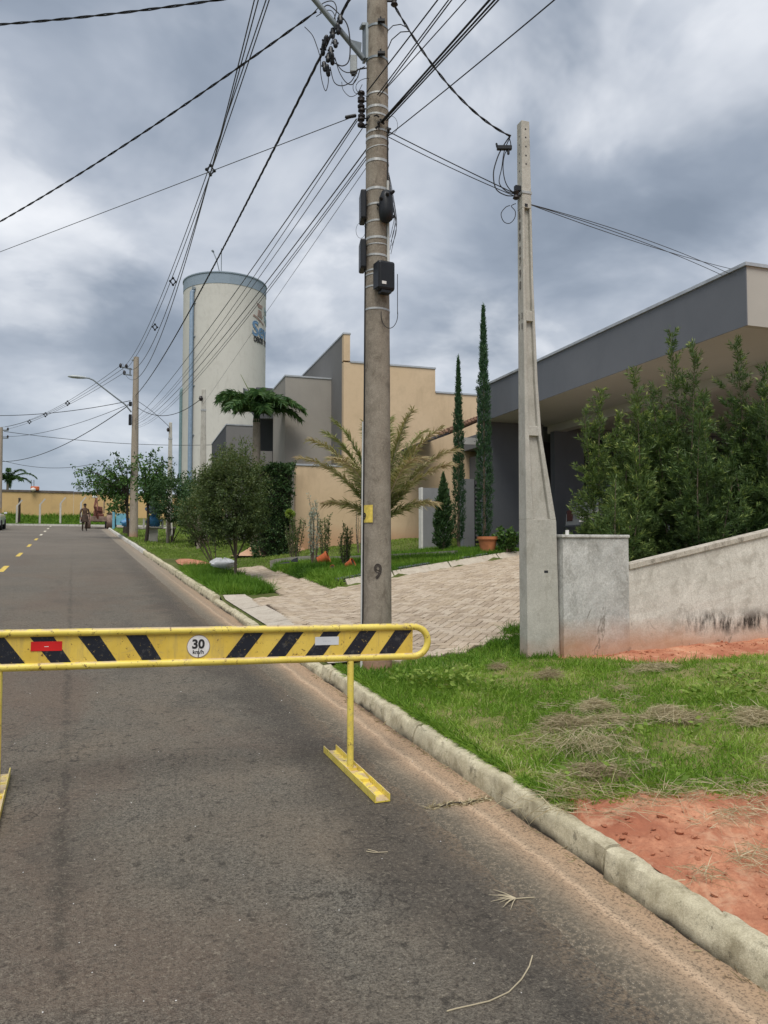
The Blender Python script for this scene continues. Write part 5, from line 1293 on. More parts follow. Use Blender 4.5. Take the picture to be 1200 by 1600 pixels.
# ================================================================== PLANTS: builders
def unit(a): return a/np.maximum(1e-9, np.linalg.norm(a, axis=-1, keepdims=True))
def leaves(name, mat, C, D, L, W, var, parent, fold=.25):
    """diamond leaves; C base points, D directions"""
    C = np.asarray(C, float); D = unit(np.asarray(D, float)); n = len(C)
    L = np.broadcast_to(np.asarray(L, float), (n,))[:, None]; W = np.broadcast_to(np.asarray(W, float), (n,))[:, None]
    R = rng.normal(size=(n, 3)); S = unit(np.cross(D, R)); N = np.cross(S, D)
    V = np.stack([C, C+D*L*.45+S*W*.5+N*L*fold*.15, C+D*L, C+D*L*.45-S*W*.5+N*L*fold*.15], 1).reshape(-1, 3)
    F = np.arange(n*4).reshape(-1, 4)
    return fast_mesh(name, V, F, mat, parent, np.repeat(np.clip(var, 0, 1), 4))
def blades(name, mat, P, D, L, W, droop, var, parent=None, wave=0.0):
    """two-segment tapering blades"""
    P = np.asarray(P, float); D = unit(np.asarray(D, float)); n = len(P)
    b = lambda x: np.broadcast_to(np.asarray(x, float), (n,))[:, None]
    L, W, dr = b(L), b(W), b(droop); R = rng.normal(size=(n, 3)); R[:, 2] *= .3; S = unit(np.cross(D, R)); z = np.array([0, 0, 1.0])
    M = P+D*L*.55-z*dr*L*.22; T = P+D*L-z*dr*L*.85
    V = np.stack([P-S*W*.5, P+S*W*.5, M-S*W*.42, M+S*W*.42, T], 1).reshape(-1, 3)
    i = np.arange(n)[:, None]*5; F = np.concatenate([i+np.array([0, 1, 3]), i+np.array([0, 3, 2]), i+np.array([2, 3, 4])], 0)
    vv = np.repeat(np.clip(var, 0, 1), 5)
    return fast_mesh(name, V, F, mat, parent, vv)
def np3(v): return np.array([v[0], v[1], v[2]], float)
def rand_dirs(n, up=0.0, side=1.0):
    a = rng.normal(size=(n, 3)); a[:, :2] *= side; a[:, 2] += up; return unit(a)
def twig_leaves(S, E, per, mat, par, ln, wd, spread=.9, var0=None, jit=.02, nm='foliage', up=0.0):
    S, E = np.asarray(S, float), np.asarray(E, float); k = len(S); t = rng.random((k, per))**.8
    C = S[:, None]+(E-S)[:, None]*t[..., None]+rng.normal(size=(k, per, 3))*jit
    D = unit(E-S)[:, None]*.7+rng.normal(size=(k, per, 3))*spread; D[..., 2] += up
    v = (var0 if var0 is not None else rng.random(k))[:, None]*.6+rng.random((k, per))*.4
    n = k*per
    return leaves(nm, mat, C.reshape(n, 3), D.reshape(n, 3), ln*rng.uniform(.6, 1.25, n), wd*rng.uniform(.7, 1.2, n), v.reshape(n), par)
def limb(g, a, b, r0, r1, bend=.15, n=6, mi=0):
    a, b = Vector(a), Vector(b); o = Vector((rnd.uniform(-1, 1), rnd.uniform(-1, 1), rnd.uniform(-.3, .6)))*bend*(b-a).length
    P = [a.lerp(b, i/n)+o*sin(pi*i/n) for i in range(n+1)]; g.tube(P, [r0+(r1-r0)*i/n for i in range(n+1)], 7, mi=mi); return P

# ------------------------------------------------------------------ grass of the vacant lot
P = []; H = []; VR = []
tries = 260000
xy = rng.random((tries, 2)); r5 = rng.random((tries, 4))
for (a, b), q in zip(xy, r5):
    x = 2.33+a*6.7; y = 2.2+b*5.1
    if x > 1.134*y+1.2 and a*7 % 1 > .5 or x > 1.134*y+2.6: continue
    lo, up_ = lot_lower(x), lot_upper(x)
    if y < lo or y > up_: continue
    den = .55+.45*fbm(x*1.1+3, y*1.1)+.25*(x < 3.4)
    dry = .5+.9*fbm(x*1.1, y*1.1+4)+.3*fbm(x*4, y*4) + .10*min(1, max(0, (x-3.2)/2))
    edge = min(1, (y-lo)/.25, 1)
    if q[0] > (.35+.65*den)*(.3+.7*edge): continue
    h = (.045+.075*q[1]**1.5)*(1+.5*fbm(x*2, y*2+9))
    if x < 3.3: h *= 1.15
    P.append((x, y, hfun(x, y)-.015)); H.append(max(.022, h*(1-.45*max(0, min(1, dry-.6))))); VR.append(min(1, max(0, .08+.45*q[2]+.75*max(0, dry-.5)+(.35 if q[3] > .93 else 0))))
P = np.array(P); n = len(P); D = rand_dirs(n, 1.6, 1.0)
ga = blades('lot_grass', MAT['grass'], P, D, np.array(H), rng.uniform(.0035, .0065, n), rng.uniform(.05, .9, n), np.array(VR))
tag(ga, 'green grass growing over the vacant lot beside the kerb', 'grass', kind='stuff')
# taller tufts at the pole feet, along the wall end and the paver edge
P = []; H = []; VR = []
def tuft(cx, cy, r, n, h, v=.35):
    for _ in range(n):
        a = rnd.uniform(0, 2*pi); q = r*sqrt(rnd.random()); x, y = cx+q*cos(a), cy+q*sin(a)
        if (Vector((x, y, 0))-PX).length < .14: continue
        P.append((x, y, hfun(x, y)-.01)); H.append(h*rnd.uniform(.5, 1.2)); VR.append(min(1, max(0, rnd.gauss(v, .18))))
for px, py, r, n, h in [(808, 1002, .16, 700, .17), (796, 1012, .22, 800, .14), (830, 1026, .2, 700, .12), (850, 1030, .16, 400, .10), (570, 1040, .2, 400, .11), (612, 1046, .22, 500, .10), (860, 1022, .2, 400, .10), (700, 1030, .35, 700, .09), (660, 1040, .3, 600, .10), (750, 1018, .35, 700, .09)]:
    c = gr(px, py, .2); tuft(c.x, c.y, r, n, h)
P = np.array(P); n = len(P)
ga = blades('grass_tufts', MAT['grass_lush'], P, rand_dirs(n, 1.7, 1.0), np.array(H), rng.uniform(.005, .009, n), rng.uniform(.1, .8, n), np.array(VR))
tag(ga, 'taller lush grass tufts around the feet of the two near poles', 'grass', kind='stuff')
P = []; D = []; H = []
for _ in range(5200):
    y = rnd.uniform(3.25, 6.9); x = 2.315+abs(rnd.gauss(0, .035)); 
    if fbm(y*2.2, 12) < -.28: continue
    P.append((x, y, hfun(x, y)-.01)); D.append((rnd.gauss(-.55, .5), rnd.gauss(0, .5), 1)); H.append(rnd.uniform(.05, .13))
n = len(P); o = blades('kerb_edge_grass', MAT['grass'], np.array(P), np.array(D), np.array(H), rng.uniform(.0035, .0065, n), rng.uniform(.2, 1.0, n), rng.random(n)*.6)
tag(o, 'grass spilling over the back of the near kerb', 'grass', kind='stuff')
# straw: mown clumps lying on the grass
P = []; D = []; Ls = []; VR = []
def straw(px, py, rx, ry, n, hh, v0=.5, ln=.09, dirx=None):
    c = gr(px, py, .22)
    for _ in range(int(n*2.6)):
        a = rnd.uniform(0, 2*pi); q = sqrt(rnd.random()); wv = 1+.9*fbm(cos(a)*1.6+px*.1, sin(a)*1.6)+rnd.gauss(0, .12); x, y = c.x+rx*wv*q*cos(a), c.y+ry*wv*q*sin(a)
        z = hfun(x, y)+.03+1.0*hh*(1-q*q)*rnd.random()
        P.append((x, y, z)); d = Vector((rnd.gauss(0, 1), rnd.gauss(0, 1), rnd.gauss(.1, .25)))
        if dirx: d += Vector(dirx)
        D.append(d); Ls.append(ln*rnd.uniform(.4, 1.3)); VR.append(min(1, max(0, rnd.gauss(v0, .25))))
for a in [(880, 1128, .17, .12, 420, .10, .35), (930, 1103, .13, .08, 300, .06, .65), (1040, 1118, .16, .08, 340, .07, .6), (1075, 1126, .12, .07, 240, .05, .55), (1182, 1130, .16, .11, 380, .08, .6), (858, 1056, .11, .08, 200, .06, .3), (778, 1042, .08, .05, 120, .05, .3), (1020, 1052, .25, .1, 260, .04, .55), (945, 1125, .22, .09, 380, .06, .5), (1190, 1230, .3, .12, 90, .03, .7), (1150, 1262, .25, .08, 80, .02, .8), (1190, 1320, .18, .12, 90, .015, .8), (1100, 1340, .12, .08, 30, .015, .6)]: straw(*a)
for _k in range(34): straw(rnd.uniform(820, 1230), rnd.uniform(1075, 1255), rnd.uniform(.03, .14), rnd.uniform(.03, .08), rnd.randrange(4, 26), .03, rnd.uniform(.3, .85), rnd.uniform(.06, .16))
straw(915, 1150, .22, .22, 200, .10, .75, .26, (-1.2, -1.6, -.1)); straw(935, 1195, .13, .12, 260, .05, .08, .12); straw(900, 1225, .3, .1, 60, .05, .5, .18); straw(1060, 1230, .4, .12, 80, .04, .6, .16)
n = len(P); o = blades('dry_grass', MAT['straw'], np.array(P), np.array([tuple(d) for d in D]), np.array(Ls), rng.uniform(.0018, .0038, n), rng.uniform(0, .5, n), np.array(VR))
tag(o, 'pale clumps of dry mown grass lying on the vacant lot', 'dry grass', kind='stuff')
# clods and crumbs on the bare red soil
g = MB()
for _ in range(900):
    if rnd.random() < .75: x = rnd.uniform(2.34, 4.4); y = rnd.uniform(1.6, 3.6); ok_ = y < lot_lower(x)+.05 and x < 1.134*y+.6
    else: x = rnd.uniform(4.6, 7.4); y = wall_y(x)-abs(rnd.gauss(0, .22))-.02; ok_ = y > lot_upper(x)-.1
    if not ok_: continue
    rr = abs(rnd.gauss(0, .007))+.003; z = hfun(x, y)-.010+(soil_relief(x, y)+.007 if y < 4 else .03*fbm(x*1.6, y*1.6)+.021*fbm(x*5, y*5))
    g.lathe([(rr*.6, -rr*.3), (rr*rnd.uniform(.9, 1.3), rr*.25), (rr*.5, rr*rnd.uniform(.6, 1))], (x, y, z), 6, axis=(rnd.gauss(0, .3), rnd.gauss(0, .3), 1))
tag(g.build('soil_clods', MAT['red_soil']), 'small clods and crumbs strewn over the bare red soil', 'clods', kind='stuff')
# broad-leaved weeds
C = []; D = []; VR = []
for px, py, rx, n in [(690, 1062, .28, 200), (650, 1058, .2, 90), (1180, 1080, .35, 260), (1130, 1100, .3, 120), (740, 1075, .3, 90), (1030, 1150, .35, 60), (960, 1215, .4, 40)]:
    c = gr(px, py, .2)
    for _ in range(n):
        a = rnd.uniform(0, 2*pi); q = rx*sqrt(rnd.random()); x, y = c.x+q*cos(a), c.y+q*sin(a)*.7; C.append((x, y, hfun(x, y)+rnd.uniform(.02, .12))); D.append((cos(a), sin(a), rnd.uniform(-.1, .6))); VR.append(rnd.random())
n = len(C); o = leaves('weeds', MAT['lawn'], C, D, rng.uniform(.03, .065, n), rng.uniform(.015, .035, n), np.array(VR), None)
tag(o, 'broad leaved weeds scattered through the vacant lot grass', 'weeds', kind='stuff')

# ------------------------------------------------------------------ lawns beyond the driveway
def lawn(name, label, pred, box, n, h0, h1, w, mat, seed=0):
    P = []; H = []; VR = []
    q = rng.random((n, 5))
    for a in q:
        x = box[0]+(box[1]-box[0])*a[0]; y = box[2]+(box[3]-box[2])*a[1]
        if not pred(x, y): continue
        P.append((x, y, hfun(x, y)-.02)); H.append((h0+(h1-h0)*a[2])*(1+.35*fbm(x*1.5, y*1.5+seed))); VR.append(.5+.55*fbm(x*.8, y*.8+seed)+.5*(a[3]-.5))
    P = np.array(P); k = len(P)
    o = blades(name, mat, P, rand_dirs(k, 1.9, .9), np.maximum(.02, np.array(H)), w*rng.uniform(.7, 1.2, k), rng.uniform(.05, .6, k), np.array(VR))
    return tag(o, label, 'grass', kind='stuff')
lawn('kerb_grass', 'lush tall grass around the street tree on the kerb strip', lambda x, y: 2.36 < x < 3.30+.10*fbm(y*1.2, 2) and y > 13.15+.25*((x-2.8)/.5)**2, (2.3, 3.5, 13, 18.5), 34000, .15, .30, .010, MAT['grass_lush'])
lawn('front_lawn', 'bright front lawn between driveway drain and retaining edge', lambda x, y: x > 4.27+.06*fbm(y*2, 1) and y > edge_y(x)+(.17 if x > 4.5 else .02) and y < 17.6 and x < 9.4, (4.2, 9.6, 12.7, 17.7), 85000, .10, .20, .011, MAT['grass_lush'], 3)
c_bare = gr(282, 877, .2)
lawn('upper_lawn', 'short lawn in front of the beige house', lambda x, y: (x > 4.3 or y > 18.4) and not ((x-c_bare.x)**2/.5+(y-c_bare.y)**2/5.2 < 1), (2.37, 11, 17.4, 28), 75000, .035, .075, .014, MAT['lawn'], 5)
lawn('far_verge_grass', 'grass verge along the far kerb under the small trees', lambda x, y: True, (2.4, 9, 28, 55), 22000, .06, .14, .03, MAT['lawn'], 8)
P = []; H = []
for _ in range(26000):
    x = rnd.uniform(-14, 4); y = 63.4+4.4*rnd.random()**.8; k = (y-63.4)/4.4; P.append((x, y, SL*63.3+.1+.75*k*k)); H.append((.12+.60*k*(.7+.7*fbm(x*.5, 1)))*rnd.uniform(.6, 1.2))
n = len(P); o = blades('verge_weeds', MAT['grass_lush'], np.array(P), rand_dirs(n, 1.8, .9), np.array(H), rng.uniform(.03, .06, n), rng.uniform(.1, .7, n), rng.random(n))
tag(o, 'overgrown green weeds at the foot of the yellow wall', 'weeds', kind='stuff')

# ------------------------------------------------------------------ conifer shrubs behind the boundary wall
def podocarpus(label, tip, dh, R, tone=.10):
    t = at(tip[0], tip[1], dh); zb = hfun(t.x, t.y); h = t.z-zb
    p = thing('conifer_shrub', label, 'shrub', (t.x, t.y, zb), 'conifer shrubs behind the plaster wall')
    g = MB(); S = []; E = []; LV = []
    stems = [(0, 0, h*.985)] + [(R*.55*cos(a), R*.55*sin(a), h*rnd.uniform(.5, .93)) for a in [rnd.uniform(0, 2*pi)+i*1.7 for i in range(4)]]
    for sx, sy, sh in stems:
        base = Vector((t.x+sx*.25, t.y+sy*.25, zb-.05)); top = Vector((t.x+sx, t.y+sy, zb+sh)); pts = limb(g, base, top, .014, .003, .03, 8)
        nb = int(82*sh/3)
        for i in range(nb):
            f = .06+.93*(i/nb)**.9; k_ = f*(len(pts)-1); j_ = min(int(k_), len(pts)-2); a0 = pts[j_].lerp(pts[j_+1], k_-j_)
            az = rnd.uniform(0, 2*pi); el = rnd.uniform(.35, 1.15)+.25*f
            ln = (R*.62*(1-f**2.2)+.09)*rnd.uniform(.65, 1.15)
            d = Vector((cos(az)*cos(el), sin(az)*cos(el), sin(el))); e = a0+d*ln
            S.append(tuple(a0)); E.append(tuple(e)); LV.append(f)
            if ln > .25:
                for q_ in range(3):
                    m0_ = a0.lerp(e, rnd.uniform(.35, .85)); az2 = az+rnd.uniform(-1, 1); S.append(tuple(m0_)); E.append(tuple(m0_+Vector((cos(az2)*.7, sin(az2)*.7, rnd.uniform(.3, .9)))*rnd.uniform(.1, .2))); LV.append(f)
        S.append(tuple(pts[-3])); E.append(tuple(top+ZV*.03)); LV.append(1.0)
    g.build('stem', MAT['bark'], p)
    S = np.array(S); E = np.array(E); k = len(S); per = 28; tt = rng.random((k, per))*.95+.05
    C = S[:, None]+(E-S)[:, None]*tt[..., None]; A = unit(E-S)[:, None]
    Rn = rng.normal(size=(k, per, 3)); Rn = unit(Rn-A*np.sum(Rn*A, -1, keepdims=True))
    D = A*(.55+.6*tt[..., None])+Rn*.8
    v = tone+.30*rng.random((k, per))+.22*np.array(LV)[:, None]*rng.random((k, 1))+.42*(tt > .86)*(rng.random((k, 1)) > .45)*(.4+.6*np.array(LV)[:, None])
    m = k*per
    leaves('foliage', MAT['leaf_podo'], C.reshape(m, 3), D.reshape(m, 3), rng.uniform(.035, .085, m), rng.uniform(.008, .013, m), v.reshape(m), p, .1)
    return p
podocarpus('leftmost conifer shrub with pale tips in front of the parked car', (938, 604), 9.9, .5, .28)
podocarpus('yellowish topped conifer shrub second from the left', (992, 570), 9.3, .52, .26)
podocarpus('tallest conifer shrub whose single spire crosses the grey fascia', (1046, 508), 9.5, .56, .16)
podocarpus('dark conifer shrub right of the tallest spire', (1098, 612), 9.0, .56, .12)
podocarpus('tall dark conifer shrub below the corner of the grey fascia', (1150, 524), 9.7, .66, .06)
podocarpus('conifer shrub cut by the right edge of the view', (1192, 600), 9.1, .66)
podocarpus('conifer shrub mostly beyond the right edge of the view', (1262, 545), 9.5, .8)
podocarpus('low conifer shrub behind the second and third from the left', (1018, 650), 10.3, .6, .12)
podocarpus('low conifer shrub behind the dark one right of the spire', (1085, 640), 10.4, .75)
podocarpus('short conifer shrub just inside the wall pillar', (962, 745), 8.9, .45, .22)

# ------------------------------------------------------------------ columnar cypresses
def column_tree(name, label, px, pyt, pyb, dh, R, mat, n, leaf=(.07, .016), group='slim cypresses beside the grey house', lean=0.0):
    b = at(px, pyb, dh); t = at(px+lean, pyt, dh); zb = b.z; h = t.z-zb
    p = thing(name, label, 'tree', (b.x, b.y, zb), group); g = MB(); limb(g, (b.x, b.y, zb-.1), (t.x, t.y, zb+h*.93), .04, .006, .0, 6); g.build('trunk', MAT['bark'], p)
    S = []; E = []
    for i in range(n):
        f = rnd.random()**.85; a = rnd.uniform(0, 2*pi); prof = min(1, f/.06)**.5*(1-f**3.0)*(1-.25*f)+.02
        r = R*prof*(1+.35*fbm(cos(a)*1.5+f*6, sin(a)*1.5, f*9)); c0 = Vector((b.x, b.y, 0)).lerp(Vector((t.x, t.y, 0)), f); z = zb+h*f*.97
        s = Vector((c0.x+r*.45*cos(a), c0.y+r*.45*sin(a), z)); e = Vector((c0.x+r*1.0*cos(a+.2), c0.y+r*1.0*sin(a+.2), z+rnd.uniform(.06, .17)*(1+.5*f))); S.append(tuple(s)); E.append(tuple(e))
    for i in range(14):
        S.append((t.x, t.y, zb+h*.86)); E.append((t.x+rnd.uniform(-.03, .03), t.y+rnd.uniform(-.03, .03), zb+h*rnd.uniform(.93, 1.0)))
    twig_leaves(S, E, 9, mat, p, leaf[0], leaf[1], .42, up=.5, jit=.012)
    return p
column_tree('cypress', 'tallest slim cypress passing through the end of the grey roof', 757, 478, 850, 17.9, .20, MAT['leaf_cyp'], 1700, lean=-2)
column_tree('cypress', 'shorter slim cypress left of the tallest one', 717, 562, 850, 18.6, .155, MAT['leaf_cyp'], 1300, lean=-1)
column_tree('columnar_shrub', 'dark columnar shrub in front of the grey garden wall', 693, 752, 860, 18.3, .24, MAT['leaf_dark'], 700, (.08, .03), None)

# ------------------------------------------------------------------ crape myrtles and other broad crowns
def round_tree(name, label, base, cc, rad, ntw, per, mat, leaf, stems, bark, group=None, low=.0, cat='tree'):
    base = Vector(base); p = thing(name, label, cat, base, group); g = MB(); ends = []
    cc = Vector(cc)
    if low: limb(g, base-ZV*.05, base+ZV*(low+.02), .034, .028, .02, 4)
    for i in range(stems):
        a = 2*pi*i/stems+rnd.uniform(-.4, .4); e = cc+Vector((cos(a)*rad[0]*.5, sin(a)*rad[1]*.5, rnd.uniform(-.2, .55)*rad[2]))
        P_ = limb(g, base+ZV*low, e, .019*rad[2]/1.1, .007, .08, 7); ends += P_[3:]
        for q in range(4):
            a2 = rnd.uniform(0, 2*pi); s_ = P_[rnd.randrange(3, 7)]; e2 = cc+Vector((cos(a2)*rad[0]*.85, sin(a2)*rad[1]*.85, rnd.uniform(-.6, .8)*rad[2])); e2 = s_.lerp(e2, .75); P2 = limb(g, s_, e2, .012, .004, .12, 5); ends += P2[2:]
    g.build('trunk', bark, p)
    S = []; E = []; VV_ = []
    for i in range(ntw):
        d = Vector((rnd.gauss(0, 1), rnd.gauss(0, 1), rnd.gauss(.1, 1))).normalized(); q = 1+.30*fbm(d.x*1.7+base.x, d.y*1.7, d.z*1.7)
        k_ = rnd.uniform(.6, 1.05)*q
        if d.z < 0: k_ *= (1-.25*d.z*d.z)
        e = cc+Vector((d.x*rad[0]*k_, d.y*rad[1]*k_, d.z*rad[2]*k_)); s_ = min(rnd.sample(ends, min(10, len(ends))), key=lambda w: (w-e).length)
        s2 = e-(e-s_).normalized()*min((e-s_).length, rnd.uniform(.25, .5)*max(rad)); e = e+ZV*.06*rad[2]
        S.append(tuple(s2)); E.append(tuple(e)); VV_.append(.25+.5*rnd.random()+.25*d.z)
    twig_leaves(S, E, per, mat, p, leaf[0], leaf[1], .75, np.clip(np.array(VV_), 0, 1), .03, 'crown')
    return p
T1 = gr(368, 905, .15); T1.z = hfun(T1.x, T1.y)
cc = at(362, 788, Vector((T1.x, T1.y, 0)).dot(F0)-.1)
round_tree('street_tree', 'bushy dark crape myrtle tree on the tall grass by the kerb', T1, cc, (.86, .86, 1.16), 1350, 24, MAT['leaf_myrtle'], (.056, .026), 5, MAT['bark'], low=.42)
T2 = gr(337, 890, .15); T2.z = hfun(T2.x, T2.y); cc2 = at(312, 812, Vector((T2.x, T2.y, 0)).dot(F0))
round_tree('street_tree', 'smaller thin stemmed tree just left behind the bushy one', T2, cc2, (.58, .6, .8), 260, 22, MAT['leaf_myrtle'], (.06, .028), 5, MAT['bark'])
hb = at(268, 838, 31); hb.z = hfun(hb.x, hb.y); cc3 = at(276, 785, 31)
round_tree('bush', 'dark dense bush behind the garbage stand', hb, cc3, (1.1, 1.2, 1.3), 300, 22, MAT['leaf_dark'], (.11, .05), 5, MAT['bark_dark'], cat='bush')
hb = at(305, 845, 28); hb.z = hfun(hb.x, hb.y); cc3 = at(306, 795, 28)
round_tree('bush', 'dark bush below the square pole before the tower', hb, cc3, (.9, 1.0, 1.2), 240, 22, MAT['leaf_dark'], (.10, .045), 5, MAT['bark_dark'], cat='bush')
# layered street trees far down, limbs arching out with hanging leaves
def layered_tree(label, base, limbs, trunk_top, mat, leaf=(.17, .07), r=.09):
    base = Vector(base); p = thing('street_tree', label, 'tree', base); g = MB(); tt = Vector(trunk_top); limb(g, base-ZV*.1, tt, r, r*.55, .05, 6)
    S = []; E = []
    for e, lift in limbs:
        e = Vector(e); n_ = 9; P_ = [tt.lerp(e, i/n_)+ZV*(lift*sin(pi*(i/n_)**.8)) for i in range(n_+1)]
        g.tube(P_, [r*.45*(1-i/n_)+.008 for i in range(n_+1)], 6)
        for i in range(4, n_+1):
            for _ in range(5):
                s_ = P_[i]+Vector((rnd.gauss(0, .05), rnd.gauss(0, .05), 0)); S.append(tuple(s_)); E.append(tuple(s_+Vector((rnd.gauss(0, .22), rnd.gauss(0, .22), rnd.gauss(-.05, .14)))))
    g.build('trunk', MAT['bark_dark'], p)
    twig_leaves(S, E, 6, mat, p, leaf[0], leaf[1], .6, None, .05, 'crown', -.25); return p
T3 = gr(228, 846, .15); d3 = Vector((T3.x, T3.y, 0)).dot(F0); T3.z = hfun(T3.x, T3.y)
lm = [(at(px, py, d3+rnd.uniform(-1.0, 1.0)), l) for px, py, l in [(258, 722, .5), (254, 745, .4), (246, 762, .3), (262, 772, .3), (214, 712, .2), (225, 735, .2), (236, 705, .3), (250, 735, .3), (232, 752, .2), (216, 748, .2), (244, 780, .2), (258, 760, .3), (240, 745, .3), (262, 748, .3), (224, 770, .1)]]
layered_tree('street tree with dark leaning trunk right of the lamp pole', T3, lm, at(231, 790, d3), MAT['leaf_tree'])
T4 = gr(203, 838, .15); d4 = Vector((T4.x, T4.y, 0)).dot(F0); T4.z = hfun(T4.x, T4.y)
lm = [(at(px, py, d4+rnd.uniform(-1.2, 1.2)), l) for px, py, l in [(118, 733, .5), (122, 755, .5), (140, 742, .4), (136, 770, .4), (160, 724, .3), (152, 750, .3), (172, 735, .3), (182, 712, .3), (176, 755, .3), (190, 745, .2), (160, 775, .3), (180, 780, .2), (198, 725, .2), (172, 795, .1), (190, 800, .1), (165, 762, .3), (148, 758, .4), (204, 750, .2), (184, 768, .2)]]
layered_tree('street tree with long drooping branches left of the lamp pole', T4, lm, at(199, 785, d4), MAT['leaf_tree'], (.18, .075))
# clipped hedge against the grey block
hA, hB = x2(404, 800, -.9), x2(461, 800, -.9)
hz = H2(hA[0], -.9, 0); zb = hfun(hz.x, hz.y); zt_ = x2(430, 727, -.9)[1]
hd = thing('hedge', 'tall clipped dark hedge left of the beige wall', 'hedge', H2((hA[0]+hB[0])/2, -.6, zb)); C = []; D = []
for _ in range(11000):
    u, v, w = rnd.random(), rnd.random(), rnd.random(); f = rnd.choice('ffflt')
    if f == 'f': v = .06*rnd.random()
    elif f == 'l': u = .05*rnd.random()
    else: w = 1-.05*rnd.random()
    q = H2(hA[0]+(hB[0]-hA[0])*u, -.95+.9*v, zb+(zt_-zb)*w); o_ = .26*fbm(q.x*1.6, q.y*1.6, q.z*1.6)+.1*fbm(q.x*5, q.y*5, q.z*5); C.append((q.x+o_, q.y+o_, q.z+o_)); D.append((rnd.gauss(-.2, .6), rnd.gauss(-.6, .6), rnd.gauss(.2, .6)))
g = MB(); g.bx(hA[0]+.1, hB[0]-.1, -.82, -.1, zb-.1, zt_-.12, H2); g.build('stems', MAT['bark_dark'], hd)
leaves('foliage', MAT['leaf_dark'], C, D, rng.uniform(.05, .10, len(C)), rng.uniform(.03, .05, len(C)), rng.random(len(C)), hd)

# ------------------------------------------------------------------ palms
def frond(par, c, az, el, ln, droop, mat, dry, nl=46, ll=.42, w=.022, hang=.45):
    c = Vector(c); n_ = 14; pts = []; d = Vector((cos(az)*cos(el), sin(az)*cos(el), sin(el))); p = c.copy()
    for i in range(n_+1):
        pts.append(p.copy()); t = i/n_; dd = (d-ZV*droop*(t**1.4)*1.6).normalized(); p = p+dd*(ln/n_)
    g = MB(); g.tube(pts, [.018*(1-i/n_)+.004 for i in range(n_+1)], 5, mi=0); fo = g.build('frond', mat[1], par)
    P = []; D = []; L = []; V = []; 
    for i in range(nl):
        t = .12+.86*i/nl; k = t*n_; j = min(int(k), n_-1); a = pts[j].lerp(pts[j+1], k-j); ax = (pts[j+1]-pts[j]).normalized(); sd_ = ax.cross(ZV).normalized(); u_ = sd_.cross(ax)
        for s_ in (-1, 1):
            for rep in range(2):
                P.append(tuple(a)); D.append(tuple(sd_*s_*rnd.uniform(.55, 1.0)+ax*rnd.uniform(.4, .85)+u_*rnd.uniform(-.2, .5))); L.append(ll*(1-.62*t)*(.5+.5*min(1, t*4))*rnd.uniform(.75, 1.1)); V.append(min(1, max(0, dry*(t*1.0)+rnd.gauss(.15, .12) if dry else rnd.random())))
    n = len(P); o = blades('leaflets', mat[0], np.array(P), np.array(D), np.array(L), w*rng.uniform(.7, 1.1, n), rng.uniform(.3, 1.0, n)*hang, np.array(V), par)
    o.parent = fo; return fo
dryp = at(594, 815, 15.4); zg_ = hfun(dryp.x, dryp.y)
pm = thing('palm', 'short palm with browning fronds behind the round pole', 'palm', (dryp.x, dryp.y, zg_))
g = MB(); g.tube([(dryp.x, dryp.y, zg_-.1), (dryp.x+.02, dryp.y, zg_+.2), (dryp.x, dryp.y, dryp.z)], [.15, .14, .11], 10); g.build('trunk', MAT['palm_trunk'], pm, smooth=True)
cb = Vector((dryp.x, dryp.y, dryp.z-.05))
mt = (MAT['frond_dry'], MAT['twig'])
AZR = -PSI                                            # photo right as an azimuth
for az, el, ln, dr, dry in [(AZR+.15, 1.28, 2.25, .42, .75), (AZR-.3, 1.08, 2.25, .5, .9), (AZR+.1, .92, 2.2, .5, .95), (AZR+.5, 1.15, 2.2, .5, .6), (AZR-.1, .85, 1.9, .5, 1.0), (AZR+1.2, 1.3, 2.2, .4, .45), (AZR-.5, 1.25, 2.3, .45, .7),
                            (AZR+pi, 1.2, 2.25, .5, .3), (AZR+pi+.3, 1.0, 2.2, .52, .75), (AZR+pi-.35, 1.1, 2.25, .5, .4), (AZR+pi+.1, .85, 2.1, .5, .9), (AZR+pi-.9, 1.3, 2.1, .45, .35), (AZR+pi/2, 1.3, 2.0, .4, .5), (AZR-pi/2, 1.3, 2.0, .45, .6), (AZR-pi/2+.6, .95, 1.9, .6, .9), (AZR-pi/2-.7, .95, 1.9, .6, .9), (AZR-.2, .55, 1.2, .5, 1.0), (AZR+pi+.2, .55, 1.2, .5, 1.0)]:
    frond(pm, cb, az, el+.12, ln*1.06, dr*1.1, mt, dry*.68, 78, .58, .021, .5)
def green_palm(label, px, pyc, dh, ln, nf, el0, zb=None, seed=1):
    c = at(px, pyc, dh); zb = zb if zb is not None else hfun(c.x, c.y); p = thing('palm', label, 'palm', (c.x, c.y, zb))
    g = MB(); g.tube([(c.x, c.y, zb-.1), (c.x, c.y, (zb+c.z)/2), (c.x, c.y, c.z)], [.16, .14, .11], 10); g.build('trunk', MAT['palm_trunk'], p, smooth=True)
    g = MB(); g.tube([(c.x, c.y, c.z-.1), (c.x, c.y, c.z+.35)], [.12, .07], 8); g.build('crownshaft', MAT['frond_green'], p, smooth=True)
    for i in range(nf): frond(p, c+ZV*.1, 2*pi*i/nf*1.0+rnd.uniform(-.2, .2), el0+rnd.uniform(-.45, .35), ln*rnd.uniform(.85, 1.1), .95, (MAT['frond_green'], MAT['frond_green']), 0, 70, .62, .05, .75)
    return c
pc1 = green_palm('green palm with plumy fronds before the grey house balcony', 401, 655, 23.2, 1.55, 17, .85)
g = MB(); c = pc1; g.tube([c+ZV*.3, c+ZV*.9-RV*.25, at(376, 585, 23.2)], [.02, .015, .006], 5)
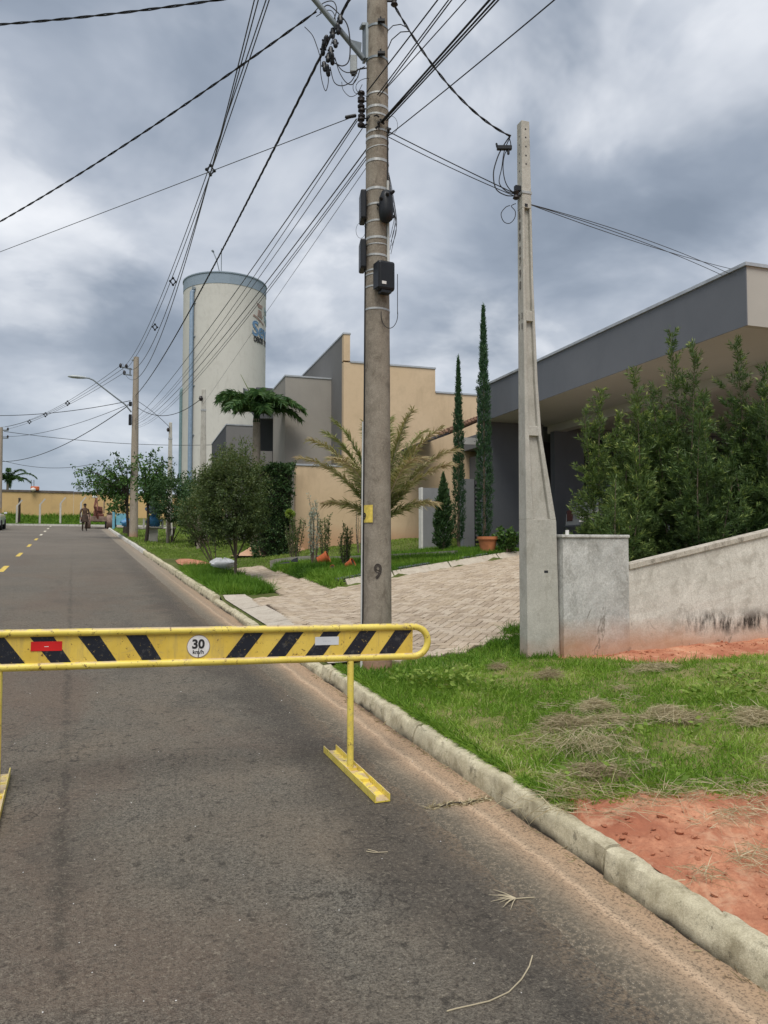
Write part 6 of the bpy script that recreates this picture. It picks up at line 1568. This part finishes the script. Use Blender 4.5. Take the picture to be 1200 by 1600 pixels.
for o_ in [o for o in bpy.data.objects if o.type == 'EMPTY' and o.get('label', '').startswith('green palm with')]: g.build('spear_leaf', MAT['frond_dry'], o_)
green_palm('distant palm rising behind the yellow wall', 12, 755, 76, 2.9, 12, .8, 3.8)

# ------------------------------------------------------------------ pots and small shrubs
def pot(name, label, c, r, h, mat, axis=(0, 0, 1), group=None):
    p = thing(name, label, 'pot', c, group); a = Vector(axis).normalized()
    g = MB(); g.lathe([(r*.68, 0), (r*.95, h*.82), (r*1.08, h*.83), (r*1.1, h), (r*.98, h), (r*.94, h*.86)], c, 24, axis=a); g.build('body', mat, p, smooth=True)
    g = MB(); g.lathe([(r*.9, h*.80), (r*.88, h*.9)], c, 20, axis=a); g.build('soil', MAT['bark_dark'], p); return p
c = hit(762, 864); pot('terracotta_pot', 'terracotta pot standing at the foot of the tallest cypress', Vector((c.x, c.y, hfun(c.x, c.y)-.01)), .21, .36, MAT['terracotta'])
def small_shrub(label, px, pyb, pyt, dh, w, nst, mat, leaf, per=26, name='small_shrub'):
    b = hit(px, pyb); dh = b.dot(F0); zb = hfun(b.x, b.y); t = at(px, pyt, dh); h = t.z-zb; p = thing(name, label, 'shrub', (b.x, b.y, zb)); g = MB(); S = []; E = []
    for i in range(nst):
        a = 2*pi*i/nst+rnd.uniform(-.5, .5); e = Vector((b.x+cos(a)*w*rnd.uniform(.3, 1), b.y+sin(a)*w, zb+h*rnd.uniform(.65, 1))); P_ = limb(g, (b.x+cos(a)*.04, b.y+sin(a)*.04, zb-.03), e, .012, .004, .05, 5)
        for q_ in range(1, 5): S.append(tuple(P_[q_])); E.append(tuple(P_[q_+1]))
    g.build('stem', MAT['bark'], p); twig_leaves(S, E, per, mat, p, leaf[0], leaf[1], .8, None, .02, up=.3); return p
small_shrub('leafy shrub with a bright green tuft at the left end of the front lawn', 460, 880, 805, 15.6, .26, 9, MAT['leaf_shrub'], (.065, .024))
small_shrub('pale silvery spike shaped shrub between the two lawn shrubs', 490, 884, 772, 15.2, .12, 8, MAT['leaf_silver'], (.06, .016), 30)
small_shrub('slim upright shrub right of the silvery one', 507, 876, 792, 15.8, .16, 8, MAT['leaf_shrub'], (.06, .022))
small_shrub('small shrub beside the overturned orange pot near the round pole', 540, 886, 815, 15.0, .14, 8, MAT['leaf_shrub'], (.06, .022))
small_shrub('thin bare shrub half hidden left of the round pole', 563, 870, 790, 16.0, .14, 7, MAT['straw'], (.05, .015), 12)
small_shrub('low green shrub beside the terracotta pot', 792, 862, 826, 16.9, .28, 10, MAT['leaf_tree'], (.09, .05))
c = at(453, 803, hit(460, 880).dot(F0)); tf_ = thing('flower_tuft', 'bright lime green tuft above the leafy lawn shrub', 'plant', c); n = 260; d = rand_dirs(n, .3); leaves('foliage', MAT['lawn'], np3(c)+d*.03, d, .11, .05, rng.random(n)*.3+.7, tf_)
g = MB(); g.tube([Vector((c.x, c.y, hfun(c.x, c.y))), c], .006, 5); g.build('stem', MAT['bark'], tf_)
for (px, py, dh, ax, lab) in ((497, 880, 14.6, (.75, -.35, .35), 'orange pot lying on its side on the front lawn'), (541, 886, 14.5, (.6, -.5, .4), 'smaller orange pot tipped over near the round pole'), (521, 888, 14.4, (-.4, -.6, .3), 'tiny orange pot lying between the two larger tipped pots')):
    q = hit(px, py+4); r = .13 if px == 497 else (.09 if px == 541 else .05); pot('orange_pot', lab, Vector((q.x, q.y, hfun(q.x, q.y)+r*.75)), r, r*1.9, MAT['orange_pot'], ax, 'orange pots tipped over on the lawn')
q = hit(350, 897); g = MB(); g.grid(16, 9, lambda u, v: Vector((q.x+.27*cos(2*pi*u)*sin(pi*v)*(1+.55*fbm(cos(2*pi*u)*2, sin(2*pi*u)*2, v*4)), q.y+.14*sin(2*pi*u)*sin(pi*v), hfun(q.x, q.y)+.24+.10*cos(pi*v)*(1+.9*fbm(cos(2*pi*u)*2.5+4, sin(2*pi*u)*2.5, v*3)))))
tag(g.build('white_bag', MAT['white_bag'], smooth=True), 'crumpled white bag lying in the tall grass by the tree', 'bag')
q = hit(458, 887); g = MB(); z_ = hfun(q.x, q.y); g.prism([Vector((q.x-.06, q.y-.05, z_+.13)), Vector((q.x+.10, q.y-.03, z_+.12)), Vector((q.x+.12, q.y+.05, z_+.21)), Vector((q.x+.01, q.y+.06, z_+.17))], (0, .01, .015))
g.prism([Vector((q.x-.3, q.y-.05, z_+.09)), Vector((q.x-.1, q.y-.1, z_+.1)), Vector((q.x-.08, q.y+.05, z_+.12))], (0, .01, .012)); tag(g.build('plastic_scrap', MAT['black']), 'torn black plastic scrap lying beside the stone block', 'scrap')

# ================================================================== ROAD LITTER
g = MB()
c = gr(806, 1404, .006)
for i in range(9):
    a = radians(118+i*13+rnd.uniform(-5, 5)); ln = rnd.uniform(.06, .12); e = c+Vector((cos(a)*ln, sin(a)*ln, 0)); g.tube([c+Vector((0, 0, .002)), c.lerp(e, .5)+ZV*.006, Vector((e.x, e.y, zroad(e.y)+.006))], [.0022, .002, .001], 5)
g.tube([c, gr(835, 1402, .006)], .0025, 5)
tag(g.build('dry_sprig', MAT['twig']), 'dry fan shaped sprig lying on the dark asphalt', 'twig')
g = MB(); g.tube([gr(x, y, .004) for x, y in ((832, 1493), (827, 1510), (815, 1530), (795, 1550), (765, 1564), (735, 1571), (712, 1576), (698, 1580))], .0025, 6); tag(g.build('dry_twig', MAT['twig']), 'long thin curved dry stem on the road near the bottom', 'twig')
g = MB(); g.tube([gr(572, 1330, .004), gr(585, 1332, .008), gr(606, 1331, .005)], .002, 5); g.tube([gr(575, 1327, .004), gr(590, 1331, .006)], .002, 5); tag(g.build('dry_sprig', MAT['twig']), 'tiny dry stalk on the road below the barrier foot', 'twig')
g = MB(); pv = []
spots = [(47, 1084), (510, 1113), (152, 1083), (73, 1162), (148, 1251), (300, 1245), (180, 1478), (612, 1160), (405, 1178), (440, 1095), (690, 1170), (205, 1255)] + [(rnd.uniform(20, 1000), rnd.uniform(1060, 1590)) for _ in range(45)]
for px, py in spots:
    q = gr(px, py, .0)
    if q.x > 2.15: continue
    r = rnd.uniform(.0015, .0035) if py > 1100 else rnd.uniform(.003, .006)
    g.lathe([(r*.5, 0), (r, r*.5), (r*.6, r)], q+ZV*.001, 5)
tag(g.build('road_grit', MAT['sign_white']), 'small pale stones scattered over the asphalt', 'grit', kind='stuff')
# opened joint across the gutter with debris, and dead leaves along the kerb foot
yj = gr(740, 1254, 0).y; P = []; D = []; VR = []
for _ in range(260):
    x = rnd.uniform(1.8, 2.2); y = yj+.03*fbm(x*9, 2)+rnd.gauss(0, .012); P.append((x, y, zroad(y)+.006)); D.append((rnd.gauss(0, 1), rnd.gauss(0, .6), abs(rnd.gauss(.1, .2)))); VR.append(rnd.random())
for _ in range(260):
    y = rnd.uniform(4.2, 7.2) if rnd.random() < .6 else rnd.uniform(1.5, 4.2); x = 2.19-abs(rnd.gauss(0, .022)); P.append((x, y, zroad(y)+.006)); D.append((rnd.gauss(0, .5), rnd.gauss(0, 1), abs(rnd.gauss(.1, .15)))); VR.append(rnd.random()*.5)
n = len(P); o = blades('gutter_debris', MAT['straw'], np.array(P), np.array(D), rng.uniform(.015, .06, n), rng.uniform(.003, .009, n), 0.1, np.array(VR)); tag(o, 'dead leaves and straw caught in the gutter at the kerb foot', 'debris', kind='stuff')
g = MB(); N = 14; vs_ = []
for i in range(N+1):
    x = 1.82+.375*i/N; yy_ = yj+.03*fbm(x*9, 2); w_ = .008+.008*abs(fbm(x*20, 5)); vs_ += [(x, yy_-w_, zroad(yy_)+.0095), (x, yy_+w_, zroad(yy_)+.0095)]
g.add(vs_, [(2*i, 2*i+2, 2*i+3, 2*i+1) for i in range(N)]); struct(g.build('gutter_joint', MAT['bark_dark']))

# ================================================================== VEHICLES, PERSON AND BINS
MAT['car_white'] = plain('car_paint_white', (.60, .61, .62), .25, .0, .04, coat=.5)
MAT['car_dark'] = plain('car_paint_silver', (.22, .23, .24), .25, .3, .04, coat=.5)
MAT['glass'] = plain('car_glass', (.015, .018, .02), .08, spec=.6)
MAT['tyre'] = plain('tyre_rubber', (.02, .02, .02), .8)
MAT['rim'] = plain('wheel_rim', (.35, .36, .37), .35, .6)
MAT['tail_red'] = plain('tail_light', (.05, .02, .02), .25)
MAT['chrome'] = plain('chrome', (.6, .61, .62), .2, .8)
def car(label, loc, fwd, paint, hgt=1.5):
    p = thing('parked_car', label, 'car', loc); f = Vector(fwd).normalized(); s = Vector((f.y, -f.x, 0)); o = Vector(loc); sl = f.y*SL if abs(f.y) > .5 and loc[0] < 2 else 0
    def K(x, y, z): return o+f*x+s*y+ZV*(z+x*sl)
    def shell(prof, w0, w1, nm, mat, par=p):
        g = MB(); n = len(prof); vs_ = []
        for sy in (-1, 1):
            for x, z in prof: vs_.append(K(x, sy*(w0+(w1-w0)*max(0, (z-.5)/(hgt-.5))), z))
        g.add(vs_, [tuple(range(n)), tuple(n+i for i in reversed(range(n)))] + [(i, n+i, n+(i+1) % n, (i+1) % n) for i in range(n)]); return g.build(nm, mat, par, bevel=.04, seg=3)
    shell([(-2.05, .30), (2.0, .30), (2.1, .5), (2.05, .72), (1.7, .86), (.95, .95), (-1.95, .98), (-2.1, .85), (-2.12, .5)], .86, .80, 'body', paint)
    shell([(.95, .955), (.35, hgt-.06), (-.1, hgt), (-1.3, hgt-.02), (-1.75, hgt-.18), (-1.98, .985)], .80, .62, 'cabin', paint)
    for x0, x1_, z0, z1 in ((.70, .40, 1.02, hgt-.14), ):
        pass
    for sy in (-1, 1):
        for (xa, xb, xc_, xd_) in ((.72, -.18, -.18, .30), (-.25, -1.15, -1.15, -.25), (-1.22, -1.78, -1.60, -1.22)):
            g = MB(); w = lambda z: sy*(.86+(.62-.86)*((z-.5)/(hgt-.5))+.012); q = [K(xa, w(1.0)-sy*.02, 1.02), K(xb, w(1.0)-sy*.02, 1.02), K(xc_, w(hgt-.15)-sy*.0, hgt-.15), K(xd_, w(hgt-.15), hgt-.15)]
            g.prism(q, s*sy*.012); g.build('side_window', MAT['glass'], p)
        for x in (1.3, -1.3):
            c = K(x, sy*.80, .32); g = MB(); g.lathe([(.2, -.1), (.30, -.1), (.32, -.07), (.32, .07), (.30, .1), (.2, .1)], c, 24, axis=s*sy); wh = g.build('wheel', MAT['tyre'], p, smooth=True)
            g = MB(); g.lathe([(.2, .05), (.19, .09), (.06, .1)], c, 16, axis=s*sy); g.build('rim', MAT['rim'], wh)
        g = MB(); g.box(K(2.03, sy*.6, .66), f*.05, s*.18, ZV*.08); g.build('headlight', MAT['chrome'], p, bevel=.02)
        g = MB(); g.box(K(-2.08, sy*.66, .80), f*.04, s*.12, ZV*.12); g.build('tail_light', MAT['tail_red'], p, bevel=.02)
        g = MB(); g.box(K(.65, sy*.93, 1.02), f*.05, s*.09, ZV*.06); g.build('mirror', paint, p, bevel=.02)
    for x, zc, dx, nm in ((.66, 0, -.28, 'windscreen'), (-1.90, 0, .13, 'rear_window')):
        g = MB(); g.prism([K(x+.02*(1 if x > 0 else -1), -.62, 1.03), K(x+.02*(1 if x > 0 else -1), .62, 1.03), K(x+dx+.02*(1 if x > 0 else -1), .54, hgt-.2), K(x+dx+.02*(1 if x > 0 else -1), -.54, hgt-.2)], f*(.03 if x > 0 else -.03)); g.build(nm, MAT['glass'], p)
    g = MB(); g.box(K(-2.13, 0, .48), f*.05, s*.84, ZV*.12); g.build('bumper', MAT['black'], p, bevel=.03); g = MB(); g.box(K(2.10, 0, .45), f*.05, s*.84, ZV*.12); g.build('bumper', MAT['black'], p, bevel=.03)
    g = MB(); g.box(K(-2.14, 0, .72), f*.012, s*.24, ZV*.06); g.build('number_plate', MAT['sign_white'], p); g = MB(); g.box(K(-2.13, 0, .86), f*.02, s*.5, ZV*.025); g.build('chrome_strip', MAT['chrome'], p)
    return p
e_ = gr(5, 829, 0); car('white car parked at the left edge of the view', (e_.x-1.02, e_.y+2.0, zroad(e_.y+2.0)), (0, 1, 0), MAT['car_white'])
cq = at(925, 800, 15.6); cl_ = Vector((cq.x, cq.y, 0))+HX*2.0; car('silver car parked in the carport behind the conifer shrubs', (cl_.x, cl_.y, GF), tuple(HX), MAT['car_dark'], 1.62)

# person walking on the road
MAT['cloth_brown'] = plain('brown_work_clothes', (.055, .036, .026), .85, var=.3, scale=5)
MAT['cloth_tan'] = plain('tan_shirt', (.10, .062, .042), .85, var=.3, scale=5)
MAT['skin'] = plain('skin', (.20, .11, .07), .6); MAT['shoe'] = plain('shoe_dark', (.02, .018, .016), .7); MAT['hair'] = plain('hair_dark', (.012, .01, .009), .8)
def person(label, loc, ang):
    p = thing('person', label, 'person', loc); me = bpy.data.meshes.new('sk')
    J = {'pel': (0, 0, .92, .135, .10), 'ch': (0, .0, 1.18, .155, .105), 'sh': (0, 0, 1.38, .15, .09), 'nk': (0, -.01, 1.47, .055, .055), 'hd': (0, -.02, 1.56, .085, .095), 'tp': (0, -.02, 1.66, .075, .085),
         'lh': (-.10, 0, .86, .095, .095), 'lk': (-.12, -.08, .49, .065, .065), 'la': (-.12, .02, .09, .045, .045), 'lt': (-.12, -.12, .05, .045, .035),
         'rh': (.10, 0, .86, .095, .095), 'rk': (.12, .0, .49, .065, .065), 'ra': (.13, .12, .09, .045, .045), 'rt': (.13, -.02, .05, .045, .035),
         'ls': (-.20, 0, 1.36, .065, .065), 'le': (-.27, .03, 1.09, .047, .047), 'lw': (-.27, -.08, .86, .034, .034), 'lf': (-.26, -.11, .76, .035, .025),
         'rs': (.20, 0, 1.36, .065, .065), 're': (.27, .02, 1.09, .047, .047), 'rw': (.25, -.12, .88, .034, .034), 'rf': (.24, -.16, .79, .035, .025)}
    for sd_, s in (('l', -1), ('r', 1)):
        w = J[sd_+'f']
        for k, (dx, dl) in enumerate(((-.022, .085), (-.008, .095), (.007, .09), (.021, .075))): J[sd_+'g%d' % k] = (w[0]+dx*.9, w[1]-.02, w[2]-dl, .0105, .0105)
        J[sd_+'m'] = (w[0]-s*.035, w[1]-.05, w[2]-.02, .011, .011)
    Ed = [('pel', 'ch'), ('ch', 'sh'), ('sh', 'nk'), ('nk', 'hd'), ('hd', 'tp'), ('pel', 'lh'), ('lh', 'lk'), ('lk', 'la'), ('la', 'lt'), ('pel', 'rh'), ('rh', 'rk'), ('rk', 'ra'), ('ra', 'rt'), ('sh', 'ls'), ('ls', 'le'), ('le', 'lw'), ('lw', 'lf'), ('sh', 'rs'), ('rs', 're'), ('re', 'rw'), ('rw', 'rf')]
    for sd_ in 'lr': Ed += [(sd_+'f', sd_+'g%d' % k) for k in range(4)] + [(sd_+'w', sd_+'m')]
    ks = list(J); me.from_pydata([J[k][:3] for k in ks], [(ks.index(a), ks.index(b)) for a, b in Ed], [])
    ob = bpy.data.objects.new('sk', me); col.objects.link(ob); md = ob.modifiers.new('skin', 'SKIN'); sv = me.skin_vertices[0].data
    for i, k in enumerate(ks): sv[i].radius = J[k][3:]; sv[i].use_root = (k == 'pel')
    sb = ob.modifiers.new('sub', 'SUBSURF'); sb.levels = 2; sb.render_levels = 2
    dg = bpy.context.evaluated_depsgraph_get(); m2 = bpy.data.meshes.new_from_object(ob.evaluated_get(dg)); bpy.data.objects.remove(ob)
    R_ = Matrix.Rotation(ang, 4, 'Z'); m2.transform(R_); m2.name = 'body'; m2.materials.clear()
    for m in (MAT['cloth_brown'], MAT['cloth_tan'], MAT['skin'], MAT['shoe']): m2.materials.append(m)
    for q in m2.polygons:
        z = q.center.z; r = Vector((q.center.x, q.center.y)).length; q.use_smooth = True
        q.material_index = 3 if z < .11 else (2 if z > 1.46 or (z < .86 and r > .215 and z > .6) else (1 if z > .98 else 0))
    b = bpy.data.objects.new('body', m2); _link(b, p, WM[p])
    Lc = Vector(loc); g = MB(); g.grid(16, 8, lambda u, v: Lc+R_@Vector((.098*cos(2*pi*u)*sin(pi*.55*v), -.012+.115*sin(2*pi*u)*sin(pi*.55*v), 1.625+.105*cos(pi*.55*v)))); g.build('hair', MAT['hair'], p, smooth=True)
    g = MB(); g.grid(18, 6, lambda u, v: Lc+R_@Vector(((.175+.09*v)*cos(2*pi*u), (.13+.10*v)*sin(2*pi*u), 1.0-.42*v+.01*sin(6*pi*u)))); g.build('coat_skirt', MAT['cloth_brown'], p, smooth=True)
    nz = R_@Vector((0, -.115, 1.585)); g = MB(); g.lathe([(.012, -.02), (.016, 0), (.006, .025)], Lc+nz, 8); g.build('nose', MAT['skin'], p)
    return p
e_ = gr(132, 830, 0); person('person in brown work clothes walking on the road by the tractor', e_, radians(12))
# old tractor seen from behind
MAT['rust'] = plain('faded_red_paint', (.17, .065, .045), .7, var=.4, scale=4); MAT['dust'] = plain('dusty_pink_metal', (.24, .165, .13), .8, var=.4, scale=4)
e_ = gr(154, 826, 0); TL = Vector(e_); tr_ = thing('tractor', 'old faded red tractor with raised boom standing at the kerb', 'tractor', TL)
def K(x, y, z): return TL+Vector((x, y, z))
for sx, r_, w_, y_ in ((-.72, .52, .2, .2), (.72, .52, .2, .2), (-.62, .34, .13, 2.1), (.62, .34, .13, 2.1)):
    g = MB(); g.lathe([(r_*.55, -w_), (r_*.9, -w_), (r_, -w_*.7), (r_, w_*.7), (r_*.9, w_), (r_*.55, w_)], K(sx, y_, r_), 22, axis=(1, 0, 0)); wh = g.build('wheel', MAT['tyre'] if y_ > 1 else MAT['dust'], tr_, smooth=True)
    g = MB(); g.lathe([(r_*.56, -w_*.6), (r_*.56, w_*.6)], K(sx, y_, r_), 16, axis=(1, 0, 0)); g.build('rim', MAT['rust'], wh)
g = MB(); g.bx(-.34, .34, .0, 2.4, .55, 1.05); g.v = [TL+v for v in g.v]; g.build('chassis', MAT['rust'], tr_, bevel=.05)
g = MB(); g.bx(-.3, .3, 1.1, 2.5, 1.05, 1.4); g.v = [TL+v for v in g.v]; g.build('bonnet', MAT['rust'], tr_, bevel=.08)
g = MB(); g.bx(-.24, .24, .2, .6, 1.05, 1.2); g.bx(-.24, .24, .12, .22, 1.2, 1.55); g.v = [TL+v for v in g.v]; g.build('seat', MAT['rust'], tr_, bevel=.04)
for sx in (-.72, .72): g = MB(); g.bx(sx-.2, sx+.2, -.1, .7, 1.06, 1.12); g.v = [TL+v for v in g.v]; g.build('fender', MAT['dust'], tr_, bevel=.02)
g = MB(); g.tube([K(-.05, -.1, .7), K(-.3, -.5, 1.5), K(-.18, -.35, 2.25)], [.08, .07, .05], 8); g.tube([K(-.18, -.35, 2.25), K(-.1, -.9, 1.2)], .05, 8); g.build('boom', MAT['rust'], tr_)
g = MB(); g.box(K(-.28, -.35, 2.2), (.16, 0, 0), (0, .12, 0), (0, 0, .08)); g.build('lamp', MAT['white_paint'], tr_, bevel=.03)
g = MB(); g.tube([K(.35, .6, 1.1), K(.36, .6, 2.1)], .04, 6); g.build('exhaust', MAT['dust'], tr_); g = MB(); g.bx(-.6, .6, -.15, -.05, .5, .85); g.v = [TL+v for v in g.v]; g.build('rear_board', MAT['dust'], tr_, bevel=.02)
g = MB(); g.lathe([(.02, -.02), (.19, -.02), (.2, 0), (.19, .02), (.02, .02)], K(0, .95, 1.5), 18, axis=(0, -.5, .8)); g.build('steering_wheel', MAT['black'], tr_)
e_ = gr(174, 826, 0); bn_ = thing('bin', 'squat black bin on the road right of the tractor', 'bin', e_)
g = MB(); g.hexa([e_+Vector(v) for v in ((-.32, -.25, 0), (.32, -.25, 0), (.32, .25, 0), (-.32, .25, 0), (-.38, -.3, .62), (.38, -.3, .62), (.38, .3, .62), (-.38, .3, .62))]); g.build('body', MAT['black'], bn_, bevel=.03)
g = MB(); g.box(e_+ZV*.65, (.4, 0, 0), (0, .32, 0), (0, 0, .03)); g.build('lid', MAT['black'], bn_, bevel=.02)
# garbage stand with bags, far benches and posts
MAT['bag_blue'] = plain('blue_bag', (.06, .21, .40), .35, var=.4, scale=14); MAT['bag_grey'] = plain('blue_grey_bag', (.20, .24, .34), .35, var=.6, scale=10); MAT['cyan_post'] = plain('cyan_paint', (.16, .38, .48), .6)
e_ = gr(239, 846, .13); zz = hfun(e_.x, e_.y); E0 = Vector((e_.x, e_.y, zz)); gs_ = thing('garbage_stand', 'pale concrete garbage stand holding blue bags by the far kerb', 'stand', E0)
g = MB(); g.bx(-.18, .18, -.14, .14, -.05, .55); g.v = [E0+v for v in g.v]; g.build('pedestal', MAT['post'], gs_, bevel=.02)
g = MB(); g.bx(-.40, .40, -.3, .3, .55, .62); g.v = [E0+v for v in g.v]; g.build('tray', MAT['post'], gs_, bevel=.015)
for sx in (-.38, .38):
    g = MB(); g.bx(sx-.02, sx+.02, -.28, .28, .62, .95); g.v = [E0+v for v in g.v]; g.build('side_rail', MAT['post'], gs_)
def bag(label, c, r, h, mat):
    c = Vector(c); g = MB(); g.grid(16, 10, lambda u, v: c+Vector((r*cos(2*pi*u)*sin(pi*min(1, v*.97))**.7*(1+.75*fbm(cos(2*pi*u)*2.4+c.x, sin(2*pi*u)*2.4, v*5)), r*.8*sin(2*pi*u)*sin(pi*min(1, v*.97))**.7, h*v+.10*fbm(cos(2*pi*u)*3, sin(2*pi*u)*3, c.x+v*3)))); return tag(g.build('garbage_bag', mat, smooth=True), label, 'bag')
bag('shiny bright blue garbage bag low on the garbage stand', E0+Vector((0, -.05, .60)), .27, .52, MAT['bag_blue']); bag('grey blue garbage bag piled on top of the garbage stand', E0+Vector((.02, 0, 1.12)), .30, .6, MAT['bag_grey'])
e_ = gr(197, 834, .13); bag('blue garbage bag on the ground left of the lamp pole', Vector((e_.x, e_.y, hfun(e_.x, e_.y)+.33)), .26, .5, MAT['bag_blue'])
st_ = thing('tree_stump', 'dark wooden stump carrying a blue garbage bag', 'stump', (e_.x, e_.y, hfun(e_.x, e_.y))); g = MB(); g.lathe([(.2, -.05), (.17, .1), (.16, .36)], (e_.x, e_.y, hfun(e_.x, e_.y)), 12); g.build('trunk', MAT['bark_dark'], st_); g = MB(); g.lathe([(.158, .355), (.15, .37)], (e_.x, e_.y, hfun(e_.x, e_.y)), 12); g.build('cut_face', MAT['bark'], st_)
e_ = gr(177.5, 826, .13); cp = thing('painted_post', 'light blue painted post at the far kerb beside the small tree', 'post', (e_.x, e_.y, hfun(e_.x, e_.y))); g = MB(); g.tube([(e_.x, e_.y, hfun(e_.x, e_.y)-.1), (e_.x, e_.y, hfun(e_.x, e_.y)+1.15)], .09, 10); g.build('shaft', MAT['cyan_post'], cp); g = MB(); g.bx(e_.x+.15, e_.x+.75, e_.y-.02, e_.y+.03, hfun(e_.x, e_.y)+.25, hfun(e_.x, e_.y)+1.0); g.build('board', MAT['cyan_post'], cp)
for px, w_, lab in ((222, .5, 'low white concrete bench behind the dark leaning trunk'), (256, .55, 'low white concrete bench right of the garbage stand')):
    q = at(px, 834, 37.5); z_ = hfun(q.x, q.y); b_ = thing('bench', lab, 'bench', (q.x, q.y, z_)); g = MB(); g.bx(q.x-w_, q.x+w_, q.y-.2, q.y+.2, z_+.36, z_+.46); g.build('seat', MAT['post'], b_, bevel=.015)
    for sx in (-.7, .7): g = MB(); g.bx(q.x+sx*w_-.09, q.x+sx*w_+.09, q.y-.17, q.y+.17, z_-.1, z_+.36); g.build('leg', MAT['post'], b_)
for px, lab in ((262, 'grey timber post of the wire fence right of the garbage stand'), (310, 'grey timber post of the wire fence behind the bushy tree')):
    q = at(px, 838, 31.5 if px == 262 else 27); z_ = hfun(q.x, q.y); b_ = thing('fence_post', lab, 'post', (q.x, q.y, z_), 'timber posts of the wire fence'); g = MB(); g.tube([(q.x, q.y, z_-.1), (q.x+.02, q.y, z_+.6), (q.x, q.y, z_+1.2)], [.075, .07, .065], 8); g.build('shaft', MAT['palm_trunk'], b_)
    g = MB(); g.lathe([(.066, 0), (.05, .04)], (q.x, q.y, z_+1.19), 8); g.build('cap', MAT['bark'], b_)
